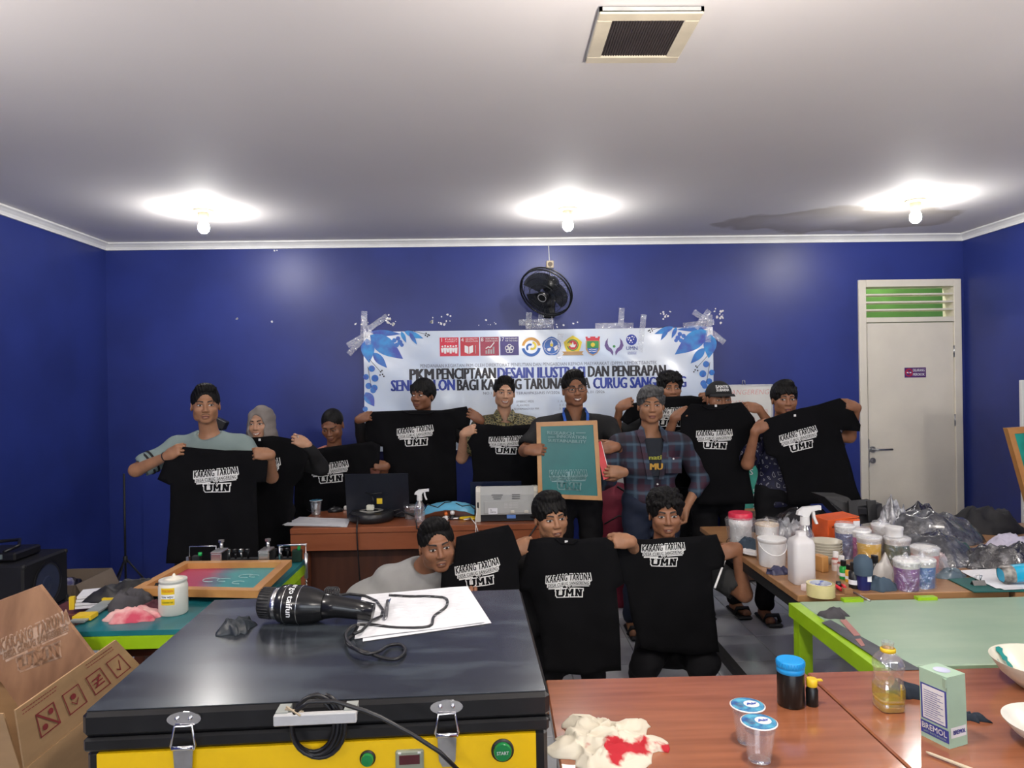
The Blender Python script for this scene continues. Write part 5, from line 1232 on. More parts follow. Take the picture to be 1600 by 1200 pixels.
# 4 man with bowl hair
P4 = person('tall young man with a black bowl fringe glancing sideways, holding a black T-shirt', (660, 617, 5.28), 0.98, yaw=-0.42, pitch=-0.03, sk='brown', hair='bowl', shirt=M_bshirt, sleeve='long', trousers=M_trous, look=-0.9, shw=0.20, mouth='closed',
    hands=[grip(578, 648, 5.12, 1, 0.35), grip(736, 645, 5.12, -1, 0.75, curl=(0.5, 0.8, 0.6))], elbows=[(-0.5, 0.5, -0.8), (0.5, 0.1, -1)])
tee('black printed T-shirt held widest, by the young man with the bowl fringe', [(583, 642), (612, 641), (640, 640), (690, 640), (729, 634), (736, 650), (731, 676), (713, 669), (712, 720), (714, 782), (604, 788), (601, 740), (598, 697), (590, 696), (570, 690), (570, 660)], 5.1, (649, 680, 58, 0.04), seed=4, collar=[(628, 641), (640, 646), (670, 646), (682, 641)])
# 5 batik man
P5 = person('smiling man in an olive and black batik shirt before the banner, holding a black T-shirt', (788, 613, 5.12), 0.94, yaw=0.10, roll=0.05, sk='light', hair='short', shirt=M_batik, trousers=M_trous, mouth='smile', open_eye=0.7, shw=0.19, neckline=-0.02,
    hands=[grip(741, 668, 4.95, 1, 0.5), grip(834, 668, 4.95, -1, 0.3)], elbows=[(-0.1, 0.9, -1), (0.3, 0.6, -1)])
nb = P5['nb']
for sg in (-1, 1):
    b = B(); b.prism([nb+V((sg*0.058, -0.02, 0.055)), nb+V((sg*0.085, -0.065, 0.012)), nb+V((sg*0.052, -0.115, -0.04)), nb+V((sg*0.014, -0.118, -0.020)), nb+V((sg*0.040, -0.07, 0.030))], (0, -0.005, 0.004)); b.build('collar', M_batik, P5['T'])
tee('black printed T-shirt of the man in the batik shirt, above the white printer', [(745, 662), (765, 662), (790, 665), (815, 663), (834, 662), (844, 690), (840, 790), (735, 795), (739, 740), (736, 702), (730, 690), (738, 678)], 4.93, (790, 694, 54, -0.03), seed=5)
# 6 man with glasses
P6 = person('smiling man in glasses, black shirt and blue lanyard, holding the teal screen frame', (898, 607, 4.72), 1.0, yaw=0.05, roll=-0.10, sk='mid', hair='short', shirt=M_bshirt, trousers=M_trous, mouth='smile', open_eye=0.8, fat=1.10, shw=0.235, neckline=-0.02, mous=True,
    hands=[grip(846, 700, 4.345, 1, 0.1, curl=(0.7, 0.8, 0.4)), dict(w=at(962, 697, 4.42), f=(-1, -0.1, -0.1), n=(0, 1, -0.2), curl=(0.9, 0.9, 0.6), thumb=(0.4, 0.3))], elbows=[(-0.9, -0.1, -1), (0.8, 0, -1)])
H = P6['H']; hs = 1.0; b = B()
for sg in (-1, 1):
    n = 24; b.tube([H @ V((sg*0.033+0.0245*math.copysign(abs(math.cos(2*PI*i/n))**0.75, math.cos(2*PI*i/n)), -0.1005, 0.000+0.0175*math.copysign(abs(math.sin(2*PI*i/n))**0.8, math.sin(2*PI*i/n)))) for i in range(n)], 0.0016, 6, True)
    b.tube([H @ V((sg*0.0575, -0.099, 0.006)), H @ V((sg*0.078, -0.080, 0.006)), H @ V((sg*0.083, 0.012, 0.008))], 0.0016, 6)
b.tube([H @ V((-0.009, -0.101, 0.004)), H @ V((0, -0.104, 0.007)), H @ V((0.009, -0.101, 0.004))], 0.0016, 6); b.build('glasses_frame', M_black, P6['T'])
b = B(); nb = P6['nb']
for sg in (-1, 1):
    pts = [nb+V((sg*0.066, -0.01, 0.060)), nb+V((sg*0.080, -0.085, 0.022)), nb+V((sg*0.070, -0.148, -0.045)), nb+V((sg*0.042, -0.178, -0.13)), nb+V((sg*0.010, -0.190, -0.235))]
    vs_ = [];
    for p in pts: vs_ += [p-V((0.009, 0, 0)), p+V((0.009, 0, 0)), p+V((0.009, 0.0035, 0.001)), p+V((-0.009, 0.0035, 0.001))]
    b.add(vs_, [(4*i+j, 4*i+4+j, 4*i+4+(j+1) % 4, 4*i+(j+1) % 4) for i in range(4) for j in range(4)])
b.build('lanyard', mat('blue_lanyard', (0.03, 0.11, 0.48), 0.5), P6['T'])
for sg in (-1, 1):
    b = B(); b.prism([nb+V((sg*0.06, -0.02, 0.058)), nb+V((sg*0.092, -0.07, 0.012)), nb+V((sg*0.050, -0.13, -0.055)), nb+V((sg*0.022, -0.125, -0.03)), nb+V((sg*0.045, -0.08, 0.030))], (0, -0.005, 0.004)); b.build('collar', M_bshirt, P6['T'])
b = B(); w_ = P6['wr'][1]; d = (w_-P6['el'][1]).normalized(); b.lathe(w_-d*0.02, [(0.030, -0.009), (0.032, 0), (0.030, 0.009)], 20, d); b.build('watch_strap', M_blackm, P6['T'])
# the screen frame he holds
fr = [at(838, 659, 4.34), at(933, 656, 4.34), at(941, 781, 4.30), at(841, 777, 4.30)]
M_fwood = wood('pine_frame', (0.52, 0.27, 0.085), (0.38, 0.17, 0.05), 0.45, stretch=(3, 3, 3), coat=0.1)
M_tealmesh = mat('teal_screen_emulsion', (0.008, 0.155, 0.150), 0.4, col2=(0.004, 0.11, 0.11), scale=3)
t = thing('screen_frame', 'wooden printing screen with teal mesh held up by the man with glasses', 'frame', (fr[3].x, 4.3, fr[3].z))
nrm = V((0, -1, -0.1)).normalized()
cx = sum(fr, V())/4
for i in range(4):
    a, c = fr[i], fr[(i+1) % 4]; ia, ic = a+(cx-a)*0.14, c+(cx-c)*0.14
    ia = a+((fr[(i+1) % 4]-a).normalized()+(fr[i-1]-a).normalized())*0.026; ic = c+((fr[(i+2) % 4]-c).normalized()+(a-c).normalized())*0.026
    b = B(); b.prism([a, c, ic, ia], V((0, 0.035, 0.0))); b.build('frame_bar', M_fwood, t)
ins = [fr[i]+((fr[(i+1) % 4]-fr[i]).normalized()+(fr[i-1]-fr[i]).normalized())*0.024 for i in range(4)]
b = B(); b.prism([p+V((0, 0.004, 0)) for p in ins], V((0, 0.003, 0))); b.build('mesh', M_tealmesh, t)
exx = (fr[2]-fr[3]).normalized(); eyy = V((0, 0.01, 1)).normalized(); M_sp = mat('stencil_grey', (0.20, 0.34, 0.34), 0.6)
b = B()
for s_, px0, px1, py in (('RESEARCH', 855, 897, 676), ('INNOVATION', 870, 916, 682), ('SUSTAINABILITY', 856, 916, 688.5)): text(b, s_, at((px0+px1)/2, py, 4.325), exx, eyy, 0.020, 0.03, width=(px1-px0)*4.32/F)
for (xa, xb, yy) in ((900, 915, 675.5), (856, 867, 682)): b.add([at(xa, yy-0.6, 4.325), at(xb, yy-0.6, 4.325), at(xb, yy+0.6, 4.325), at(xa, yy+0.6, 4.325)], [(0, 1, 2, 3)])
b.build('stencil_lettering', M_sp, t)
k = 61*4.32/F; pc = at(888, 748, 4.3105); eyy = (fr[0]-fr[3]).normalized()
for src, m_, l_ in ((PRW, M_sp, 0.0), (PRB, M_tealmesh, 0.0012)):
    b = B(); b.add([pc+exx*(v.x*k)+eyy*(v.y*k)+V((0, -l_-v.z, 0)) for v in src.v], src.f); b.build('stencil_print', m_, t, kind='stuff')
# red folder passed between the two men
a = [at(930, 692, 4.36), at(939, 689, 4.36), at(953, 745, 4.28), at(943, 749, 4.28)]
t = thing('red_folder', 'narrow red folder passed between the man with glasses and the man in plaid', 'folder', tuple(a[3]))
b = B(); b.prism(a, V((0.004, 0.05, 0))); b.build('cover', M_red, t)
b = B(); b.prism([a[1]+V((-.001, 0.003, -0.002)), a[1]+V((0.004, 0.003, -0.002)), a[2]+V((0.004, 0.003, 0.002)), a[2]+V((-.001, 0.003, 0.002))], V((0.003, 0.044, 0))); b.build('pages', M_white, t)
# 7 older man in plaid
P7 = person('older grey-haired man in a blue and maroon plaid shirt beside the screen frame', (1017, 632, 4.45), 1.0, yaw=-0.12, sk='tan', hair='grey', shirt=M_plaid, sleeve='rolled', trousers=M_navy, mouth='closed', fat=1.04, shw=0.215, neckline=-0.03, look=-0.2, open_eye=0.75,
    hands=[dict(w=at(974, 737, 4.28), f=(-0.9, -0.1, 0.12), n=(0, 1, -0.2), curl=(0.6, 0.7, 0.5), thumb=(0.6, 0.3)), dict(w=at(1071, 795, 4.44), f=(-0.15, -0.1, -1), n=(-0.9, -0.1, 0), curl=(0.9, 1.0, 0.7), side=1)],
    elbows=[(-0.6, 0.1, -1), (0.9, 0.3, 0)])
nb = P7['nb']; b = B()
s = SDF()
b.prism([nb+V((-0.055, -0.108, -0.02)), nb+V((0.055, -0.108, -0.02)), nb+V((0.060, -0.146, -0.16)), nb+V((0.025, -0.150, -0.25)), nb+V((-0.03, -0.150, -0.25)), nb+V((-0.052, -0.146, -0.16))], (0, 0.02, 0)); b.build('undershirt', mat('navy_undershirt', (0.010, 0.014, 0.022), 0.8), P7['T'])
b = B(); text(b, 'nati', nb+V((0.0, -0.156, -0.135)), (1, 0, 0), (0, -0.15, 1), 0.030, 0.03, width=0.075); b.build('undershirt_print', mat('olive_print', (0.35, 0.36, 0.05), 0.6), P7['T'])
b = B(); text(b, 'MU', nb+V((0.005, -0.160, -0.192)), (1, 0, 0), (0, -0.05, 1), 0.042, 0.0, width=0.075, fat=0.06); b.build('undershirt_print', mat('mustard_print', (0.50, 0.28, 0.04), 0.6), P7['T'])
for sg in (-1, 1):
    b = B(); b.prism([nb+V((sg*0.060, -0.02, 0.055)), nb+V((sg*0.096, -0.06, 0.010)), nb+V((sg*0.082, -0.13, -0.060)), nb+V((sg*0.050, -0.125, -0.02)), nb+V((sg*0.05, -0.07, 0.035))], (0, -0.006, 0.004)); b.build('collar', M_plaid, P7['T'])
    b = B(); b.prism([nb+V((sg*0.060, -0.130, -0.03)), nb+V((sg*0.086, -0.128, -0.05)), nb+V((sg*0.050, -0.150, -0.27)), nb+V((sg*0.018, -0.158, -0.27))], (0, -0.006, 0.0)); b.build('placket', M_plaid, P7['T'])
b = B(); b.box(nb+V((0.115, -0.142, -0.185)), (0.10, 0.006, 0.10)); pk = b.build('chest_pocket', M_plaid, P7['T'])
b = B(); b.cyl(nb+V((0.115, -0.148, -0.145)), nb+V((0.115, -0.144, -0.145)), 0.006, n=10); b.build('pocket_button', M_tag, pk)
b = B()
for k in range(4): b.cyl(nb+V((0.012, -0.155-0.0*k, -0.30-0.075*k)), nb+V((0.012, -0.148, -0.30-0.075*k)), 0.0055, n=10)
b.build('shirt_buttons', M_tag, P7['T'], kind='stuff')
# 8 curly haired young man behind
P8 = person('curly-haired young man at the back hiding his mouth behind a raised black T-shirt', (1047, 606, 5.2), 1.0, sk='mid', hair='curly', shirt=M_bshirt, trousers=M_trous, mouth='closed', open_eye=0.65, shw=0.20,
    hands=[grip(984, 627, 5.02, 1, 0.5), grip(1098, 619, 5.02, -1, 0.2)], elbows=[(-0.9, 0, -1), (0.9, 0, -1)])
tee('black printed T-shirt raised at the back between the plaid shirt and the cap', [(985, 630), (969, 655), (981, 663), (1000, 652), (1003, 760), (1090, 760), (1092, 665), (1104, 645), (1104, 621), (1080, 617), (1060, 618), (1030, 619)], 5.0, (1046, 650, 58, -0.02), seed=8)
# 9 young man with cap
P9 = person('young man in a black lettered cap peering over his black T-shirt', (1124, 624, 4.78), 0.98, sk='mid', hair='crop', shirt=M_bshirt, trousers=M_trous, mouth='closed', open_eye=0.6, shw=0.20,
    hands=[grip(1071, 641, 4.6, 1, 0.55, thumb=(1.4, 0.0)), grip(1165, 634, 4.6, -1, 0.2)], elbows=[(-0.9, 0, -1), (0.95, -0.1, -0.9)])
H = P9['H']; R = H.to_3x3(); hs = 0.98; s = SDF(); s.ell(Pn(0, 0.018, 0.045) if False else H @ V((0, 0.018*hs, 0.042*hs)), (0.088*hs, 0.105*hs, 0.092*hs), 0.01, '+', R); s.plane(H @ V((0, 0, 0.030)), R @ V((0, -0.12, -1)), 0.004)
q1, q2 = s.mesh((((-9, 9),), ((-9, 9),), ((-9, 9),)), 0.01, 0.005); M_cap = mat('black_cap_cotton', (0.010, 0.010, 0.011), 0.8)
cp = rawobj('cap', np_mesh('cap', q1, q2, M_cap, P9['T']['org'], 1), P9['T'])
b = B(); n = 14; vs_ = []
for k in range(n+1):
    a = PI+PI*k/n
    for r, dz in ((0.0, 0.0), (1.0, -0.014)):
        x = math.cos(a)*(0.080+0.006*r); y = -0.058+math.sin(a)*(0.040+0.055*r); vs_.append(H @ V((x, y, 0.040+dz-0.3*(x*x))))
m_ = len(vs_); vs_ += [v+V((0, 0, 0.004)) for v in vs_]
b.add(vs_, [(2*k, 2*k+1, 2*k+3, 2*k+2) for k in range(n)]+[(m_+2*k, m_+2*k+2, m_+2*k+3, m_+2*k+1) for k in range(n)]+[(2*k+1, m_+2*k+1, m_+2*k+3, 2*k+3) for k in range(n)], True); b.build('visor', M_cap, cp)
b = B(); cc = H @ V((0, -0.0, 0.092))
for s_, dz in (('SANTRI', 0.012), ('SUBARNA', -0.010)):
    o_ = B(); text(o_, s_, (0, 0, dz), (1, 0, 0), (0, 0, 1), 0.020, 0.03, 0.1, width=0.085)
    for v in o_.v:
        zz = 0.078+v.z; yy = 0.018-0.106*math.sqrt(max(0.05, 1-(v.x/0.089)**2-((zz-0.041)/0.092)**2)); b.v.append(H @ V((v.x, yy-0.003+v.y, zz)))
    o0 = len(b.v)-len(o_.v); b.f += [tuple(i+o0 for i in f) for f in o_.f]; b.sm += o_.sm
b.build('cap_lettering', M_pw, cp, kind='stuff')
tee('black printed T-shirt hanging straight in front of the young man with the cap', [(1080, 630), (1064, 648), (1062, 690), (1080, 695), (1085, 786), (1130, 788), (1180, 786), (1172, 740), (1171, 697), (1189, 688), (1178, 652), (1158, 627), (1128, 631), (1100, 631)], 4.56, (1116, 685, 58, -0.03), seed=9, tag=(1118, 633), collar=[(1095, 632), (1105, 638), (1130, 638), (1140, 630)])
# 10 boy at the right
P10 = person('boy in a navy batik shirt looking sideways over a slanted black T-shirt', (1226, 623, 4.62), 0.96, yaw=-0.12, sk='mid', hair='tousled', shirt=M_batik2, trousers=M_trous, mouth='closed', look=-0.9, shw=0.18,
    hands=[grip(1196, 660, 4.45, 1, 0.7, curl=(0.9, 1.0, 0.6)), grip(1318, 629, 4.45, -1, 0.35)], elbows=[(-0.15, 0.3, -1), (0.5, 0.4, -1)])
tee('black printed T-shirt held slanted, rightmost, beside the cream door', [(1194, 655), (1220, 646), (1250, 637), (1280, 631), (1312, 621), (1330, 636), (1345, 663), (1343, 673), (1314, 671), (1329, 720), (1338, 760), (1346, 781), (1290, 786), (1234, 789), (1226, 755), (1213, 715), (1198, 709), (1193, 685)], 4.42, (1248, 686, 62, 0.20), seed=10, tag=(1242, 648))
# 11 crouching man in grey
P11 = person('crouching man in a light grey tee beside a tilted black T-shirt', (683, 851, 3.22), 0.99, yaw=0.22, roll=-0.12, sk='mid', hair='short', shirt=M_greytee, trousers=M_trous, mouth='open', fat=1.08, shw=0.185, squat=True, hipoff=(-0.28, 0.10), lean=(-0.22, 0.03), neckline=-0.01, mous=True,
    hands=[dict(w=at(640, 985, 3.10), f=(1, -0.3, 0), n=(0, 0, -1)), dict(w=at(733, 955, 3.14), f=(0.0, -0.25, 1), n=(0, 1, -0.2))], elbows=[(-0.3, 0.3, -1), (0.5, 0.5, -1)], look=0.1, stoop=0.07)
tee('tilted black printed T-shirt beside the crouching man in the grey tee', [(713, 838), (750, 829), (794, 819), (801, 829), (815, 868), (809, 880), (812, 925), (806, 990), (690, 995), (688, 925), (690, 893), (708, 880), (711, 858)], 3.16, (747, 895, 72, 0.14), seed=12)
# 12 kneeling boy
P12 = person('kneeling boy with a straight black fringe in the middle, holding a black T-shirt', (861, 807, 3.46), 0.97, yaw=0.22, roll=-0.10, sk='tan', hair='tousled', shirt=M_bshirt, trousers=M_trous, mouth='open', squat=True, hipoff=(0.02, 0.10), shw=0.17, kneel=[at(878, 1000, 3.42), at(930, 1000, 3.42)],
    hands=[grip(826, 848, 3.30, 1, 0.4), grip(957, 842, 3.30, -1, 0.1)], elbows=[(-0.2, 1, -0.7), (0.2, 1, -0.7)])
tee('black printed T-shirt in the centre front, held by the kneeling boy with the fringe', [(828, 842), (850, 839), (905, 841), (947, 839), (962, 850), (975, 912), (963, 918), (967, 970), (971, 1048), (905, 1052), (851, 1050), (843, 980), (828, 925), (812, 920), (818, 880)], 3.26, (888, 913, 73, 0.0), seed=13, tag=(885, 846), collar=[(868, 841), (876, 848), (896, 848), (904, 841)])
# 13 curly kneeling boy
P13 = person('kneeling boy with curly black hair at the front right, holding a black T-shirt', (1040, 802, 3.52), 0.98, yaw=-0.10, roll=-0.03, sk='mid', hair='curly', shirt=M_dgtee, trousers=M_trous, mouth='open', squat=True, hipoff=(0.05, 0.10), shw=0.18, neckline=-0.01,
    hands=[grip(966, 850, 3.42, 1, 0.1), grip(1124, 862, 3.42, -1, -0.25, curl=(0.3, 0.5, 0.4))], elbows=[(-0.2, 1, -0.7), (0.5, -0.1, -1)],
    kneel=[at(1010, 1035, 3.42), at(1100, 1035, 3.42)])
tee('black printed T-shirt held by the kneeling curly-haired boy at the front right', [(966, 838), (1000, 842), (1030, 840), (1060, 839), (1090, 837), (1120, 834), (1133, 868), (1130, 885), (1112, 890), (1114, 930), (1120, 980), (1124, 1018), (1080, 1023), (1040, 1020), (1001, 1011), (985, 960), (978, 912), (967, 903), (960, 870)], 3.34, (1036, 865, 70, -0.03), seed=14)
# ================================================================ things on the desk
M_paper = mat('white_paper', (0.74, 0.75, 0.78), 0.6, var=0.02); M_gline = mat('printed_grey_line', (0.52, 0.53, 0.57), 0.6)
M_clear = film('clear_plastic', glossy=0.22, rough=0.05, bump=0.1, bscale=8); M_water = film('water_fill', col=(0.9, 0.95, 1), glossy=0.25, rough=0.03, bump=0.15, bscale=14)
M_lidb = mat('blue_lid_foil', (0.03, 0.10, 0.30), 0.25, col2=(0.10, 0.40, 0.55), scale=60, coat=0.4); M_wpl = mat('white_plastic', (0.74, 0.74, 0.73), 0.35, var=0.04)
M_yplastic = mat('yellow_plastic', (0.72, 0.50, 0.02), 0.35, var=0.08); M_greenled = mat('green_plastic', (0.02, 0.42, 0.10), 0.3)
def cup(label, p, h=0.088, r=0.024, R=0.037, group='sealed plastic water cups', lid=True, fill=0.8, lift=0.0, txt=None):
    t = thing('water_cup', label, 'cup', tuple(p), group)
    b = B(); prof = [(0.0, 0.001), (r, 0.001)]
    for k in range(7): q = k/6; prof.append((r+(R-r)*q*0.92+(0.0012 if k % 2 else 0), 0.001+(h-0.004)*q))
    prof += [(R, h-0.002), (R+0.003, h)]
    b.lathe(p, prof, 28); b.build('cup_wall', M_clear, t)
    b = B(); b.lathe(p, [(0.0, 0.003), (r*0.93, 0.003), (r+(R-r)*fill*0.88-0.001, h*fill), (0.0, h*fill)], 24); b.build('water', M_water, t)
    b = B(); b.lathe(p, [(R+0.003, h-0.0015), (R+0.0035, h), (R+0.001, h+0.001)], 28); b.build('rim', M_wpl if lid else M_clear, t)
    if lid:
        b = B(); b.lathe(p, [(0.0, h-0.0005), (R+0.0005, h-0.0005), (R, h+0.001), (0.0, h+0.001)], 28); ld = b.build('foil_lid', M_lidb, t)
        if txt:
            q = V(p)+V((0.010, 0.002, h+0.0016)); b = B(); b.lathe(q, [(0.0, 0.0), (0.018, 0.0)], 20); b.build('lid_emblem', M_wpl, ld)
            b = B(); text(b, txt, q+V((0, 0.0, 0.0007)), (1, 0.2, 0), (-0.2, 1, 0), 0.011, 0.02, width=0.028); b.build('lid_lettering', mat('lid_blue_ink', (0.05, 0.12, 0.5), 0.4), ld)
            b = B()
            for k in range(3): text(b, '||||||', V(p)+V((-0.020, -0.010+0.008*k, h+0.0016)), (1, 0.2, 0), (-0.2, 1, 0), 0.004, 0.0, width=0.016)
            b.build('lid_bars', mat('lid_brown', (0.16, 0.08, 0.06), 0.4), ld, kind='stuff')
    return t
def sheets(name, label, cat, cs, z, n=1, group=None, lines=8, drawing=False, m=None, dz=0.0012):
    """a stack of papers; cs: four photo corners of the top sheet (near-left, far-left, far-right, near-right)"""
    P_ = [on(x, y, z) for x, y in cs]; c = sum(P_, V())/4; t = thing(name, label, cat, (c.x, c.y, z), group)
    for k in range(n):
        a = 0.05*(k-(n-1)/2) if n > 1 else 0; R_ = Matrix.Rotation(-a, 3, 'Z'); q = [c+R_ @ (p-c)+V((0.012*(n-1-k), -0.008*(n-1-k), dz*(k+0.3)+0.0006)) for p in P_]
        b = B(); g = 6; vs_ = []
        for dz_ in (0, 0.0008):
            for j in range(g+1):
                for i in range(g+1):
                    u, v = i/g, j/g; p = (q[0]*(1-u)+q[3]*u)*(1-v)+(q[1]*(1-u)+q[2]*u)*v
                    lift = 0.004*max(0, noise.noise(V((u*2.5+k, v*2.5, z*9)))) if k == n-1 else 0
                    vs_.append(p+V((0, 0, dz_+lift)))
        N0 = (g+1)**2; fs = []
        for j in range(g):
            for i in range(g): a_ = j*(g+1)+i; fs += [(N0+a_, N0+a_+1, N0+a_+g+2, N0+a_+g+1), (a_, a_+g+1, a_+g+2, a_+1)]
        b.add(vs_, fs, True); top = b.build('sheet', m or M_paper, t)
    q = [p+V((0, 0, dz*n+0.0055)) for p in q]
    b = B(); rn = random.Random(int(cs[0][0]))
    def S(u, v): return (q[0]*(1-u)+q[3]*u)*(1-v)+(q[1]*(1-u)+q[2]*u)*v
    def strip(u0, v0, u1, v1, w_): b.add([S(u0, v0-w_), S(u1, v1-w_), S(u1, v1+w_), S(u0, v0+w_)], [(0, 1, 2, 3)])
    if drawing:
        pts = [(0.15, 0.25), (0.3, 0.3), (0.4, 0.42), (0.55, 0.36), (0.7, 0.5), (0.62, 0.6), (0.45, 0.5), (0.3, 0.62), (0.42, 0.7), (0.6, 0.66), (0.75, 0.72)]
        for a_, c_ in zip(pts[:-1], pts[1:]): strip(a_[0], a_[1], c_[0], c_[1], 0.010)
        strip(0.12, 0.2, 0.7, 0.24, 0.012)
    else:
        for k in range(lines):
            v = 0.88-0.8*k/lines; u = 0.08
            while u < 0.9:
                w_ = rn.uniform(0.05, 0.2); strip(u, v, min(0.92, u+w_), v, 0.0030); u += w_+rn.uniform(0.02, 0.12)
    b.build('print_lines', M_gline, t, kind='stuff'); return t

sheets('paper_stack', 'small stack of white printed sheets on the left end of the desk', 'paper', [(441, 820), (467, 808), (545, 810), (538, 823)], TZ, 2, drawing=True)
cup('plastic cup of water at the left end of the desk beside the paper stack', on(494, 803, TZ), 0.095, 0.028, 0.038)
cup('low clear cup on the desk just right of the black cable reel', on(608, 806, TZ), 0.075, 0.026, 0.036, fill=0.5)
# mouse
p = on(524, 799, TZ); t = thing('computer_mouse', 'black computer mouse on the desk beside the dark screen', 'mouse', tuple(p))
b = B(); b.ball(p+V((0, 0, 0.010)), (0.052, 0.032, 0.026), R=Matrix.Rotation(0.3, 3, 'Z')); b.build('shell', M_black, t)
b = B(); b.tube([p+V((-0.05, 0.0, 0.012)), p+V((-0.12, -0.01, 0.004)), p+V((-0.18, 0.02, 0.004)), p+V((-0.22, 0.1, 0.004))], 0.0022, 5); b.build('mouse_cable', M_black, t)
b = B(); b.cyl(p+V((-0.01, -0.005, 0.034)), p+V((0.0, -0.005, 0.036)), 0.006); b.build('scroll_wheel', M_blackm, t)
p = on(538, 798, TZ); b = B(); b.box(p+V((0.0, 0.06, 0.013)), (0.03, 0.03, 0.026), bev=0.004); b.build('power_adapter', M_wpl, None, 'small white power adapter between mouse and dark screen', 'adapter', loc=tuple(p))
# laptop seen from behind
def laptop(label, x0, x1, ytop, Y, m, tab=None):
    a, c = at(x0, ytop, Y), at(x1, ytop, Y); zt = (a.z+c.z)/2; x0_, x1_ = a.x, c.x; t = thing('laptop', label, 'laptop', ((x0_+x1_)/2, Y+0.1, TZ))
    b = B(); b.prism([V((x0_, Y, TZ+0.012)), V((x1_, Y, TZ+0.012)), V((x1_, Y-0.05, zt)), V((x0_, Y-0.05, zt))], V((0, 0.008, 0.001))); b.build('lid', m, t)
    b = B(); b.box(((x0_+x1_)/2, Y+0.125, TZ+0.009), (x1_-x0_, 0.24, 0.016), bev=0.004); b.build('base', m, t)
    b = B(); b.box(((x0_+x1_)/2, Y+0.12, TZ+0.0185), ((x1_-x0_)*0.86, 0.10, 0.002)); b.build('keyboard', M_blackm, t)
    b = B(); b.prism([V((x0_+0.012, Y+0.0088, TZ+0.03)), V((x1_-0.012, Y+0.0088, TZ+0.03)), V((x1_-0.012, Y-0.0405, zt-0.012)), V((x0_+0.012, Y-0.0405, zt-0.012))], V((0, 0.0015, 0))); b.build('screen', mat('dark_screen_glass', (0.01, 0.012, 0.02), 0.1), t)
    for k in (0.2, 0.8): b = B(); b.cyl((x0_+(x1_-x0_)*k-0.02, Y+0.003, TZ+0.014), (x0_+(x1_-x0_)*k+0.02, Y+0.003, TZ+0.014), 0.007); b.build('hinge', M_black, t)
    return t
M_lid = mat('dark_laptop_lid', (0.010, 0.012, 0.020), 0.32, var=0.1)
lp_ = laptop('black laptop with raised lid seen from behind, left half of the desk', 541, 639, 738, 4.56, M_lid)
laptop('dark blue laptop almost hidden behind the white printer', 735, 814, 750, 4.68, mat('dark_blue_lid', (0.008, 0.014, 0.04), 0.3))
# cable reel with plug
p = on(578, 815, TZ)+V((0, 0.06, 0)); t = thing('cable_reel', 'flat round black cable reel with white plug on the desk', 'cable reel', tuple(p))
b = B(); b.lathe(p, [(0.0, 0.0), (0.125, 0.0), (0.140, 0.012), (0.143, 0.035), (0.135, 0.055), (0.11, 0.062), (0.0, 0.064)], 36); b.build('drum', M_black, t)
b = B(); b.lathe(p, [(0.045, 0.0635), (0.06, 0.067), (0.075, 0.0635)], 30); b.build('socket_ring', mat('grey_socket_ring', (0.30, 0.30, 0.28), 0.4), t)
b = B(); b.box(p+V((-0.005, -0.01, 0.083)), (0.048, 0.036, 0.036), bev=0.006); pl = b.build('white_plug', mat('ivory_plug', (0.62, 0.62, 0.52), 0.4), t)
b = B(); b.tube([p+V((0.012, -0.005, 0.10)), p+V((0.013, 0.0, 0.135)), p+V((-0.01, 0.02, 0.165)), p+V((-0.06, 0.05, 0.170)), p+V((-0.11, 0.08, 0.10)), p+V((-0.13, 0.14, 0.03))], 0.004, 6); b.build('plug_cable', M_black, pl)
b = B(); q0 = p+V((0.14, -0.02, 0.03)); b.tube([q0, q0+V((0.05, 0.02, 0.02)), q0+V((0.14, 0.0, 0.0-0.01)), on(650, 828, TZ+0.004)+V((0.0, 0.05, 0)), on(668, 829, TZ+0.004)], 0.0045, 6)
b.tube([p+V((0.13, 0.03, 0.05)), p+V((0.2, 0.08, 0.06)), p+V((0.28, 0.03, 0.02)), p+V((0.32, -0.03, 0.006))], 0.0055, 6); b.build('loose_cables', M_black, t, kind='stuff')
a = on(558, 823, TZ); b = B(); b.tube([p+V((-0.06, -0.11, 0.05)), V((a.x, dy0-0.006, TZ+0.004)), V((a.x, dy0-0.010, TZ-0.03)), V((a.x+0.01, dy0-0.012, 0.5)), V((a.x+0.03, dy0-0.014, 0.2)), V((a.x+0.01, dy0-0.02, 0.008)), V((a.x-0.12, dy0-0.1, 0.006))], 0.0045, 6); b.build('hanging_cable', M_black, t)
# adapter with yellow label standing before the laptop
p = on(593, 800, TZ); t = thing('charger', 'small black charger with yellow sticker before the laptop', 'charger', (p.x, 4.49, TZ))
b = B(); b.tube([(p.x+0.02, 4.49, TZ+0.03), (p.x-0.01, 4.485, TZ+0.12), (p.x+0.0, 4.48, TZ+0.17), (p.x+0.06, 4.48, TZ+0.175)], 0.0035, 6); b.build('cord', M_black, t)
b = B(); q = at(593, 782, 4.475); b.box(q, (0.034, 0.006, 0.034)); b.build('yellow_label', M_yplastic, t)
b = B(); b.box((p.x+0.01, 4.49, TZ+0.032), (0.07, 0.045, 0.06), bev=0.008); b.build('block', M_black, t)
# clear tub
p = on(643, 809, TZ); t = thing('clear_tub', 'small clear plastic tub with dark contents left of the spray bottle', 'tub', tuple(p))
b = B(); b.lathe(p, [(0.0, 0.002), (0.04, 0.002), (0.046, 0.075), (0.048, 0.078)], 20, sq=6); b.build('tub_wall', M_clear, t)
b = B(); b.lathe(p, [(0.0, 0.004), (0.036, 0.004), (0.040, 0.045), (0.0, 0.055)], 16, sq=6); b.build('contents', M_black, t)
b = B(); b.lathe(p, [(0.0, 0.086), (0.047, 0.084), (0.049, 0.077)], 20, sq=6); b.build('tub_lid', M_clear, t)
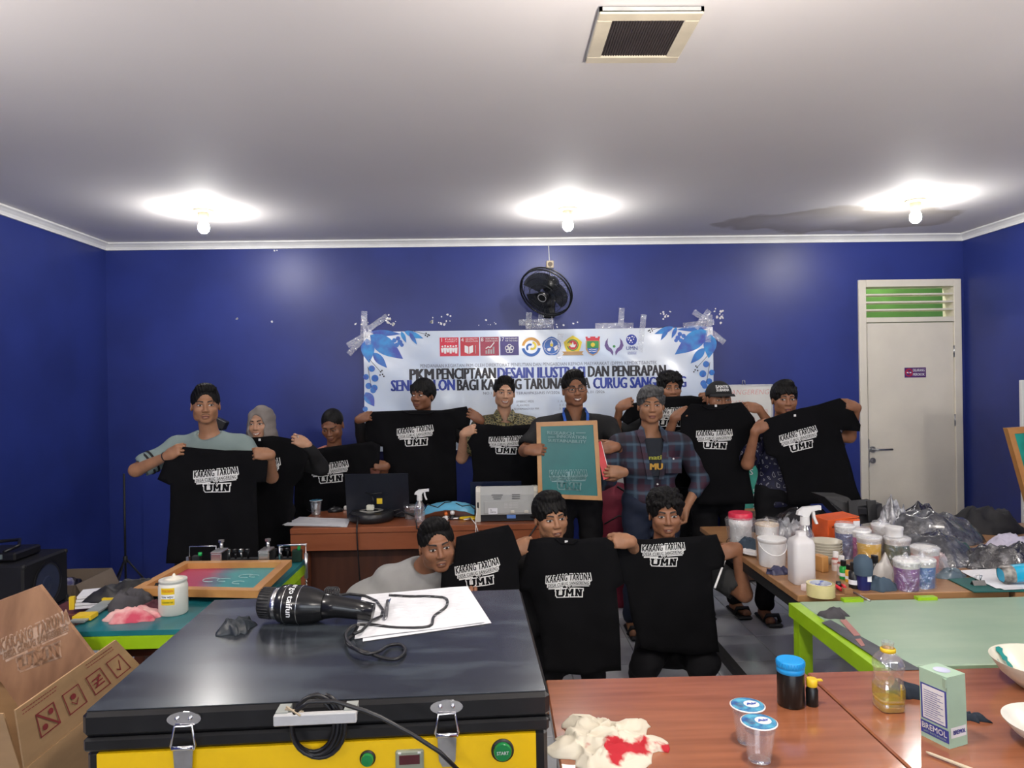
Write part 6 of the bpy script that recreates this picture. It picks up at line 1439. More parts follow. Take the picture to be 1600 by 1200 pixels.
# spray bottles
def spray(label, p, s=1.0, m=None, flip=1, group='trigger spray bottles'):
    t = thing('spray_bottle', label, 'spray bottle', tuple(p), group)
    b = B(); b.lathe(p, [(0.0, 0.001), (0.030*s, 0.001), (0.034*s, 0.008*s), (0.034*s, 0.085*s), (0.030*s, 0.105*s), (0.016*s, 0.130*s), (0.013*s, 0.140*s)], 24); b.build('bottle', m or M_clear, t)
    b = B(); b.lathe(p, [(0.0, 0.003), (0.028*s, 0.003), (0.031*s, 0.008*s), (0.031*s, 0.06*s), (0.0, 0.06*s)], 20); b.build('liquid', M_water, t)
    b = B(); b.lathe(p, [(0.0165*s, 0.135*s), (0.0175*s, 0.140*s), (0.0165*s, 0.165*s), (0.0, 0.166*s)], 18); b.build('screw_collar', M_wpl, t)
    q = V(p)+V((0, 0, 0.165*s)); f = flip
    b = B(); pts = [(-0.030, 0.008), (-0.026, 0.022), (-0.006, 0.036), (0.048, 0.040), (0.050, 0.026), (0.022, 0.020), (0.012, 0.0), (-0.010, 0.0), (-0.014, 0.006)]
    b.prism([q+V((x*f*s, -0.010*s, z*s)) for x, z in pts], V((0, 0.020*s, 0))); hd = b.build('trigger_head', M_wpl, t)
    b = B(); b.prism([q+V((x*f*s, -0.006*s, z*s)) for x, z in [(0.026, 0.020), (0.036, 0.020), (0.038, 0.0), (0.048, -0.026), (0.040, -0.028), (0.030, -0.004)]], V((0, 0.012*s, 0))); b.build('trigger', M_wpl, hd)
    b = B(); b.box(q+V((0.054*f*s, 0, 0.033*s)), (0.010*s, 0.016*s, 0.016*s)); b.build('nozzle', M_wpl, hd)
    b = B(); b.tube([q+V((0, 0, -0.01)), V(p)+V((0.004, 0, 0.08*s)), V(p)+V((0.012, 0, 0.008))], 0.002, 6); b.build('dip_tube', M_wpl, t)
    return t
spray('clear spray bottle with white trigger head on the desk before the blue cover', on(656, 815, TZ), 1.0)
# blue arched cover with tools below
t = thing('blue_cover', 'light blue flexible sheet arching over tools left of the printer', 'sheet', tuple(on(700, 808, TZ)))
a, c = on(660, 812, TZ), on(742, 806, TZ); n = 16; vs_ = []
for k in range(n+1):
    s_ = k/n; x = a.x+(c.x-a.x)*s_; zz = TZ+0.022+0.060*math.sin(PI*min(1, 0.06+s_*0.86))**0.6
    for yy, dz in ((a.y-0.005, -0.018), (a.y+0.02, 0.0), (a.y+0.10, 0.018), (a.y+0.16, 0.0)): vs_.append(V((x, yy+0.004*math.sin(k), max(TZ+0.001, zz+dz+0.0015*math.sin(k*2)))))
m_ = len(vs_); vs_ += [v-V((0, 0, 0.003)) if v.z > TZ+0.004 else v for v in vs_]
b = B(); b.add(vs_, [(4*k+j, 4*k+4+j, 4*k+5+j, 4*k+1+j) for k in range(n) for j in range(3)]+[(m_+4*k+j, m_+4*k+1+j, m_+4*k+5+j, m_+4*k+4+j) for k in range(n) for j in range(3)], True); b.build('sheet', mat('sky_blue_vinyl', (0.12, 0.42, 0.62), 0.4), t)
b = B(); b.tube([at(662, 797, 4.42), at(668, 787, 4.42), at(684, 792, 4.41), at(695, 784, 4.42), at(705, 783, 4.45)], 0.0035, 6); b.tube([at(712, 785, 4.43), at(722, 790, 4.42), at(735, 788, 4.43), at(741, 794, 4.4)], 0.0035, 6); b.build('cable', M_black, t)
def pliers(label, p, m, a=0.0, s=1.0):
    t = thing('pliers', label, 'pliers', tuple(p), 'yellow handled pliers'); R_ = Matrix.Rotation(a, 3, 'Z')
    for sg in (-1, 1):
        b = B(); b.tube([V(p)+R_ @ V((x*s, y*sg*s, 0.009)) for x, y in ((-0.01, 0.002), (0.02, 0.012), (0.06, 0.020), (0.11, 0.014))], [0.006*s, 0.008*s, 0.009*s, 0.007*s], 8); b.build('handle', m, t)
    b = B(); b.tube([V(p)+R_ @ V((x*s, 0, 0.009)) for x in (0.0, -0.02, -0.06)], [0.012*s, 0.010*s, 0.004*s], 8); b.build('jaws', M_steel, t)
pliers('yellow-handled pliers beneath the blue sheet left of the printer', on(718, 811, TZ), M_yplastic, 0.15)
pliers('second yellow-handled pliers, nearest the printer', on(735, 812, TZ), M_yplastic, 0.5, 0.8)
for nm, lb, cat, px, py, m_, sc_ in (('figurine', 'small black and white toy figure beneath the blue sheet', 'toy', 707, 811, M_black, 1.0), ('figurine', 'small white and orange toy figure under the blue sheet, left of the black one', 'toy', 697, 811, M_wpl, 0.85)):
    p = on(px, py, TZ); t = thing(nm, lb, cat, tuple(p))
    b = B(); b.lathe(p, [(0.0, 0.0), (0.016*sc_, 0.0), (0.018*sc_, 0.012*sc_), (0.012*sc_, 0.028*sc_), (0.006*sc_, 0.032*sc_)], 14); b.build('torso', m_, t)
    b = B(); b.ball(p+V((0, 0, 0.044*sc_)), 0.015*sc_); b.build('head', M_wpl if m_ is M_black else mat('orange_plastic', (0.7, 0.16, 0.03), 0.4), t)
    for sg in (-1, 1): b = B(); b.tube([p+V((sg*0.014*sc_, 0, 0.024*sc_)), p+V((sg*0.026*sc_, -0.006, 0.014*sc_))], 0.005*sc_, 8); b.build('arm', m_, t)
# printer, its back towards the camera
p0 = on(744, 815, TZ); p1 = on(842, 813, TZ); px0, px1, yy = p0.x, p1.x, (p0.y+p1.y)/2-0.01
zt = at(790, 759, yy+0.02).z; W_, D_, Hh = px1-px0, 0.27, zt-TZ; t = thing('printer', 'white and grey laser printer with its back to the camera on the desk', 'printer', ((px0+px1)/2, yy+D_/2, TZ))
M_pw_ = mat('printer_ivory', (0.60, 0.58, 0.50), 0.45, var=0.04); M_pg = mat('printer_grey', (0.40, 0.41, 0.40), 0.45, var=0.04)
for x in (px0+0.014, px1-0.014): b = B(); b.prism([(x-0.014, yy+0.006, TZ+0.002), (x-0.014, yy+0.006, TZ+Hh-0.03), (x-0.014, yy+0.03, TZ+Hh-0.004), (x-0.014, yy+D_, TZ+Hh-0.03), (x-0.014, yy+D_, TZ+0.002)], (0.028, 0, 0)); b.build('side_cover', M_pw_, t)
b = B(); b.prism([(px0+0.028, yy+0.004, TZ+0.045), (px0+0.028, yy+0.004, TZ+Hh-0.05), (px0+0.028, yy+0.03, TZ+Hh), (px0+0.028, yy+D_-0.02, TZ+Hh-0.03), (px0+0.028, yy+D_-0.02, TZ+0.045)], (W_-0.056, 0, 0)); bd = b.build('rear_body', M_pg, t)
b = B(); b.box(((px0+px1)/2, yy+D_/2, TZ+0.024), (W_-0.056, D_-0.03, 0.040)); b.build('dark_base', M_black, t)
b = B(); b.box(((px0+px1)/2, yy+0.001, TZ+0.090), (W_-0.10, 0.006, 0.075), bev=0.002); dr = b.build('rear_door', M_pg, t)
b = B()
for j in range(3):
    for x_, l_ in ((px0+W_*0.34, 0.07-0.012*(2-j)), (px0+W_*0.64, 0.05)): b.box((x_, yy+0.003+0.0*j, TZ+0.142+0.012*j), (l_, 0.006, 0.003))
b.build('vent_slots', M_black, bd, kind='stuff')
b = B(); b.box((px0+W_*0.27, yy-0.003, TZ+0.068), (0.056, 0.002, 0.036)); lb_ = b.build('white_label', M_paper, dr)
b = B(); text(b, 'hp', (px0+W_*0.24, yy-0.0045, TZ+0.076), (1, 0, 0), (0, 0, 1), 0.008, 0.02); text(b, 'CE651A', (px0+W_*0.27, yy-0.0045, TZ+0.062), (1, 0, 0), (0, 0, 1), 0.008, 0.01); b.build('label_lettering', M_ink, lb_)
b = B()
for j in range(4): text(b, 'CLASS 1 LASER PRODUCT', (px0+W_*0.56, yy-0.0030, TZ+0.116-0.009*j), (1, 0, 0), (0, 0, 1), 0.0045, 0.0, width=0.085)
b.build('fine_print', M_tag, dr, kind='stuff')
for k in (0.58, 0.80): b = B(); b.box((px0+W_*k, yy-0.005, TZ+0.062), (0.026, 0.008, 0.018), bev=0.003); b.build('door_latch', M_pw_, dr)
b = B(); b.box((px0+W_*0.56, yy+0.010, TZ+0.030), (0.055, 0.012, 0.022), bev=0.002); b.build('blue_port', mat('blue_sticker', (0.12, 0.25, 0.62), 0.4), t)
b = B(); b.box((px0+0.013, yy+0.004, TZ+0.105), (0.010, 0.006, 0.035)); b.build('power_switch', M_black, t)
b = B(); b.tube([(px1-0.05, yy+0.0, TZ+0.03), (px1-0.012, yy-0.03, TZ+0.012), (px1-0.02, dy0-0.008, TZ-0.01), (px1-0.07, dy0-0.012, TZ-0.08), (px1-0.13, dy0-0.012, TZ-0.14), (px1-0.16, dy0-0.014, 0.3), (px1-0.15, dy0-0.02, 0.01)], 0.005, 6); b.build('power_cable', M_black, t)
b = B(); b.tube([(px0+0.01, yy-0.002, TZ+0.09), (px0-0.002, yy-0.02, TZ+0.03), (px0+0.0, dy0-0.005, TZ+0.004), (px0-0.002, dy0-0.01, TZ-0.12)], 0.0025, 5); b.tube([(px0-0.03, yy-0.02, TZ+0.03), (px0+0.0, dy0-0.003, TZ+0.006), (px0+0.02, dy0-0.01, TZ-0.06)], 0.0025, 5); b.build('white_cables', M_wpl, t)

# ================================================================ behind the group
# maroon bag
q = at(968, 830, 5.05); t = thing('maroon_bag', 'maroon fabric bag with black piping behind the man in plaid', 'bag', (q.x, 5.1, 0))
b = B(); b.lathe((q.x, 5.15, 0), [(0.0, 0.002), (0.16, 0.004), (0.19, 0.06), (0.19, 0.5), (0.17, 0.72), (0.13, 0.80), (0.05, 0.86), (0.0, 0.87)], 22, sq=3); b.build('bag_body', mat('maroon_fabric', (0.20, 0.012, 0.035), 0.75, bump=0.03, bscale=12), t)
b = B(); b.tube([(q.x-0.02, 5.0, 0.86), (q.x+0.07, 4.985, 0.80), (q.x+0.13, 4.975, 0.70), (q.x+0.16, 4.97, 0.55)], 0.009, 6); b.build('piping', M_blackm, t)
b = B(); b.tube([(q.x-0.12, 4.972, 0.60), (q.x-0.02, 4.956, 0.66), (q.x+0.10, 4.965, 0.63)], 0.006, 6); b.build('pocket_seam', M_blackm, t)
# teal screen frame leaning in front of the whiteboard, on a brown box
t = thing('screen_frame', 'teal screen frame leaning on the wall between cap man and batik boy', 'frame', tuple(at(1180, 795, 5.72)))
A, Bq, Cq, Dq = at(1150, 712, 5.85), at(1192, 710, 5.85), at(1190, 797, 5.70), at(1148, 799, 5.70)
ux = (Bq-A).normalized(); uz = (A-Dq).normalized(); w_ = 0.03
for (s0, e1, e2) in ((A-uz*w_, ux*(Bq-A).length, uz*w_), (Dq, ux*(Bq-A).length, uz*w_), (Dq+uz*w_, ux*w_, uz*((A-Dq).length-2*w_)), (Dq+uz*w_+ux*((Bq-A).length-w_), ux*w_, uz*((A-Dq).length-2*w_))):
    b = B(); b.frame(s0, e1, e2, V((0, 0.025, 0))); b.build('frame_bar', M_fwood, t)
b = B(); b.frame(Dq+uz*w_*0.8+ux*w_*0.8+V((0, -0.002, 0)), ux*((Bq-A).length-w_*1.6), uz*((A-Dq).length-w_*1.6), V((0, 0.004, 0))); b.build('mesh', mat('mint_screen', (0.01, 0.30, 0.22), 0.4), t)
b = B(); text(b, 'S', at(1174, 737, 5.79), ux, uz, 0.05, 0.01); text(b, 'WARE', at(1182, 778, 5.70), uz, -ux, 0.05, 0.01, width=0.16); b.build('stencil_lettering', M_tag, t)
zt = at(1178, 798, 5.72).z-0.004; x0_, x1_ = at(1150, 800, 5.6).x, at(1192, 800, 5.6).x
t = thing('brown_cabinet', 'low brown wooden cabinet under the leaning teal screen frame', 'cabinet', ((x0_+x1_)/2, 5.72, 0))
b = B(); b.box(((x0_+x1_)/2, 5.72, zt/2+0.01), (x1_-x0_, 0.36, zt-0.02), bev=0.004); b.build('carcass', wood('brown_cabinet_wood', (0.16, 0.085, 0.05), (0.12, 0.06, 0.035), 0.45), t)
b = B(); b.box(((x0_+x1_)/2, 5.535, zt/2+0.01), (x1_-x0_-0.03, 0.014, zt-0.06)); dd = b.build('door', _mats['brown_cabinet_wood'], t)
b = B(); b.cyl(((x0_+x1_)/2+0.07, 5.53, zt*0.6), ((x0_+x1_)/2+0.07, 5.51, zt*0.6), 0.01); b.build('knob', M_steel, dd)
# small black box on a stand behind the first man
q = at(345, 661, 5.1); t = thing('stand_speaker', 'small tilted black box on a stand behind the man in grey-green', 'speaker', (q.x, 5.1, 0))
b = B(); b.box(q, (0.085, 0.07, 0.065), R=Matrix.Rotation(0.45, 3, 'Y'), bev=0.006); b.build('box', M_blackm, t)
b = B(); b.cyl((q.x, 5.1, 0.02), (q.x, 5.1, q.z-0.02), 0.010); b.build('pole', M_blackm, t)
b = B(); b.lathe((q.x, 5.1, 0), [(0.0, 0.022), (0.10, 0.018), (0.11, 0.002), (0.0, 0.002)], 24); b.build('base', M_blackm, t)
# tripod stand in the corner
q = at(193, 700, 5.55); t = thing('tripod_stand', 'thin black tripod stand in the left back corner of the room', 'stand', (q.x, 5.55, 0))
b = B(); b.cyl((q.x, 5.55, 0.12), (q.x, 5.55, 0.95), 0.008); b.build('pole', M_blackm, t)
for a_ in (0.5, 2.6, 4.7): b = B(); b.tube([(q.x, 5.55, 0.30), (q.x+0.2*math.cos(a_), 5.55+0.2*math.sin(a_), 0.008)], 0.007, 6); b.build('leg', M_blackm, t)
b = B(); b.lathe((q.x, 5.55, 0.28), [(0.009, -0.02), (0.016, -0.018), (0.016, 0.03), (0.009, 0.035)], 14); b.build('leg_collar', M_blackm, t)
# ================================================================ left side: speakers, cartons, printing table
def speaker(label, c, d, woof):
    t = thing('loudspeaker', label, 'speaker', (c[0], c[1], c[2]-d[2]/2), 'stacked loudspeakers at the left wall')
    b = B(); b.box(c, d, bev=0.012); b.build('cabinet', mat('black_speaker_vinyl', (0.010, 0.010, 0.012), 0.55, bump=0.02, bscale=60), t)
    xs = c[0]+d[0]/2
    for y, z, r in woof:
        b = B(); b.lathe((xs, y, z), [(r, 0.001), (r, 0.008), (r*0.92, 0.010), (r*0.85, 0.004)], 30, (1, 0, 0)); rg = b.build('woofer_ring', M_black, t)
        b = B(); b.lathe((xs, y, z), [(r*0.86, 0.006), (r*0.35, 0.0022), (r*0.30, 0.006), (0.0, 0.010)], 30, (1, 0, 0)); b.build('woofer_cone', mat('blue_grey_cone', (0.035, 0.045, 0.085), 0.35), rg)
    for y in (c[1]-d[1]/2+0.015, c[1]+d[1]/2-0.015):
        for z in (c[2]-d[2]/2+0.015, c[2]+d[2]/2-0.015): b = B(); b.ball((xs-0.008, y, z), 0.016, 8, 6); b.build('corner_guard', M_blackm, t)
    return t
speaker('upper black loudspeaker stacked at the left wall under the small mixer', (-2.95, 4.26, 0.465), (0.56, 0.42, 0.31), ((4.26, 0.46, 0.13),))
speaker('lower black loudspeaker on the floor at the left wall', (-2.95, 4.26, 0.154), (0.56, 0.42, 0.306), ((4.26, 0.155, 0.12),))
t = thing('audio_mixer', 'small black audio device with grey panel on top of the upper loudspeaker', 'mixer', (-2.93, 4.22, 0.62)); R_ = Matrix.Rotation(0.15, 3, 'Y')
b = B(); b.box((-2.93, 4.24, 0.650), (0.34, 0.24, 0.05), bev=0.01); b.build('casing', M_black, t)
b = B(); b.box((-2.90, 4.118, 0.655), (0.14, 0.006, 0.026)); b.build('display_panel', mat('grey_display', (0.18, 0.22, 0.22), 0.3), t)
b = B(); b.ball((-3.02, 4.115, 0.655), 0.014, 10, 6); b.build('knob', M_steel, t)
b = B(); b.tube([(-2.83, 4.13, 0.68), (-2.79, 4.2, 0.70), (-2.85, 4.3, 0.715), (-3.0, 4.33, 0.70), (-3.05, 4.28, 0.68)], 0.010, 8); b.build('carry_strap', M_black, t)
# carton with cables
M_card = mat('cardboard', (0.42, 0.26, 0.13), 0.75, var=0.08, scale=5, stretch=(1, 1, 6)); M_card2 = mat('grey_cardboard', (0.27, 0.21, 0.155), 0.8, var=0.08, scale=5)
t = thing('carton', 'open grey-brown carton of cables on the floor beside the loudspeakers', 'carton', (-2.98, 5.0, 0))
x0, x1, y0, y1, zt, th = -3.18, -2.80, 4.76, 5.20, 0.31, 0.006
for c, d in ((((x0+x1)/2, y0, zt/2), (x1-x0, th, zt)), (((x0+x1)/2, y1, zt/2), (x1-x0, th, zt)), ((x0, (y0+y1)/2, zt/2), (th, y1-y0, zt)), ((x1, (y0+y1)/2, zt/2), (th, y1-y0, zt))): b = B(); b.box(c, d); b.build('carton_wall', M_card2, t)
b = B(); b.box(((x0+x1)/2, (y0+y1)/2, 0.006), (x1-x0, y1-y0, 0.006)); b.build('carton_bottom', M_card2, t)
b = B(); b.prism([(x1+0.003, y0, zt), (x1+0.003, y1, zt), (x1+0.085, y1-0.01, zt-0.16), (x1+0.085, y0+0.01, zt-0.16)], (0.004, 0, 0.002)); b.build('flap', M_card2, t)
b = B(); b.prism([(x0+0.01, y0-0.003, zt), (x1-0.01, y0-0.003, zt), (x1-0.02, y0-0.05, zt-0.13), (x0+0.02, y0-0.05, zt-0.13)], (0, -0.004, 0.002)); b.build('flap', M_card2, t)
crumple('cable_bundle', (-3.02, 5.02, 0.20), (0.28, 0.30), mat('dark_blue_mix', (0.012, 0.014, 0.04), 0.5, col2=(0.06, 0.05, 0.06), scale=30), 5, h=0.10, rough=2.2, label='tangle of dark blue and black cables inside the open grey-brown carton', cat='cables')
p = V((-2.95, 4.93, 0.275)); b = B(); b.lathe(p, [(0.0, -0.03), (0.035, -0.02), (0.040, 0.01), (0.028, 0.035), (0.0, 0.042)], 18); b.build('white_ball', mat('white_violet_plastic', (0.6, 0.6, 0.68), 0.4, col2=(0.08, 0.07, 0.3), scale=25), None, 'white and violet rounded object in the open grey-brown carton', 'plastic object', loc=tuple(p))

# big open carton with plywood at the bottom left
t = thing('carton', 'large open tan carton with printed handling symbols at the bottom left', 'carton', (-1.5, 2.1, 0))
A, Bq, Cq, Dq = on(66, 1200, 0.60), on(206, 1047, 0.60), on(181, 999, 0.78), on(24, 1109, 0.78)
x1 = (A.x+Bq.x)/2; y0, y1 = A.y, Bq.y; x0 = x1-0.60; zt = 0.60
for c, d in ((((x0+x1)/2, y0, zt/2), (x1-x0, 0.006, zt)), (((x0+x1)/2, y1, zt/2), (x1-x0, 0.006, zt)), ((x0, (y0+y1)/2, zt/2), (0.006, y1-y0, zt)), ((x1, (y0+y1)/2, zt/2), (0.006, y1-y0, zt))): b = B(); b.box(c, d); b.build('carton_wall', M_card, t)
b = B(); b.box(((x0+x1)/2, (y0+y1)/2, 0.006), (x1-x0, y1-y0, 0.006)); b.build('carton_bottom', M_card, t)
FA, FB, FC, FD = V((x1, y0, zt)), V((x1, y1, zt)), Cq, Dq
b = B(); b.prism([FA, FB, FC, FD], V((-0.005, 0.001, 0))); fl = b.build('flap', M_card, t)
M_mar = mat('maroon_print', (0.26, 0.03, 0.035), 0.7)
eu = (FB-FA).normalized(); ev = ((FD+FC)/2-(FA+FB)/2); ev = (ev-eu*ev.dot(eu)).normalized(); nn = eu.cross(ev)
if nn.x < 0: nn = -nn
Lf = (FB-FA).length; Hf = (FD-FA).length
def FP(u, v): return FA+(FB-FA)*u+((FD-FA)*(1-u)+(FC-FB)*u)*v+nn*0.0015
def quad(b, u0, v0, u1, v1): b.add([FP(u0, v0), FP(u1, v0), FP(u1, v1), FP(u0, v1)], [(0, 1, 2, 3)])
for k, u in enumerate((0.20, 0.42, 0.64, 0.85)):
    b = B(); hu, v0, v1 = 0.075, 0.28, 0.72; lw, lv = 0.008, 0.022
    quad(b, u-hu, v0, u+hu, v0+lv); quad(b, u-hu, v1-lv, u+hu, v1); quad(b, u-hu, v0, u-hu+lw, v1); quad(b, u+hu-lw, v0, u+hu, v1)
    if k == 0:
        b.add([FP(u-hu, v1-0.02), FP(u-hu+0.01, v1), FP(u+hu, v0+0.02), FP(u+hu-0.01, v0)], [(0, 1, 2, 3)])
        for (du, dv) in ((-0.03, -0.09), (0.035, 0.10)): b.add([FP(u+du+0.020*math.cos(a_), 0.5+dv+0.055*math.sin(a_)) for a_ in [i*PI/6 for i in range(12)]], [tuple(range(12))])
    elif k == 1:
        b.add([FP(u+0.022*math.cos(a_), 0.56+0.055*math.sin(a_)) for a_ in [i*PI/6 for i in range(12)]], [tuple(range(12))])
        for s0, s1 in (((-0.03, 0.50), (0.0, 0.40)), ((0.0, 0.40), (0.03, 0.50))): b.add([FP(u+s0[0], s0[1]), FP(u+s1[0], s1[1]), FP(u+s1[0], s1[1]-0.03), FP(u+s0[0], s0[1]-0.03)], [(0, 1, 2, 3)])
    elif k == 2:
        for j in range(3): quad(b, u-0.045, 0.40+0.08*j, u+0.045, 0.43+0.08*j)
        b.add([FP(u-0.04, 0.40), FP(u-0.025, 0.40), FP(u+0.045, 0.62), FP(u+0.03, 0.62)], [(0, 1, 2, 3)])
    else:
        for s0, s1 in (((-0.03, 0.46), (-0.005, 0.40)), ((-0.005, 0.40), (0.035, 0.60))): b.add([FP(u+s0[0], s0[1]+0.02), FP(u+s1[0], s1[1]+0.02), FP(u+s1[0], s1[1]-0.02), FP(u+s0[0], s0[1]-0.02)], [(0, 1, 2, 3)])
    b.build('handling_symbol', M_mar, fl)
b = B()
for u0, v in ((0.02, 0.93), (0.02, 0.87), (0.60, 0.93), (0.60, 0.87)):
    u = u0+0.02; rn = random.Random(int(u0*10+v*100))
    while u < u0+0.30: w_ = rn.uniform(0.01, 0.03); quad(b, u, v-0.006, u+w_, v+0.008); u += w_+0.006
b.build('printed_line', M_mar, fl, kind='stuff')
# front flap and left flap
b = B(); b.prism([(x0, y0-0.003, zt), (x1-0.01, y0-0.003, zt), V((x1-0.02, y0-0.05, zt+0.17)), V((x0+0.02, y0-0.05, zt+0.17))], (0, 0.005, 0)); b.build('flap', M_card, t)
b = B(); b.prism([(x0+0.0, y1-0.003, zt), (x1-0.22, y1-0.003, zt), V(at(37, 1076, y1-0.06)), V(at(13, 998, y1-0.02)), V(at(-60, 1010, y1-0.02))], (0, 0.005, 0)); b.build('flap', M_card, t)
# plywood board standing in the carton
T_p = at(62, 915, y1-0.07); R_p = at(150, 1030, y1-0.16); dR = (R_p-T_p); L_p = at(-70, 965, y1-0.05); dL = (L_p-T_p)
M_ply = wood('stained_plywood', (0.34, 0.185, 0.10), (0.17, 0.085, 0.045), 0.6, stretch=(5, 5, 1.5), coat=0.0, scale=2)
t = thing('plywood_board', 'tilted brown plywood board with faint white lettering in the large carton', 'board', (T_p.x, T_p.y, T_p.z-0.5))
dR = dR*1.9; b = B(); b.prism([T_p, T_p+dR, T_p+dR+dL, T_p+dL], V((0, 0.012, 0.004))); b.build('board', M_ply, t)
k = 0.27; exx = -dL.normalized(); eyy = (-dR).normalized(); eyy = (eyy-exx*eyy.dot(exx)).normalized(); nn = exx.cross(eyy)
if nn.y > 0: nn = -nn
pc = at(56, 1005, T_p.y-0.09); c0 = T_p; nrm_ = dR.cross(dL).normalized(); pc = CAM+(pc-CAM)*((T_p-CAM).dot(nrm_)/(pc-CAM).dot(nrm_))
for src, m_, l_ in ((PRW, mat('faint_white_print', (0.46, 0.33, 0.25), 0.7, col2=(0.33, 0.19, 0.11), scale=25), 0.0010), (PRB, M_ply, 0.0020)):
    b = B(); b.add([pc+exx*(v.x*k)+eyy*(v.y*k)+nn*(l_+v.z) for v in src.v], src.f); b.build('faint_print', m_, t, kind='stuff')

# ---------------- on the left printing table
p = on(271, 957, TZ); t = thing('paint_jar', 'white paint jar with yellow label on the teal table', 'jar', tuple(p))
M_jarw = mat('milky_jar', (0.62, 0.62, 0.56), 0.3, var=0.05)
b = B(); b.lathe(p, [(0.0, 0.0), (0.046, 0.0), (0.052, 0.006), (0.052, 0.104), (0.049, 0.116), (0.046, 0.120), (0.050, 0.122), (0.050, 0.130), (0.0, 0.131)], 32); b.build('jar_body', M_jarw, t)
b = B(); n = 12; vs_ = [p+V((math.sin(a_)*0.0528, -math.cos(a_)*0.0528, z)) for z in (0.045, 0.108) for a_ in [(-0.45+0.95*i/n) for i in range(n+1)]]
b.add(vs_, [(i, i+1, n+2+i, n+1+i) for i in range(n)], True); lb_ = b.build('yellow_label', M_yplastic, t)
b = B(); vs_ = [p+V((math.sin(a_)*0.0533, -math.cos(a_)*0.0533, z)) for z in (0.068, 0.084) for a_ in [(-0.45+0.95*i/n) for i in range(n+1)]]; b.add(vs_, [(i, i+1, n+2+i, n+1+i) for i in range(n)], True); b.build('white_band', M_paper, lb_)
def on_cyl(b, p, r, a0=0.0):
    for v in b.v: a_ = v.x/r+a0; v.x, v.y = p.x+math.sin(a_)*r, p.y-math.cos(a_)*r
    return b
for s_, z, h_, m_ in (('TITISCREEN', 0.097, 0.010, mat('red_print', (0.6, 0.12, 0.03), 0.5)), ('low wpu', 0.076, 0.010, M_ink), ('SCREENPRINT INK', 0.055, 0.006, mat('green_print', (0.1, 0.25, 0.02), 0.5))):
    b = B(); text(b, s_, (0, 0, p.z+z), (1, 0, 0), (0, 0, 1), h_, 0.01, width=0.042); on_cyl(b, p, 0.0540, 0.02); b.build('label_lettering', m_, lb_)
b = B(); b.lathe(p+V((0.004, 0, 0)), [(0.034, 0.131), (0.020, 0.137), (0.008, 0.141), (0.003, 0.150), (0.0, 0.152)], 14); b.build('paint_blob', mat('cream_paint', (0.70, 0.66, 0.56), 0.4), t)
# printing screen lying on the table
cr = [on(207, 930, 0.772), on(404, 934, 0.772), on(456, 884, 0.79), on(288, 886, 0.79)]
t = thing('screen_frame', 'wooden printing screen with red and teal mesh lying clamped on the teal table', 'frame', (-1.2, 3.1, TZ))
cc = sum(cr, V())/4; bw = 0.035
inn = [p_+((cr[(i+1) % 4]-p_).normalized()+(cr[i-1]-p_).normalized())*bw for i, p_ in enumerate(cr)]
for i in range(4): b = B(); b.prism([cr[i], cr[(i+1) % 4], inn[(i+1) % 4], inn[i]], V((0, 0, 0.030))); b.build('frame_bar', M_fwood, t)
mm = mat('screen_red_teal', (0.36, 0.03, 0.09), 0.4); nt = mm.node_tree; N = nt.nodes; L = nt.links
tc = N.new('ShaderNodeTexCoord'); sp = N.new('ShaderNodeSeparateXYZ'); L.new(tc.outputs['Generated'], sp.inputs[0]); nz = N.new('ShaderNodeTexNoise'); nz.inputs['Scale'].default_value = 5; L.new(tc.outputs['Generated'], nz.inputs[0])
ad = N.new('ShaderNodeMath'); ad.operation = 'MULTIPLY_ADD'; ad.inputs[1].default_value = 0.25; L.new(nz.outputs[0], ad.inputs[0]); L.new(sp.outputs[0], ad.inputs[2])
crr = N.new('ShaderNodeValToRGB'); e = crr.color_ramp.elements; e[0].position = 0.10; e[0].color = (0.01, 0.13, 0.13, 1); e[1].position = 0.75; e[1].color = (0.03, 0.24, 0.25, 1)
for ps, c_ in ((0.2, (0.38, 0.03, 0.09, 1)), (0.48, (0.34, 0.03, 0.09, 1)), (0.62, (0.09, 0.12, 0.18, 1))): x_ = e.new(ps); x_.color = c_
L.new(ad.outputs[0], crr.inputs[0]); L.new(crr.outputs[0], N['Principled BSDF'].inputs['Base Color'])
b = B(); b.prism([p_+V((0, 0, 0.002)) for p_ in inn], V((0, 0, 0.003))); b.build('mesh', mm, t)
ex_ = (cr[1]-cr[0]).normalized(); ey_ = (cr[3]-cr[0]); ey_ = (ey_-ex_*ey_.dot(ex_)).normalized()
b = B()
for x, y, r in ((385, 899, 9), (397, 899, 6), (350, 905, 8), (372, 909, 7), (330, 905, 10)):
    c_ = on(x, y, 0.7915); rr = r/360
    b.tube([c_+ex_*(rr*1.3*math.cos(a_))+ey_*(rr*0.9*math.sin(a_)) for a_ in [0.6+i*0.42 for i in range(12)]], 0.0016, 4)
b.build('stencil_lines', mat('pale_teal_line', (0.35, 0.55, 0.55), 0.5), t, kind='stuff')
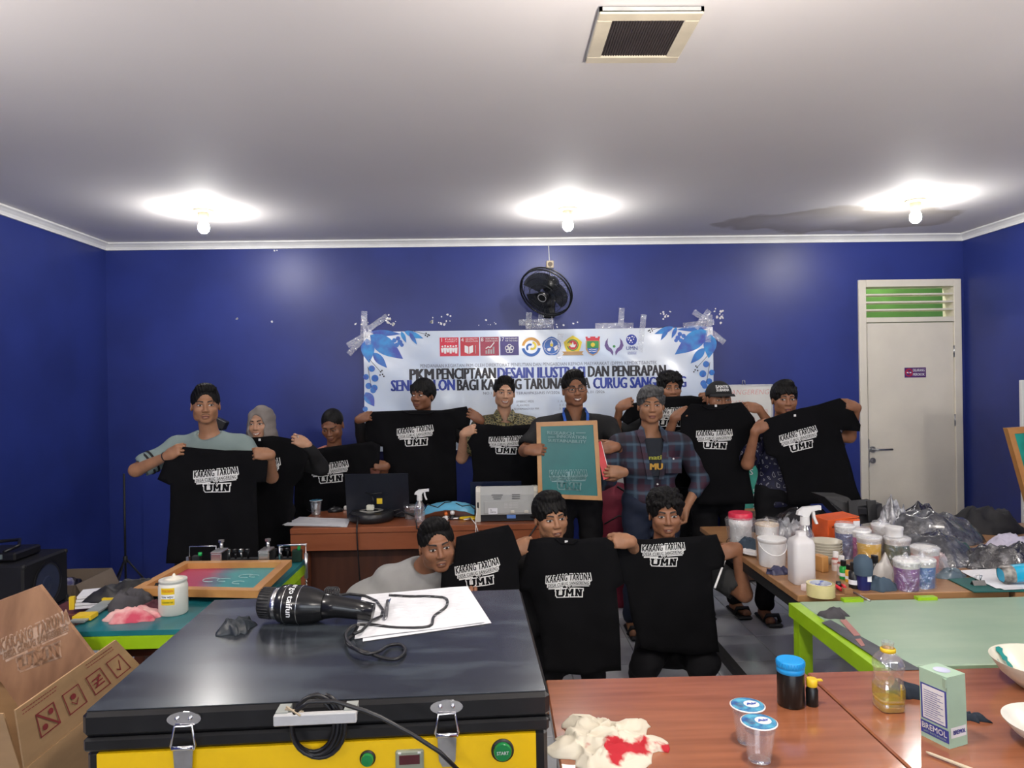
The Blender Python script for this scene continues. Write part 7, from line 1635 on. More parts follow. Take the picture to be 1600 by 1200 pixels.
# hinge clamps and rods
for k, (px, py) in enumerate(((339, 884), (413, 882))):
    p = on(px, py, 0.79); t = thing('hinge_clamp', ('left', 'right')[k]+' grey metal clamp gripping the far bar of the lying screen', 'clamp', (p.x, p.y, TZ), 'clamps of the lying printing screen')
    b = B(); b.box(p+V((0, -0.008, 0.034)), (0.050, 0.012, 0.052), bev=0.004); b.build('front_jaw', M_steel, t)
    b = B(); b.box(p+V((0, 0.03, 0.063)), (0.050, 0.09, 0.010), bev=0.003); b.build('clamp_arm', M_steel, t)
    b = B(); b.box(p+V((0, 0.078, 0.010)), (0.045, 0.014, 0.10), bev=0.003); b.build('rear_bracket', M_blackm, t)
    b = B(); b.cyl(p+V((0.0, 0.055, 0.066)), p+V((0.0, 0.055, 0.098)), 0.008); b.cyl(p+V((0.0, 0.055, 0.098)), p+V((0, 0.055, 0.108)), 0.014, n=6, smooth=False); b.build('wing_bolt', M_steel, t)
zr = TZ
t = thing('registration_rod', 'bent chrome rod stand at the back left of the screen with green cap', 'rod', tuple(on(305, 880, TZ)))
a_, c_ = at(296, 876, 3.46), at(338, 876, 3.46); za = at(296, 853, 3.46).z
b = B(); b.tube([(a_.x, 3.46, TZ), (a_.x+0.002, 3.46, za), (c_.x, 3.46, za), (c_.x-0.004, 3.46, TZ)], 0.0035, 8); b.build('bent_rod', M_chrome, t)
b = B(); b.box((a_.x+0.035, 3.46, TZ+0.022), (0.04, 0.03, 0.044), bev=0.004); b.build('block', M_blackm, t)
b = B(); b.cyl((a_.x+0.055, 3.45, TZ+0.044), (a_.x+0.055, 3.45, TZ+0.06), 0.009); b.build('green_cap', M_greenled, t)
b = B(); b.box((a_.x-0.002, 3.45, TZ+0.02), (0.012, 0.02, 0.042)); b.build('nut', M_steel, t)
t = thing('registration_rod', 'bent chrome rod stand at the back right of the screen near the desk corner', 'rod', tuple(on(455, 880, TZ)))
a_, c_ = at(437, 876, 3.44), at(478, 872, 3.44); za = at(455, 851, 3.44).z
b = B(); b.tube([(a_.x, 3.44, TZ), (a_.x, 3.44, za)], 0.005, 8); b.build('post', M_chrome, t)
b = B(); b.cyl((a_.x-0.01, 3.44, za), (c_.x+0.005, 3.44, za+0.002), 0.005, n=10); b.build('bent_rod', M_chrome, t)
b = B(); b.tube([(c_.x, 3.44, za), (c_.x, 3.44, 0.63)], 0.003, 6); b.build('hanging_rod', M_chrome, t)
b = B(); b.cyl((c_.x, 3.44, za-0.16), (c_.x, 3.44, za-0.04), 0.009, n=12); b.build('spring_sleeve', M_steel, t)
b = B()
for k in range(8): b.lathe((c_.x, 3.44, 0.66-0.016*k), [(0.004, -0.005), (0.007, 0), (0.004, 0.005)], 8, (1, 0, 0) if k % 2 else (0, 1, 0))
b.build('chain', M_steel, t, kind='stuff')
b = B(); b.box((c_.x-0.05, 3.47, TZ+0.03), (0.045, 0.03, 0.06), bev=0.004); b.build('block', mat('dark_green_block', (0.01, 0.03, 0.02), 0.4), t)
b = B(); b.cyl((c_.x-0.04, 3.46, TZ+0.06), (c_.x-0.036, 3.46, TZ+0.085), 0.008); b.build('green_cap', M_greenled, t)
b = B(); b.box(((lx0+lx1)/2+0.06, 3.50, TZ+0.008), (0.42, 0.035, 0.016)); b.build('hinge_rail', M_blackm, None, 'black steel hinge rail along the far edge of the teal table', 'rail', loc=((lx0+lx1)/2, 3.50, TZ))
for k, px in enumerate((362, 424)):
    p = on(px, 879, TZ+0.016); p.y = 3.50; t = thing('screw_cluster', ('left', 'right')[k]+' cluster of dark knobs and screws on the hinge rail behind the screen', 'hinge', tuple(p))
    for j in range(4):
        b = B(); x = p.x-0.045+0.03*j; b.cyl((x, 3.50, p.z), (x+0.006*math.sin(j*3), 3.49, p.z+0.035+0.008*math.sin(j*5+k)), 0.005); b.lathe((x, 3.49, p.z+0.04), [(0.0, -0.008), (0.012, -0.006), (0.012, 0.006), (0.0, 0.009)], 10); b.build('knob', M_black if j % 2 else M_steel, t)
# rags, squeegee, papers on the teal table
M_pinkrag = mat('pink_stained_cloth', (0.68, 0.40, 0.38), 0.85, col2=(0.45, 0.05, 0.09), scale=9, thresh=(0.42, 0.62)); M_darkrag = mat('charcoal_cloth', (0.055, 0.052, 0.058), 0.85, var=0.3, bump=0.02)
crumple('pink_rag', on(210, 965, TZ), (0.21, 0.13), M_pinkrag, 11, 34, 0.045, 1.2, 0.1, label='crumpled pink and red stained cloth beside the white paint jar', cat='cloth')
crumple('dark_rag', on(205, 947, TZ), (0.18, 0.13), M_darkrag, 12, 34, 0.07, 1.1, 0.3, label='crumpled charcoal cloth behind the pink stained cloth', cat='cloth')
crumple('maroon_rag', on(236, 952, TZ), (0.13, 0.10), mat('maroon_cloth', (0.09, 0.02, 0.03), 0.85), 13, 26, 0.035, 1.2, label='small dark maroon cloth left of the white paint jar', cat='cloth')
t = crumple('black_cloth', on(205, 930, TZ), (0.30, 0.16), M_blackm, 14, 30, 0.07, 0.9, 0.5, label='black cloth lying behind the charcoal cloth on the teal table', cat='cloth', blobby=0.2)
p0, p1 = on(106, 975, TZ+0.003), on(167, 937, TZ+0.003); d = (p1-p0); dn = d.normalized(); sd_ = V((dn.y, -dn.x, 0))
t = thing('squeegee', 'grey metal squeegee blade with yellow end caps on the teal table', 'squeegee', tuple((p0+p1)/2))
b = B(); b.frame(p0+V((0, 0, 0.004)), d, sd_*0.055, V((0, 0, 0.006))); b.build('blade', mat('grey_aluminium', (0.33, 0.37, 0.37), 0.4, 0.3), t)
for s0, l_ in ((0.12, 0.055), (0.88, 0.045)): b = B(); b.frame(p0+d*s0-sd_*0.004+V((0, 0, 0.001)), dn*l_, sd_*0.066, V((0, 0, 0.016))); b.build('end_cap', M_yplastic, t)
p0 = on(128, 958, TZ-0.14); t = thing('file_holder', 'stack of white folders with yellow corners on the far stool', 'folders', tuple(p0))
for k in range(4): b = B(); b.box((p0.x+0.03, p0.y+0.05+0.004*k, 0.605+0.037+0.014*k), (0.13, 0.12, 0.011), R=Matrix.Rotation(0.2+0.04*k, 3, 'Z')); b.build('folder', M_paper, t)
b = B(); b.box((p0.x-0.03, p0.y-0.02, 0.665), (0.02, 0.02, 0.055), R=Matrix.Rotation(0.2, 3, 'Z')); b.build('yellow_corner', M_yplastic, t)

# ================================================================ exposure unit in the foreground
c4 = [on(125, 1113, 0.95), on(859, 1080, 0.95), on(826, 916, 0.95), on(334, 938, 0.95)]
eu = (c4[1]-c4[0]).normalized(); fcn = V((-eu.y, eu.x, 0)); Wd = (c4[1]-c4[0]).length; Dp = ((c4[2]-c4[1]).dot(fcn)+(c4[3]-c4[0]).dot(fcn))/2; O = V((c4[0].x, c4[0].y, 0))
def U(x, y, z): return O+eu*x+fcn*y+V((0, 0, z))
RU = Matrix((eu, fcn, V((0, 0, 1)))).transposed()
M_ulid = mat('scuffed_vinyl_with_sheen', (0.020, 0.023, 0.030), 0.24, col2=(0.045, 0.055, 0.065), scale=4, stretch=(1, 3, 1), thresh=(0.45, 0.62), bump=0.018, bscale=16, coat=0.15)  # black vinyl with scuffs; bluish sheen painted in as lighter patches
M_ublk = mat('black_box_paint', (0.010, 0.010, 0.011), 0.3, var=0.3, scale=14, bump=0.01, bscale=25)
M_uyel = mat('yellow_panel', (0.80, 0.50, 0.004), 0.3, var=0.04)
t = UNIT = thing('exposure_unit', 'big black lidded cabinet with yellow front, two latches and START button, foreground', 'machine', tuple(U(Wd/2, Dp/2, 0)))
b = B(); b.box(U(Wd/2, Dp/2, 0.9225), (Wd, Dp, 0.053), R=RU, bev=0.010); ld_ = b.build('lid', M_ublk, t)
b = B(); b.box(U(Wd/2, Dp/2, 0.9492), (Wd-0.016, Dp-0.016, 0.0016), R=RU); b.build('lid_top', M_ulid, ld_)  # lighter sheet over the darker lid, colouring in the light from above
b = B(); b.box(U(Wd/2, Dp/2, 0.881), (Wd-0.004, Dp-0.004, 0.028), R=RU, bev=0.005); b.build('upper_rim', M_ublk, t)
b = B(); b.box(U(Wd/2, Dp/2+0.004, 0.47), (Wd-0.010, Dp-0.012, 0.792), R=RU, bev=0.008); b.build('cabinet', M_ublk, t)
b = B(); b.box(U(Wd/2-0.0, 0.004, 0.60), (Wd-0.062, 0.010, 0.53), R=RU); fp = b.build('front_panel', M_uyel, t)
for x in (0.06, Wd-0.06):
    for y in (0.06, Dp-0.06): b = B(); b.cyl(U(x, y, 0.0), U(x, y, 0.075), 0.025); b.build('foot', M_blackm, t)
def latch(px, py):
    p = at(px, py, 1.45); x = (p-O).dot(eu)
    zt_ = 0.938; q = lambda dx, dz, dy=-0.003: U(x+dx, dy, zt_+dz)
    b = B(); n = 20; b.prism([q(0.034*math.cos(2*PI*i/n), 0.015*math.sin(2*PI*i/n)-0.008) for i in range(n)], -fcn*0.003); lt_ = b.build('latch', M_chrome, UNIT)
    b = B()
    for s_ in (-1, 1): b.ball(q(s_*0.013, -0.006, -0.007), 0.0045, 8, 6)
    b.build('rivets', M_chrome, lt_)
    b = B(); b.tube([q(-0.017, -0.020, -0.010), q(-0.024, -0.058, -0.012), q(-0.022, -0.066, -0.012), q(0.022, -0.066, -0.012), q(0.024, -0.058, -0.012), q(0.017, -0.020, -0.010)], 0.0026, 8, True); b.build('wire_loop', M_chrome, lt_)
    b = B(); b.prism([q(-0.020, -0.060, -0.010), q(0.020, -0.060, -0.010), q(0.017, -0.115, -0.010), q(0.010, -0.128, -0.010), q(-0.010, -0.128, -0.010), q(-0.017, -0.115, -0.010)], -fcn*0.003); b.build('lever', M_steel, lt_)
    b = B(); b.cyl(q(-0.021, -0.062, -0.014), q(0.021, -0.062, -0.014), 0.005); b.build('pivot', M_chrome, lt_)
latch(286, 1120); latch(697, 1100)
a_ = (at(427, 1130, 1.42)-O).dot(eu); c_ = (at(556, 1125, 1.42)-O).dot(eu); zh = at(490, 1128, 1.41).z
b = B(); b.box(U((a_+c_)/2, -0.042, zh), (c_-a_, 0.014, 0.022), R=RU, bev=0.002); hd = b.build('handle', mat('grey_handle', (0.50, 0.50, 0.50), 0.35), UNIT)
for x in (a_+0.014, c_-0.014): b = B(); b.box(U(x, -0.020, zh+0.004), (0.024, 0.040, 0.018), R=RU); b.build('handle_post', mat('grey_handle_post', (0.30, 0.32, 0.30), 0.4), hd)
def btn(px, py, r, nm, txt=None):
    p = at(px, py, 1.44); x, z = (p-O).dot(eu), p.z; q = U(x, -0.001, z)
    b = B(); b.lathe(q, [(r*1.25, 0.0), (r*1.25, 0.004), (r*1.05, 0.006)], 24, -fcn); bz = b.build(nm, M_blackm, UNIT)
    b = B(); b.lathe(q, [(r, 0.0), (r, 0.010), (r*0.9, 0.013), (0.0, 0.014)], 24, -fcn); b.build('green_cap', mat('green_button', (0.01, 0.20, 0.05), 0.25), bz)
    if txt: b = B(); text(b, txt, q-fcn*0.0146, eu, (0, 0, 1), 0.007, 0.01, width=r*1.3); b.build('button_lettering', M_tag, bz)
btn(787, 1189, 0.019, 'start_button', 'START'); btn(571, 1197, 0.013, 'green_indicator')
p = at(638, 1196, 1.44); x, z = (p-O).dot(eu), p.z
b = B(); b.box(U(x, -0.004, z-0.01), (0.058, 0.012, 0.05), R=RU, bev=0.003); tm = b.build('timer_housing', mat('grey_green_housing', (0.25, 0.27, 0.20), 0.4), UNIT)
b = B(); b.box(U(x, -0.011, z-0.002), (0.042, 0.003, 0.018), R=RU); b.build('timer_display', mat('dark_red_display', (0.08, 0.015, 0.02), 0.2), tm)
for dx in (-0.02, 0.02): b = B(); b.box(U(x+dx, -0.011, z+0.012), (0.006, 0.002, 0.003), R=RU); b.build('tick', M_tag, tm)
# coiled cable hanging on the handle
t = thing('coiled_cable', 'coil of black cable hanging over the grey handle of the cabinet', 'cable', tuple(U((a_+c_)/2, -0.03, zh-0.1)))
b = B(); pts = []; cx_ = a_+0.072
for i in range(96):
    th = 2*PI*i/24+PI/2; k_ = i//24; pts.append(U(cx_+(0.042+0.004*k_)*math.cos(th)+0.004*k_, -0.020-0.0035*math.sin(i*0.37)-0.002*k_, zh-0.024+(0.056+0.003*k_)*math.sin(th)))
b.tube(pts, 0.0042, 8); b.build('loops', M_black, t)
b = B(); pts = [U(cx_-0.03, -0.056, zh+0.018), U(cx_+0.0, -0.058, zh+0.040), U(cx_+0.05, -0.056, zh+0.038), U(cx_+0.11, -0.056, zh+0.016)]+[U((at(px, py, 1.36)-O).dot(eu), -0.06, at(px, py, 1.36).z) for px, py in ((590, 1142), (640, 1170), (685, 1200), (720, 1235))]
b.tube(pts, 0.0045, 8); b.build('free_end', M_black, t)
b = B(); b.tube([U(cx_-0.045, -0.052, zh+0.030), U(cx_-0.015, -0.064, zh+0.016)], 0.002, 6); b.tube([U(cx_-0.048, -0.05, zh+0.024), U(cx_-0.01, -0.06, zh+0.022)], 0.002, 6); b.build('twist_tie', mat('tan_wire', (0.45, 0.36, 0.24), 0.5), t)

# hair dryer
z0 = 0.950
p0, p1 = on(420, 968, z0), on(560, 985, z0); r0 = 0.050
a0 = at(414, 949, p0.y+0.02); axd = V((1, -0.10, -0.05)).normalized()
base = V((a0.x, p0.y-0.01, z0+r0+0.003))
t = thing('hair_dryer', 'black hair dryer lying on the black cabinet lid with its long cord', 'hair dryer', (base.x+0.1, base.y, z0))
M_dry = mat('glossy_black_dryer', (0.011, 0.011, 0.012), 0.2)
b = B(); b.lathe(base, [(0.0, 0.0), (0.036, 0.0), (0.040, 0.003), (0.041, 0.036), (0.038, 0.040)], 40, axd)
for i in range(30):
    a_ = 2*PI*i/30; u = axd.orthogonal().normalized(); q = axd.cross(u); d_ = u*math.cos(a_)+q*math.sin(a_); b.tube([base+d_*0.0405+axd*0.004, base+d_*0.0415+axd*0.034], 0.002, 4)
b.build('ribbed_rear_cap', M_blackm, t)
b = B(); b.lathe(base, [(0.038, 0.038), (0.043, 0.041), (0.043, 0.050), (0.040, 0.052)], 40, axd); b.build('chrome_ring', M_chrome, t)
b = B(); b.lathe(base, [(0.040, 0.050), (0.050, 0.058), (0.052, 0.075), (0.052, 0.120), (0.049, 0.140), (0.044, 0.160), (0.036, 0.180), (0.0, 0.19)], 40, axd); b.build('barrel', M_dry, t)
for s_ in (0.076, 0.116): b = B(); b.lathe(base, [(0.0519, s_-0.001), (0.0530, s_), (0.0519, s_+0.001)], 40, axd); b.build('barrel_seam', M_steel, t)
u = V((0, 0, 1)); u = (u-axd*u.dot(axd)).normalized(); q_ = axd.cross(u)
b = B()
for s_, aa, xx in (('ergo', -0.28, 0.098), ('taifun', 0.78, 0.098)):
    o_ = B(); text(o_, s_, (0, 0, 0), (1, 0, 0), (0, 1, 0), 0.017 if s_ == 'ergo' else 0.018, 0.015, width=0.042 if s_ == 'ergo' else 0.058)
    for v in o_.v:
        th = aa+v.x/0.053+0.62; dd_ = u*math.cos(th)+(-V((0, 1, 0))+axd*V((0, 1, 0)).dot(axd)).normalized()*math.sin(th); v2 = base+dd_*(0.0528+v.z)+axd*(xx+v.y); b.v.append(v2)
    o0 = len(b.v)-len(o_.v); b.f += [tuple(i+o0 for i in f) for f in o_.f]; b.sm += o_.sm
b.build('barrel_lettering', M_wtext, t, kind='stuff')
b = B(); tip = base+axd*0.165; e2 = V((1, -0.05, -0.10)).normalized()
b.tube([tip, tip+e2*0.05+V((0, 0, 0.003)), tip+e2*0.10, tip+e2*0.15-V((0, 0, 0.004))], [0.038, 0.030, 0.027, 0.024], 20); b.build('handle', M_dry, t)
b = B(); k0 = tip+e2*0.02+V((0, 0.02, 0.036)); pts = []
for i in range(60): th = 2*PI*i/12; pts.append(k0+V((0.004*i/10+0.012*math.cos(th), 0.010*math.sin(th)*0.5, 0.010*math.sin(th))))
b.tube(pts, 0.0022, 6); b.build('strain_relief', M_black, t)
zc = z0+0.006
path = [(560, 975, 0.03), (552, 990, 0.0), (541, 1000, 0.004), (548, 1010, 0.008), (575, 1019, 0.006), (600, 1028, 0.0), (622, 1028, 0.0), (633, 1015, 0.0), (625, 1006, 0.0), (607, 1008, 0.0), (590, 1018, 0.006), (568, 1020, 0.010), (546, 1005, 0.010), (540, 990, 0.010), (552, 977, 0.010), (580, 975, 0.002), (620, 980, 0.0), (670, 978, 0.0), (678, 962, 0.0), (697, 947, 0.0), (696, 934, 0.0), (670, 931, 0.0), (640, 931, 0.0), (608, 929, 0.0)]
b = B(); pp = [on(x, y, zc+h_)+V((0, 0, h_*0)) for x, y, h_ in path]; sm = []
for i in range(len(pp)-1):
    p_0, p_1, p_2, p_3 = pp[max(0, i-1)], pp[i], pp[i+1], pp[min(len(pp)-1, i+2)]
    for j in range(4):
        s_ = j/4; sm.append(0.5*((2*p_1)+(-p_0+p_2)*s_+(2*p_0-5*p_1+4*p_2-p_3)*s_*s_+(-p_0+3*p_1-3*p_2+p_3)*s_**3))
b.tube(sm+[pp[-1]], 0.0042, 8)
path = [(522, 930, 0.035), (545, 927, 0.012), (570, 930, 0.0), (588, 938, 0.0), (598, 952, 0.0), (596, 962, 0.0), (580, 969, 0.012), (565, 985, 0.014), (552, 990, 0.012)]
pp = [on(x, y, zc+h_) for x, y, h_ in path]; b.tube(pp, 0.0042, 8); b.build('cord', M_black, t)
sheets('paper_sheets', 'white printed sheets under the dryer cord on the black cabinet', 'paper', [(557, 1000), (563, 931), (728, 916), (759, 973)], z0, 2, lines=10)
b = B(); a1, a2, a3, a4 = on(726, 968, z0+0.0085), on(750, 967, z0+0.0085), on(749, 975, z0+0.0085), on(727, 976, z0+0.0085)
# pen
p0, p1 = on(602, 966, z0+0.012), on(606, 938, z0+0.012); t = thing('pen', 'silver grey ballpoint pen lying on the white sheets', 'pen', tuple((p0+p1)/2))
d = (p1-p0).normalized(); b = B(); b.cyl(p0+d*0.015, p1, 0.0055, n=12); b.build('barrel', mat('grey_pen', (0.10, 0.10, 0.11), 0.3), t)
b = B(); b.cyl(p0, p0+d*0.015, 0.001, 0.005, n=12); b.build('tip', M_steel, t)
b = B(); b.box(p1-d*0.012+V((0.006, 0, 0.004)), (0.004, 0.03, 0.004)); b.build('clip', M_chrome, t)
crumple('black_glove', on(371, 982, z0), (0.085, 0.085), mat('dark_slate_rubber', (0.022, 0.028, 0.035), 0.45, bump=0.02), 21, 30, 0.036, 2.2, 0.5, label='crumpled dark slate cloth on the black cabinet beside the hair dryer', cat='cloth', blobby=0.5)
# ================================================================ on the foreground tables
M_pc = mat('paint_stained_cloth', (0.62, 0.57, 0.46), 0.85, col2=(0.42, 0.012, 0.022), scale=8, thresh=(0.56, 0.60), bump=0.02, bscale=10)
crumple('painted_cloth', on(938, 1160, TZ), (0.27, 0.24), M_pc, 31, 60, 0.038, 1.9, 0.2, label='cream cloth with red paint stains crumpled on the reddish wooden table', cat='cloth', blobby=0.30)
cup('sealed cup of water in front on the reddish table', on(1187, 1187, TZ), 0.086, 0.024, 0.037, txt='Air')
cup('sealed cup of water standing just behind the front one', on(1169, 1158, TZ), 0.086, 0.024, 0.037, txt='Air')
p = on(1236, 1100, TZ); t = thing('black_jar', 'black plastic jar with bright blue lid on the reddish table', 'jar', tuple(p))
b = B(); b.lathe(p, [(0.0, 0.0), (0.030, 0.0), (0.034, 0.004), (0.034, 0.088), (0.031, 0.094)], 30); b.build('jar_body', mat('black_jar_plastic', (0.008, 0.008, 0.008), 0.3), t)
M_bluelid = mat('bright_blue_lid', (0.01, 0.26, 0.62), 0.35)
b = B(); b.lathe(p, [(0.033, 0.086), (0.035, 0.088), (0.035, 0.098), (0.0335, 0.100), (0.035, 0.102), (0.035, 0.116), (0.033, 0.118), (0.0, 0.118)], 30)
for i in range(30): a_ = 2*PI*i/30; b.box(p+V((0.0352*math.cos(a_), 0.0352*math.sin(a_), 0.110)), (0.0016, 0.0016, 0.012))
b.build('screw_lid', M_bluelid, t)
p = on(1269, 1101, TZ); t = thing('small_black_bottle', 'small black bottle with yellow flip cap right of the blue-lidded jar', 'bottle', tuple(p))
b = B(); b.lathe(p, [(0.0, 0.0), (0.014, 0.0), (0.0155, 0.002), (0.0155, 0.042), (0.010, 0.050), (0.009, 0.054)], 22); b.build('bottle_body', _mats['black_jar_plastic'], t)
b = B(); b.lathe(p, [(0.013, 0.050), (0.014, 0.052), (0.014, 0.068), (0.012, 0.070), (0.0, 0.070)], 22); b.box(p+V((0.019, -0.002, 0.066)), (0.014, 0.010, 0.003)); b.build('flip_cap', M_yplastic, t)
# oil bottle
p = on(1389, 1106, TZ); t = thing('oil_bottle', 'clear ribbed plastic bottle with a little yellow oil, uncapped', 'bottle', tuple(p))
prof = [(0.0, 0.0), (0.028, 0.0), (0.032, 0.004), (0.032, 0.020), (0.030, 0.024), (0.032, 0.028), (0.032, 0.036), (0.030, 0.040), (0.032, 0.044), (0.032, 0.062), (0.029, 0.068), (0.029, 0.098), (0.032, 0.104), (0.032, 0.120), (0.026, 0.134), (0.015, 0.146), (0.0145, 0.150)]
b = B(); b.lathe(p, prof, 32, sq=5); b.build('bottle_body', M_clear, t)
b = B(); b.lathe(p, [(0.0, 0.002), (0.029, 0.002), (0.0305, 0.006), (0.0305, 0.027), (0.0, 0.027)], 28, sq=5); b.build('yellow_oil', mat('yellow_oil', (0.75, 0.50, 0.01), 0.08, trans=0.6, var=0.05), t)
b = B(); b.lathe(p, [(0.0160, 0.145), (0.0185, 0.147), (0.0185, 0.154), (0.0160, 0.156)], 24); b.build('yellow_ring', M_yplastic, t)
b = B(); b.lathe(p, [(0.0145, 0.150), (0.0135, 0.156), (0.0145, 0.160), (0.0135, 0.164), (0.0150, 0.168), (0.0150, 0.172)], 24); b.build('bottle_mouth', M_clear, t)
b = B(); b.lathe(p, [(0.0325, 0.032), (0.0325, 0.060)], 32, sq=5); b.build('green_yellow_label', film('label_film', (0.75, 0.72, 0.1), 0.15, 0.2, 0.1, 8, tint=0.6), t)
b = B(); b.box(p+V((0.0275, -0.010, 0.045)), (0.004, 0.022, 0.030), R=Matrix.Rotation(-0.5, 3, 'Z')); b.build('yellow_label', M_yplastic, t)
# green carton
q0, q1, q2 = on(1440, 1148, TZ), on(1484, 1170, TZ), on(1509, 1150, TZ); e1 = (q1-q0); e2 = (q2-q1); e1n, e2n = e1.normalized(), V((-e1.normalized().y, e1.normalized().x, 0))
L1, L2, Hc = e1.length, 0.060, 0.160
M_gc = mat('pale_green_carton', (0.32, 0.46, 0.34), 0.5, var=0.05); M_cnavy = mat('carton_navy', (0.04, 0.05, 0.26), 0.4); M_cwhite = mat('carton_white', (0.62, 0.62, 0.62), 0.5)
t = thing('green_carton', 'pale green and navy carton with torn top corner on the reddish table', 'carton', tuple(q1))
b = B(); tp = e1n*0.0-e2n*0.0; b.frame(q0, e1n*L1, e2n*L2, V((0.0, 0.0, Hc))-e1n*0.004); bx = b.build('carton_body', M_gc, t)
fn = -e2n; up = (V((0, 0, 1))*Hc-e1n*0.004).normalized()
def FQ(u, v, l=0.0006): return q0+e1n*(L1*u)+up*(Hc*v)+fn*l
def fq(b, u0, v0, u1, v1, l=0.0006): b.add([FQ(u0, v0, l), FQ(u1, v0, l), FQ(u1, v1, l), FQ(u0, v1, l)], [(0, 1, 2, 3)])
b = B(); fq(b, 0.04, 0.28, 0.96, 0.80); fq(b, 0.0, 0.07, 1.0, 0.25); b.build('navy_panel', M_cnavy, bx)
b = B(); fq(b, 0.10, 0.30, 0.90, 0.78, 0.0010); b.build('white_text_panel', M_cwhite, bx)
b = B()
for k in range(13): fq(b, 0.16, 0.335+0.031*k, 0.84-0.1*((k*7) % 3), 0.343+0.031*k, 0.0014)
b.build('fine_print', M_cnavy, bx, kind='stuff')
b = B(); text(b, 'BREMOL', FQ(0.5, 0.18, 0.0014), e1n, up, 0.0135, 0.02, width=L1*0.88, fat=0.03); b.build('brand_lettering', M_cwhite, bx)
b = B(); text(b, 'SAFETY PHOTO EMULSION', FQ(0.5, 0.105, 0.0014), e1n, up, 0.0045, 0.0, width=L1*0.8); b.build('brand_lettering', M_gc, bx)
b = B(); s0 = q0+e1n*(L1+0.0006); b.add([s0+up*0.022+e2n*0.006, s0+up*0.022+e2n*(L2-0.004), s0+up*0.046+e2n*(L2-0.004), s0+up*0.046+e2n*0.006], [(0, 1, 2, 3)]); b.build('white_side_label', M_cwhite, bx)
b = B(); text(b, 'BREMOL', s0+e1n*0.0006+up*0.034+e2n*(L2*0.5+0.003), e2n, up, 0.010, 0.01, width=L2*0.66); b.build('brand_lettering', M_cnavy, bx)
tq = q0+up*Hc; b = B(); b.frame(tq+V((0, 0, 0.0)), e1n*L1, e2n*L2, V((0, 0, 0.0015))); b.frame(tq+e1n*(L1-0.012)+V((0, 0, -0.022)), e1n*0.012+fn*0.006, e2n*0.014, V((0, 0, 0.020))); b.build('top_flap', M_gc, bx)
b = B(); cc = tq+e1n*L1*0.5+e2n*L2*0.5+V((0, 0, 0.0022)); b.lathe(cc, [(0.0, 0.0), (0.018, 0.0)], 24); b.build('round_seal', mat('lilac_seal', (0.36, 0.38, 0.52), 0.3), bx)
crumple('navy_cloth', on(1422, 1090, TZ)+V((0.0, 0.02, 0)), (0.09, 0.05), mat('dark_navy_cloth', (0.012, 0.020, 0.034), 0.85), 41, 26, 0.040, 1.5, -0.5, label='dark navy cloth scrap between the oil bottle and the green carton', cat='cloth', blobby=0.5)
crumple('navy_cloth', on(1518, 1122, TZ), (0.085, 0.04), _mats['dark_navy_cloth'], 42, 26, 0.022, 1.5, -0.4, label='dark navy cloth scrap to the right of the green carton', cat='cloth', blobby=0.5)
p0, p1 = on(1447, 1175, TZ+0.004), on(1520, 1203, TZ+0.004); d = (p1-p0).normalized(); sd_ = V((-d.y, d.x, 0))
b = B(); b.prism([p0, p0+d*0.008-sd_*0.0035, p1-sd_*0.005, p1+sd_*0.005, p0+d*0.008+sd_*0.0035], V((0, 0, 0.003))); b.build('wooden_stick', mat('pale_stick', (0.58, 0.50, 0.36), 0.6), None, 'thin pale wooden stirring stick in front of the green carton', 'stick', loc=tuple(p0))
def bowl(label, c, r, h, m, stain=None, n=44, grp=None, name='bowl', rim=None):
    t = thing(name, label, 'bowl', tuple(c), grp)
    b = B(); b.lathe(c, [(0.0, 0.002), (r*0.42, 0.002), (r*0.44, 0.0), (r*0.50, 0.004), (r*0.80, h*0.5), (r, h), (r*1.01, h+0.003), (r*0.985, h+0.002), (r*0.78, h*0.52), (r*0.46, 0.009), (0.0, 0.008)], n); b.build('bowl_shell', m, t)
    if stain:
        for a0, a1, r0, r1, m_ in stain:
            b = B(); k = 10; vs_ = []
            for i in range(k+1):
                s_ = i/k; rr = r*(r0+(r1-r0)*s_); hh = 0.009+(h-0.007)*max(0, (rr/r-0.46)/0.54)+0.0012; w_ = 0.10*(1+0.5*math.sin(i*2.3))
                for e in (-1, 1): a_ = a0+(a1-a0)*s_+e*w_; vs_.append(V(c)+V((rr*math.cos(a_)*0.985, rr*math.sin(a_)*0.985, hh)))
            b.add(vs_, [(2*i, 2*i+1, 2*i+3, 2*i+2) for i in range(k)], True); b.build('paint_stain', m_, t)
    return t
M_bowl = mat('cream_bowl', (0.66, 0.63, 0.52), 0.3, var=0.05); M_tst = mat('teal_paint', (0.01, 0.22, 0.20), 0.3)
c = on(1632, 1074, TZ); bowl('cream bowl stained with teal paint at the right edge of the reddish table', c, 0.125, 0.072, M_bowl, [(2.2, 2.0, 0.5, 0.98, M_tst), (2.75, 2.6, 0.75, 0.85, M_tst)])
c = on(1652, 1165, TZ); bowl('plain cream bowl at the lower right edge, nearer than the stained bowl', c, 0.105, 0.05, mat('cream_bowl_white', (0.68, 0.67, 0.60), 0.3))

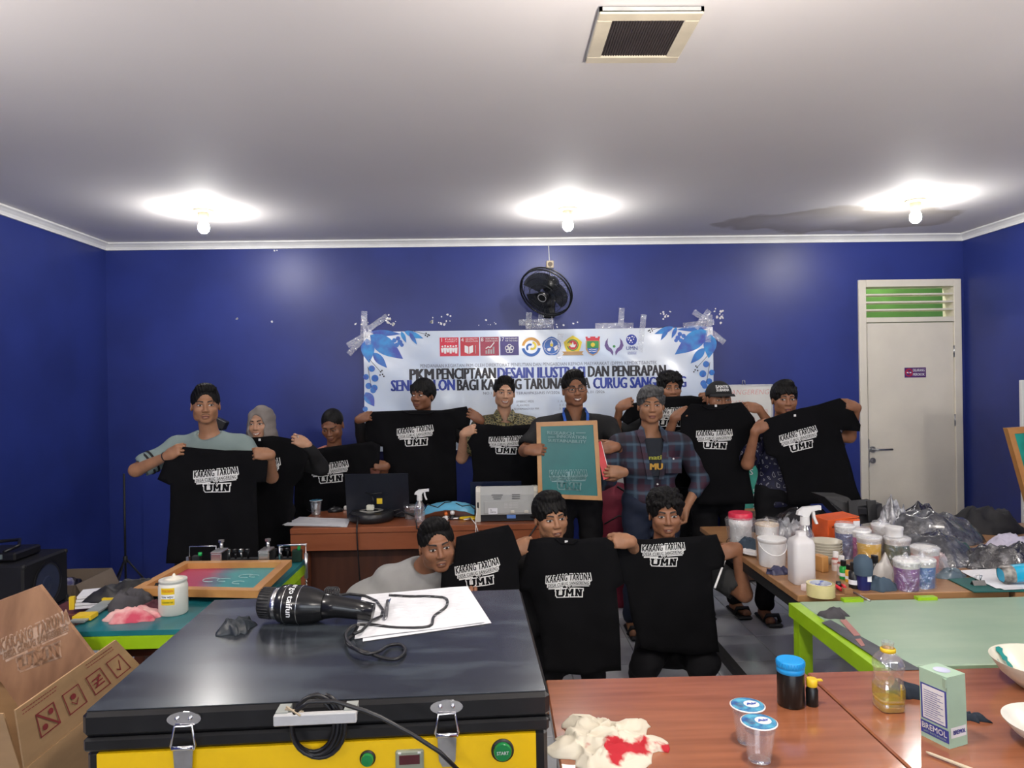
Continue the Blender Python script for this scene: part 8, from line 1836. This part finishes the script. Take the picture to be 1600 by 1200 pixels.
# ================================================================ on the pale green table
crumple('grey_rag', on(1306, 962, TZ+0.0), (0.10, 0.06), M_darkrag, 51, 24, 0.03, 1.4, label='small charcoal rag on the far left corner of the pale green table', cat='cloth')
p = [on(x, y, TZ+0.0012) for x, y in ((1284, 972), (1298, 968), (1440, 1046), (1398, 1047))]
b = B(); b.prism(p, V((0, 0, 0.0012))); o = b.build('dark_strip', mat('dark_grey_strip', (0.06, 0.065, 0.075), 0.5, var=0.3), None, 'long dark grey plastic strip along the left edge of the pale green table', 'strip', loc=tuple(p[0]))
p = [on(x, y, TZ+0.003) for x, y in ((1312, 968), (1322, 967), (1345, 992), (1335, 993))]
b = B(); b.prism(p, V((0, 0, 0.0008))); p = [on(x, y, TZ+0.003) for x, y in ((1336, 998), (1345, 997), (1352, 1008), (1346, 1009))]; b.prism(p, V((0, 0, 0.0008))); b.build('red_print_sheet', mat('faded_red', (0.36, 0.17, 0.15), 0.7), None, 'faded red printed patches beside the dark strip', 'print', loc=tuple(p[0]), kind='stuff')

# ================================================================ on the brown worktables
BZ = TZ
t = thing('white_tub', 'white tub with red lid in a clear bag, left end of brown table', 'tub', tuple(on(1137, 846, BZ)))
p = on(1138, 852, BZ)+V((0.035, 0.0, 0)); p.x = max(p.x, bx0+0.07)
b = B(); b.lathe(p, [(0.0, 0.0), (0.050, 0.0), (0.054, 0.006), (0.054, 0.10), (0.058, 0.105), (0.058, 0.135), (0.050, 0.140)], 28); b.build('tub_body', M_wpl, t)
b = B(); b.lathe(p, [(0.052, 0.138), (0.060, 0.140), (0.060, 0.168), (0.056, 0.172), (0.0, 0.172)], 28); b.build('red_lid', mat('raspberry_lid', (0.60, 0.02, 0.06), 0.35), t)
b = B(); b.lathe(p, [(0.062, 0.002), (0.066, 0.06), (0.072, 0.10), (0.078, 0.135), (0.064, 0.150)], 22); b.build('clear_bag', M_bag if 'M_bag' in globals() else film('thin_bag', glossy=0.22, rough=0.1, bump=0.9, bscale=22), t)
M_bag = _mats['thin_bag']
def pot(label, px, py, r, h, col, wall=None, lid=None, bag=True, fill=0.8, grp='paint pots in clear bags on the brown table', handle=False, knot=False, dx=0):
    p = on(px, py, BZ)+V((0, r, 0)); t = thing('paint_pot', label, 'paint pot', tuple(p), grp)
    m = mat('paint_%02d%02d%02d' % tuple(int(x*99) for x in col), col, 0.35, var=0.12, scale=18)
    b = B(); b.lathe(p, [(0.0, 0.001), (r*0.88, 0.001), (r*0.92, 0.004), (r*0.97, h*fill), (0.0, h*fill)], 28); b.build('paint', m, t)
    b = B(); b.lathe(p, [(r*0.97, h*fill), (r, h*0.93), (r*1.03, h*0.95), (r*1.03, h), (r*0.96, h)], 28); b.build('upper_wall', wall or mat('frosted_wall', (0.58, 0.56, 0.54), 0.35), t)
    b = B(); b.lathe(p, [(r*1.0, h*0.97), (r*1.05, h), (r*1.03, h+0.006), (r*0.4, h+0.008), (0.0, h+0.008)], 28); b.build('pot_lid', lid or M_wpl, t)
    if knot:
        b = B(); b.tube([p+V((0.0, 0, h+0.004)), p+V((0.004, 0, h+0.018)), p+V((-0.006, 0, h+0.03))], [r*0.35, r*0.12, r*0.22], 10); b.build('bag_knot', M_bag, t)
    if bag:
        b = B(); prof = []
        for k in range(8): prof.append((r*(1.04+0.05*math.sin(k*2.1+px)), h*k/7*1.05+0.001))
        prof += [(r*0.9, h*1.12), (r*0.55, h*1.10)]; b.lathe(p, prof, 24); b.build('clear_bag', M_bag, t)
    if handle:
        b = B(); b.tube([p+V((-r*1.02*math.cos(a_), -r*1.02*math.sin(a_)*0.9-0.002, h*0.92-h*0.45*math.sin(a_))) for a_ in [i*PI/10 for i in range(11)]], 0.0022, 6); b.build('wire_handle', M_wpl, t)
    return t
pot('tall amber pot with twisted bag top behind the white bucket', 1206, 878, 0.052, 0.165, (0.52, 0.28, 0.10), fill=0.72, lid=mat('amber_lid', (0.66, 0.52, 0.36), 0.4), knot=True, grp=None)
pot('white bucket with wire handle beside the white jug', 1215, 888, 0.062, 0.120, (0.66, 0.66, 0.66), bag=False, handle=True, fill=0.9, grp=None)
for lb, px, py, r, h, col, kn in (
    ('bagged pot of slate blue paint, leftmost before the orange box', 1328, 874, 0.044, 0.150, (0.035, 0.06, 0.22), 0), ('bagged pot of magenta paint behind the yellow pot', 1353, 876, 0.046, 0.132, (0.42, 0.02, 0.24), 0),
    ('bagged pot of yellow paint', 1368, 883, 0.052, 0.118, (0.75, 0.46, 0.02), 0), ('bagged pot of dark green paint under a white jar', 1413, 885, 0.055, 0.115, (0.045, 0.11, 0.08), 0),
    ('bagged pot of purple paint at the table edge', 1428, 925, 0.048, 0.112, (0.20, 0.035, 0.24), 1), ('bagged pot of blue paint right of the purple pot', 1453, 921, 0.048, 0.108, (0.025, 0.13, 0.38), 1),
    ('bagged pot of salmon pink paint behind the blue pot', 1458, 902, 0.055, 0.112, (0.55, 0.18, 0.16), 0), ('bagged pot of pale cream paint behind the purple pot', 1384, 872, 0.040, 0.150, (0.50, 0.46, 0.44), 1)):
    pot(lb, px, py, r, h, col, knot=bool(kn), fill=0.80)
p = on(1402, 876, BZ)+V((0, 0.03, 0.118)); t = thing('white_jar', 'round white lidded jar standing on the dark green pot', 'jar', tuple(p))
p = on(1413, 885, BZ)+V((-0.012, 0.055, 0.126)); b = B(); b.lathe(p, [(0.0, 0.0), (0.034, 0.0), (0.036, 0.004), (0.036, 0.03), (0.038, 0.032), (0.038, 0.044), (0.0, 0.047)], 26); b.build('jar_body', M_wpl, t)
# big white jug with a spray bottle behind
p = on(1260, 914, BZ)+V((0, 0.045, 0)); t = thing('white_jug', 'tall square white plastic jug, uncapped, on the brown table', 'jug', tuple(p))
b = B(); b.lathe(p, [(0.0, 0.0), (0.042, 0.0), (0.046, 0.005), (0.046, 0.165), (0.040, 0.182), (0.020, 0.195), (0.0175, 0.200), (0.0175, 0.212), (0.015, 0.214), (0.0, 0.214)], 36, sq=5); b.build('jug_body', mat('frosted_jug', (0.62, 0.60, 0.60), 0.35, var=0.03), t)
spray('clear spray bottle with white trigger behind the tall white jug', on(1263, 878, BZ)+V((0, 0.03, 0)), 1.25, flip=1)
p = on(1259, 921, BZ); b = B(); b.lathe(p, [(0.0, 0.0), (0.018, 0.0), (0.019, 0.003), (0.018, 0.020), (0.015, 0.022), (0.0, 0.022)], 22); b.build('jug_cap', mat('pinkish_cap', (0.66, 0.55, 0.52), 0.4), None, 'small pinkish white screw cap lying in front of the white jug', 'cap', loc=tuple(p))
# tape roll
p = on(1290, 934, BZ)+V((0, 0.04, 0)); t = thing('tape_roll', 'roll of clear yellowish tape standing flat near the brown table corner', 'tape', tuple(p))
b = B(); b.lathe(p, [(0.041, 0.0), (0.053, 0.0), (0.053, 0.048), (0.041, 0.048), (0.041, 0.0)], 40); b.build('tape_body', mat('yellowish_tape', (0.62, 0.54, 0.26), 0.15, coat=0.4), t)
b = B(); b.lathe(p, [(0.038, 0.0), (0.0408, 0.0), (0.0408, 0.0485), (0.038, 0.0485), (0.038, 0.0)], 40); b.build('blue_printed_core', mat('core_paper', (0.5, 0.53, 0.6), 0.6, col2=(0.12, 0.16, 0.45), scale=30, thresh=(0.55, 0.6)), t)
# bowls stacked
p = on(1293, 884, BZ)+V((0.02, 0.06, 0))
for k in range(6): bowl('pale bowl in the stack behind the tape roll, number %s from the bottom' % ('one', 'two', 'three', 'four', 'five', 'six')[k], p+V((0.001*math.sin(k*2), 0, 0.012*k)), 0.072, 0.042, mat('pale_grey_bowl', (0.50, 0.47, 0.38), 0.3), n=28, grp='stacked bowls on the brown table')
# orange box
q = on(1325, 866, BZ)+V((0.0, 0.12, 0)); t = thing('orange_box', 'bright orange cardboard box behind the paint pots', 'box', tuple(q)); R_ = Matrix.Rotation(0.12, 3, 'Z')
b = B(); b.box(q+V((0, 0, 0.080)), (0.170, 0.14, 0.160), R=R_, bev=0.002); bx = b.build('box_body', mat('orange_card', (0.66, 0.10, 0.02), 0.45), t)
b = B(); b.box(q+V((0.0, 0.0, 0.163)), (0.165, 0.135, 0.006), R=Matrix.Rotation(0.12, 3, 'Z') @ Matrix.Rotation(-0.08, 3, 'Y')); b.build('box_lid', _mats['orange_card'], bx)
b = B(); text(b, 'HTW', q+R_ @ V((-0.05, -0.0712, 0.125)), R_ @ V((1, 0, 0)), (0, 0, 1), 0.010, 0.01, width=0.028); b.build('box_lettering', M_ink, bx)
b = B(); b.box(q+R_ @ V((0.065, -0.0715, 0.135)), (0.034, 0.002, 0.03), R=R_); b.build('white_label', M_paper, bx)
# small bottles
def sbottle(label, px, py, r, h, m, capm, lab=None, capk=0.3, grp='small bottles on the brown table'):
    p = on(px, py, BZ)+V((0, r, 0)); t = thing('small_bottle', label, 'bottle', tuple(p), grp)
    b = B(); b.lathe(p, [(0.0, 0.0), (r*0.95, 0.0), (r, 0.003), (r, h*(1-capk)*0.88), (r*0.6, h*(1-capk)*0.98), (r*0.5, h*(1-capk))], 20); b.build('bottle_body', m, t)
    b = B(); b.lathe(p, [(r*0.7, h*(1-capk)), (r*0.74, h*(1-capk)+0.003), (r*0.70, h-0.002), (0.0, h)], 18); b.build('bottle_cap', capm, t)
    if lab: b = B(); b.lathe(p, [(r*1.02, h*0.16), (r*1.02, h*0.34)], 20); b.build('label_band', lab, t)
M_wr = mat('red_white_bottle', (0.60, 0.55, 0.52), 0.4, col2=(0.35, 0.05, 0.03), scale=22, stretch=(0.3, 0.3, 3), thresh=(0.5, 0.6)); M_bb = mat('black_bottle', (0.009, 0.009, 0.010), 0.3)
sbottle('small white and red bottle, left one of a pair behind the green bottle', 1309, 892, 0.017, 0.085, M_wr, M_wpl); sbottle('small white and red bottle, right one of a pair behind the green bottle', 1318, 899, 0.017, 0.085, M_wr, M_wpl)
sbottle('small bright green bottle beside the black bottles', 1321, 905, 0.016, 0.080, mat('green_bottle', (0.01, 0.33, 0.05), 0.35), M_bb, M_paper); sbottle('small amber yellow bottle between green and black bottles', 1329, 909, 0.014, 0.072, mat('amber_bottle', (0.72, 0.36, 0.02), 0.35), M_bb, M_paper)
sbottle('black bottle with white label at the front of the small bottles', 1339, 920, 0.021, 0.105, M_bb, M_bb, M_paper); sbottle('black bottle behind the navy tube, right side', 1371, 903, 0.020, 0.095, M_bb, M_bb)
p = on(1353, 922, BZ)+V((0, 0.02, 0)); t = thing('navy_pouch', 'navy squeeze pouch draped with slate cloth beside the black bottles', 'pouch', tuple(p))
b = B(); b.lathe(p, [(0.0, 0.0), (0.022, 0.0), (0.024, 0.01), (0.028, 0.08), (0.024, 0.12), (0.0, 0.125)], 22, sq=3.5); b.build('pouch_body', mat('deep_navy_plastic', (0.015, 0.018, 0.11), 0.3), t)
b = B(); b.box(p+V((0.012, -0.0265, 0.048)), (0.016, 0.002, 0.022)); b.build('white_label', M_paper, t)
b = B(); b.lathe(p+V((0, 0, 0.06)), [(0.034, 0.0), (0.036, 0.03), (0.032, 0.062), (0.014, 0.078), (0.0, 0.080)], 16, sq=2.6); b.build('slate_cloth', mat('slate_cloth', (0.05, 0.08, 0.115), 0.85, bump=0.02), t)
crumple('slate_cloth', on(1385, 922, BZ)+V((0, 0.03, 0)), (0.12, 0.09), _mats['slate_cloth'], 61, 26, 0.06, 1.4, label='slate blue cloth beside the navy pouch', cat='cloth')
crumple('white_bag', on(1388, 905, BZ)+V((0, 0.03, 0)), (0.11, 0.11), mat('white_plastic_bag', (0.52, 0.50, 0.47), 0.35, bump=0.04, bscale=18), 62, 32, 0.105, 1.0, label='crumpled white plastic bag bundle left of the purple pot', cat='bag', blobby=0.1)
p = on(1318, 924, BZ); t = thing('red_cutter', 'small red clamp tool beside the tape roll', 'tool', tuple(p))
for sg in (-1, 1): b = B(); b.tube([p+V((sg*0.008, 0.07, 0.012)), p+V((sg*0.016, 0.03, 0.016)), p+V((sg*0.008, -0.005, 0.010))], 0.007, 8); b.build('handle', M_red, t)
b = B(); b.cyl(p+V((0, 0.04, 0.004)), p+V((0, 0.04, 0.030)), 0.010); b.build('pivot', M_black, t); b = B(); b.box(p+V((0.006, -0.02, 0.010)), (0.034, 0.022, 0.018)); b.build('wooden_tip', M_brown, t)
p0, p1 = on(1332, 924, BZ+0.003), on(1360, 938, BZ+0.003); b = B(); b.tube([p0, p1], 0.004, 6); b.build('metal_rod', M_steel, None, 'thin metal rod lying at the seam of the brown table edge', 'rod', loc=tuple(p0))
crumple('navy_scrap', on(1218, 897, BZ)+V((0, 0.02, 0)), (0.11, 0.06), mat('violet_navy_cloth', (0.04, 0.04, 0.085), 0.4, bump=0.03), 63, 24, 0.035, 2.0, label='dark violet crumpled plastic scrap before the white bucket', cat='scrap')
b = B(); q = on(1286, 893, BZ)+V((0, 0.02, 0)); b.box(q+V((0, 0, 0.035)), (0.035, 0.06, 0.07), R=Matrix.Rotation(0.3, 3, 'Z'), bev=0.003); b.build('wood_block', M_fwood, None, 'small upright pine wood block right of the white jug', 'block', loc=tuple(q))
crumple('navy_cloth', on(1170, 860, BZ)+V((0.02, 0.04, 0)), (0.17, 0.13), mat('blue_grey_cloth', (0.03, 0.05, 0.075), 0.8), 64, 28, 0.06, 1.3, label='navy cloth behind the white plate at the left table edge', cat='cloth')
p = on(1172, 866, BZ); p.x = max(p.x+0.01, bx0+0.085); t = thing('white_plate', 'white plate at the left edge of the brown table', 'plate', tuple(p)); b = B(); b.lathe(p, [(0.0, 0.002), (0.04, 0.0), (0.07, 0.008), (0.082, 0.014), (0.080, 0.017), (0.066, 0.012), (0.0, 0.006)], 36); b.build('plate_disc', M_wpl, t)
p = on(1139, 850, BZ); p.x = max(p.x, bx0+0.04); t = thing('wire_glasses', 'wire spectacles lying before the red-lidded tub', 'glasses', tuple(p))
for sg in (-1, 1): b = B(); b.tube([p+V((sg*0.024+0.020*math.cos(a_), -0.03, 0.022+0.018*math.sin(a_))) for a_ in [i*PI/8 for i in range(16)]], 0.0016, 5, True); b.build('rim', M_blackm, t)
# white stick the kneeling boy's hand touches
p0, p1 = at(1141, 852, 3.50), at(1117, 917, 3.20); b = B(); b.tube([p0+V((0.03, 0.06, 0.004)), p0, p0.lerp(p1, 0.5), p1], [0.005, 0.006, 0.005, 0.005], 8); b.build('white_tube', M_wpl, None, 'thin white tube sticking down from the left edge of the brown table', 'tube', loc=tuple(p0))

# garments and bags piled at the back of the brown tables
M_gar = mat('black_garment', (0.010, 0.010, 0.012), 0.7, var=0.4, bump=0.04, bscale=10); M_gars = mat('black_glossy_bag', (0.014, 0.014, 0.017), 0.22, var=0.3, bump=0.10, bscale=16); M_pur = mat('violet_garment', (0.035, 0.025, 0.09), 0.6, bump=0.04, col2=(0.02, 0.02, 0.03), scale=14)
M_silver = mat('clear_bagged_garment', (0.05, 0.052, 0.06), 0.16, col2=(0.13, 0.135, 0.15), scale=20, thresh=(0.48, 0.70), bump=0.33, bscale=38, coat=0.8)
M_silver2 = mat('dark_foil_bag', (0.025, 0.025, 0.03), 0.14, col2=(0.12, 0.12, 0.13), scale=24, thresh=(0.55, 0.68), bump=0.33, bscale=42, coat=0.8)
def pile(nm, lb, x0, x1, ytop, ybase, Y, m, seed, dep=0.3, z=BZ, rg=1.0, rot=0.0, cat='garment', n=40, bl=0.18, film_=False):
    a, c = at(x0, ybase, Y), at(x1, ybase, Y); h = at((x0+x1)/2, ytop, Y).z-z; ctr = V(((a.x+c.x)/2, Y, z))
    o = crumple(nm, ctr, (abs(c.x-a.x), dep), m, seed, n, h*0.78, rg, rot, label=lb, cat=cat, blobby=bl); return o
pile('violet_garment', 'violet and black folded garment behind the spray bottle', 1195, 1310, 800, 850, 3.72, M_pur, 71, 0.30, rg=0.7)
pile('black_garment', 'black folded garments in glossy bags at the far left back of the brown table', 1180, 1330, 782, 840, 3.92, M_gars, 72, 0.26, rg=0.6)
pile('clear_bag', 'crumpled clear plastic bag with pale contents beside the spray head', 1190, 1270, 795, 850, 3.60, mat('pale_crinkled_bag', (0.35, 0.36, 0.38), 0.2, col2=(0.06, 0.06, 0.08), scale=14, bump=0.14, bscale=22, coat=0.5), 73, 0.16, rg=2.0, cat='bag')
# black strap bag lying on the pile
q = at(1330, 800, 3.86); t = thing('strap_bag', 'black bag with wide buckled straps lying on the garments', 'bag', tuple(q-V((0, 0, 0.05))))
b = B(); b.prism([at(1288, 775, 3.80), at(1325, 776, 3.80), at(1340, 790, 3.78), at(1378, 786, 3.82), at(1382, 812, 3.78), at(1345, 818, 3.76), at(1318, 806, 3.74)], V((0, 0.16, 0))); b.build('bag_body', mat('black_nylon', (0.018, 0.018, 0.019), 0.55, bump=0.02), t)
for x in (1333, 1362): b = B(); b.prism([at(x-7, 782, 3.755), at(x+7, 781, 3.755), at(x+9, 812, 3.735), at(x-5, 814, 3.735)], V((0, 0.012, 0))); b.build('strap', M_blackm, t)
b = B(); b.box(at(1347, 798, 3.75), (0.05, 0.02, 0.035), bev=0.004); b.build('buckle', M_black, t)
pile('bagged_garment', 'dark garment in crinkled clear bag, lowest and widest of the heap', 1385, 1520, 815, 880, 3.30, M_silver, 81, 0.40, rg=0.42, rot=-0.15, bl=0.12)
pile('bagged_garment', 'dark garment in clear bag on top of the heap before the door', 1375, 1535, 778, 822, 3.62, M_silver, 82, 0.26, rg=0.42, bl=0.12)
pile('bagged_garment', 'standing crinkled clear plastic at the top left of the heap', 1372, 1420, 752, 830, 3.66, mat('bright_crinkled_film', (0.55, 0.56, 0.58), 0.15, col2=(0.12, 0.12, 0.13), scale=20, thresh=(0.4, 0.6), bump=0.16, bscale=24, coat=0.6), 83, 0.12, rg=1.2, bl=0.3)
pile('bagged_garment', 'small dark bag at the very top of the heap', 1405, 1470, 766, 800, 3.78, M_silver2, 84, 0.2, rg=0.5)
pile('black_cloth', 'matt black cloth draped at the right back behind the heap', 1480, 1600, 778, 850, 3.86, M_gar, 85, 0.28, rg=0.7, bl=0.1)
pile('foil_bag', 'black and silver zip bag at the right edge before the heap', 1505, 1640, 832, 892, 3.12, M_silver2, 86, 0.22, rg=0.5, cat='bag', bl=0.12)
pile('pink_bag', 'clear bag with pinkish contents between blue pot and the heap', 1438, 1480, 845, 890, 3.16, mat('pink_grey_bag', (0.38, 0.25, 0.25), 0.2, col2=(0.35, 0.36, 0.38), scale=10, bump=0.1, bscale=20, coat=0.4), 87, 0.15, rg=1.8, cat='bag')
pile('lilac_cloth', 'pale lilac cloth edge showing behind the zip bag', 1545, 1620, 826, 850, 3.45, mat('pale_lilac', (0.42, 0.40, 0.50), 0.7), 88, 0.16, rg=1.2, cat='cloth')
crumple('grey_cloth', on(1502, 905, BZ)+V((-0.02, 0.05, 0.0)), (0.14, 0.08), mat('blue_grey_plastic', (0.10, 0.14, 0.17), 0.3, bump=0.05), 89, 24, 0.035, 1.5, label='blue-grey crumpled plastic left of the green clipboard', cat='cloth')
# clipboard
q = [on(x, y, BZ+0.001) for x, y in ((1522, 925), (1482, 905), (1660, 893), (1710, 922))]
t = thing('clipboard', 'dark teal clipboard with black binder clip at the right table edge', 'clipboard', tuple(q[0])); b = B(); b.prism(q, V((0, 0, 0.004))); b.build('board', mat('dark_teal_board', (0.01, 0.10, 0.09), 0.4), t)
p = on(1532, 914, BZ+0.006)+V((0, 0.01, 0)); b = B(); b.prism([p+V((-0.026, -0.010, 0)), p+V((-0.026, 0.014, 0)), p+V((-0.026, 0.002, 0.018))], V((0.052, 0, 0))); cl_ = b.build('binder_clip', M_black, t)
for sg in (-1, 1): b = B(); b.tube([p+V((-0.010, 0.004, 0.016)), p+V((-0.012, 0.004+sg*0.008, 0.038)), p+V((0.012, 0.004+sg*0.008, 0.038)), p+V((0.010, 0.004, 0.016))], 0.0015, 5); b.build('clip_loop', M_chrome, cl_)
sheets('white_sheet', 'white paper sheets held by the teal clipboard', 'paper', [(1560, 920), (1500, 893), (1620, 884), (1690, 915)], BZ+0.006, 2, lines=3)
p = on(1582, 916, BZ+0.010); t = thing('cyan_pack', 'cyan tissue-like pack with dark barcode label lying on the sheets', 'pack', tuple(p))
b = B(); b.lathe(p+V((-0.01, 0.05, 0.034)), [(0.0, 0.0), (0.026, 0.0), (0.033, 0.012), (0.034, 0.10), (0.034, 0.20), (0.0, 0.205)], 20, (0.98, -0.1, 0.12), sq=2.8); b.build('pack_body', mat('cyan_plastic', (0.01, 0.34, 0.55), 0.3), t)
b = B(); b.lathe(p+V((-0.013, 0.05, 0.034)), [(0.027, 0.001), (0.0345, 0.012), (0.0350, 0.045)], 20, (0.98, -0.1, 0.12), sq=2.8); b.build('grey_label', mat('grey_label', (0.35, 0.33, 0.30), 0.4, col2=(0.02, 0.02, 0.02), scale=30), t)
b = B()
for k in range(4): text(b, ('TISSUE', 'SOFT PACK', 'WHITE', 'ISI 50')[k], p+V((0.085, 0.012-0.0*k, 0.060-0.011*k)), (1, -0.1, 0.10), (0, 0.3, 1), 0.0065, 0.0)
b.build('pack_lettering', M_wtext, t, kind='stuff')

# screen frame leaning at the right edge, whiteboard and dark red book behind it
A = at(1574, 668, 3.88); t = thing('screen_frame', 'wooden teal screen frame leaning at the right edge of the picture', 'frame', (A.x+0.3, 3.9, BZ))
Bq = A+V((0.46, 0.05, 0.015)); dn = (at(1600, 760, 3.86)-A).normalized(); Ld = (A.z-BZ-0.004)/(-dn.z); Dq, Cq = A+dn*Ld, Bq+dn*(Ld*(1+0.015/(A.z-BZ)))
P4_ = [A, Bq, Cq, Dq]; w_ = 0.034
inn = [P4_[i]+((P4_[(i+1) % 4]-P4_[i]).normalized()+(P4_[i-1]-P4_[i]).normalized())*w_ for i in range(4)]
for i in range(4): b = B(); b.prism([P4_[i], P4_[(i+1) % 4], inn[(i+1) % 4], inn[i]], V((0, 0.035, 0))); b.build('frame_bar', M_fwood, t)
b = B(); b.prism([p_+V((0, 0.008, 0)) for p_ in inn], V((0, 0.003, 0))); b.build('mesh', mat('bright_teal_mesh', (0.02, 0.30, 0.24), 0.35, col2=(0.01, 0.12, 0.05), scale=4, thresh=(0.55, 0.75)), t)
q = at(1594, 600, 4.6); t = thing('whiteboard', 'white board leaning at the right wall behind the rightmost screen frame', 'whiteboard', (q.x+0.3, 4.6, 0))
b = B(); b.box((q.x+0.30, 4.6, (q.z+0.08)/2+0.02), (0.60, 0.025, q.z-0.06), bev=0.003); b.build('board', M_wb, t)
for dx in (0.06, 0.54): b = B(); b.box((q.x+dx, 4.63, (q.z)/2), (0.03, 0.03, q.z-0.001)); b.build('support', M_steel, t)
q = V((at(1604, 830, 3.5).x+0.06, 3.5, BZ)); t = thing('red_book', 'dark red book with white edge standing at the right edge of the table', 'book', tuple(q))
b = B(); b.box(q+V((0.02, 0, 0.09)), (0.14, 0.025, 0.18), R=Matrix.Rotation(0.25, 3, 'Y')); b.build('book_cover', mat('dark_red_cover', (0.16, 0.012, 0.012), 0.5), t)
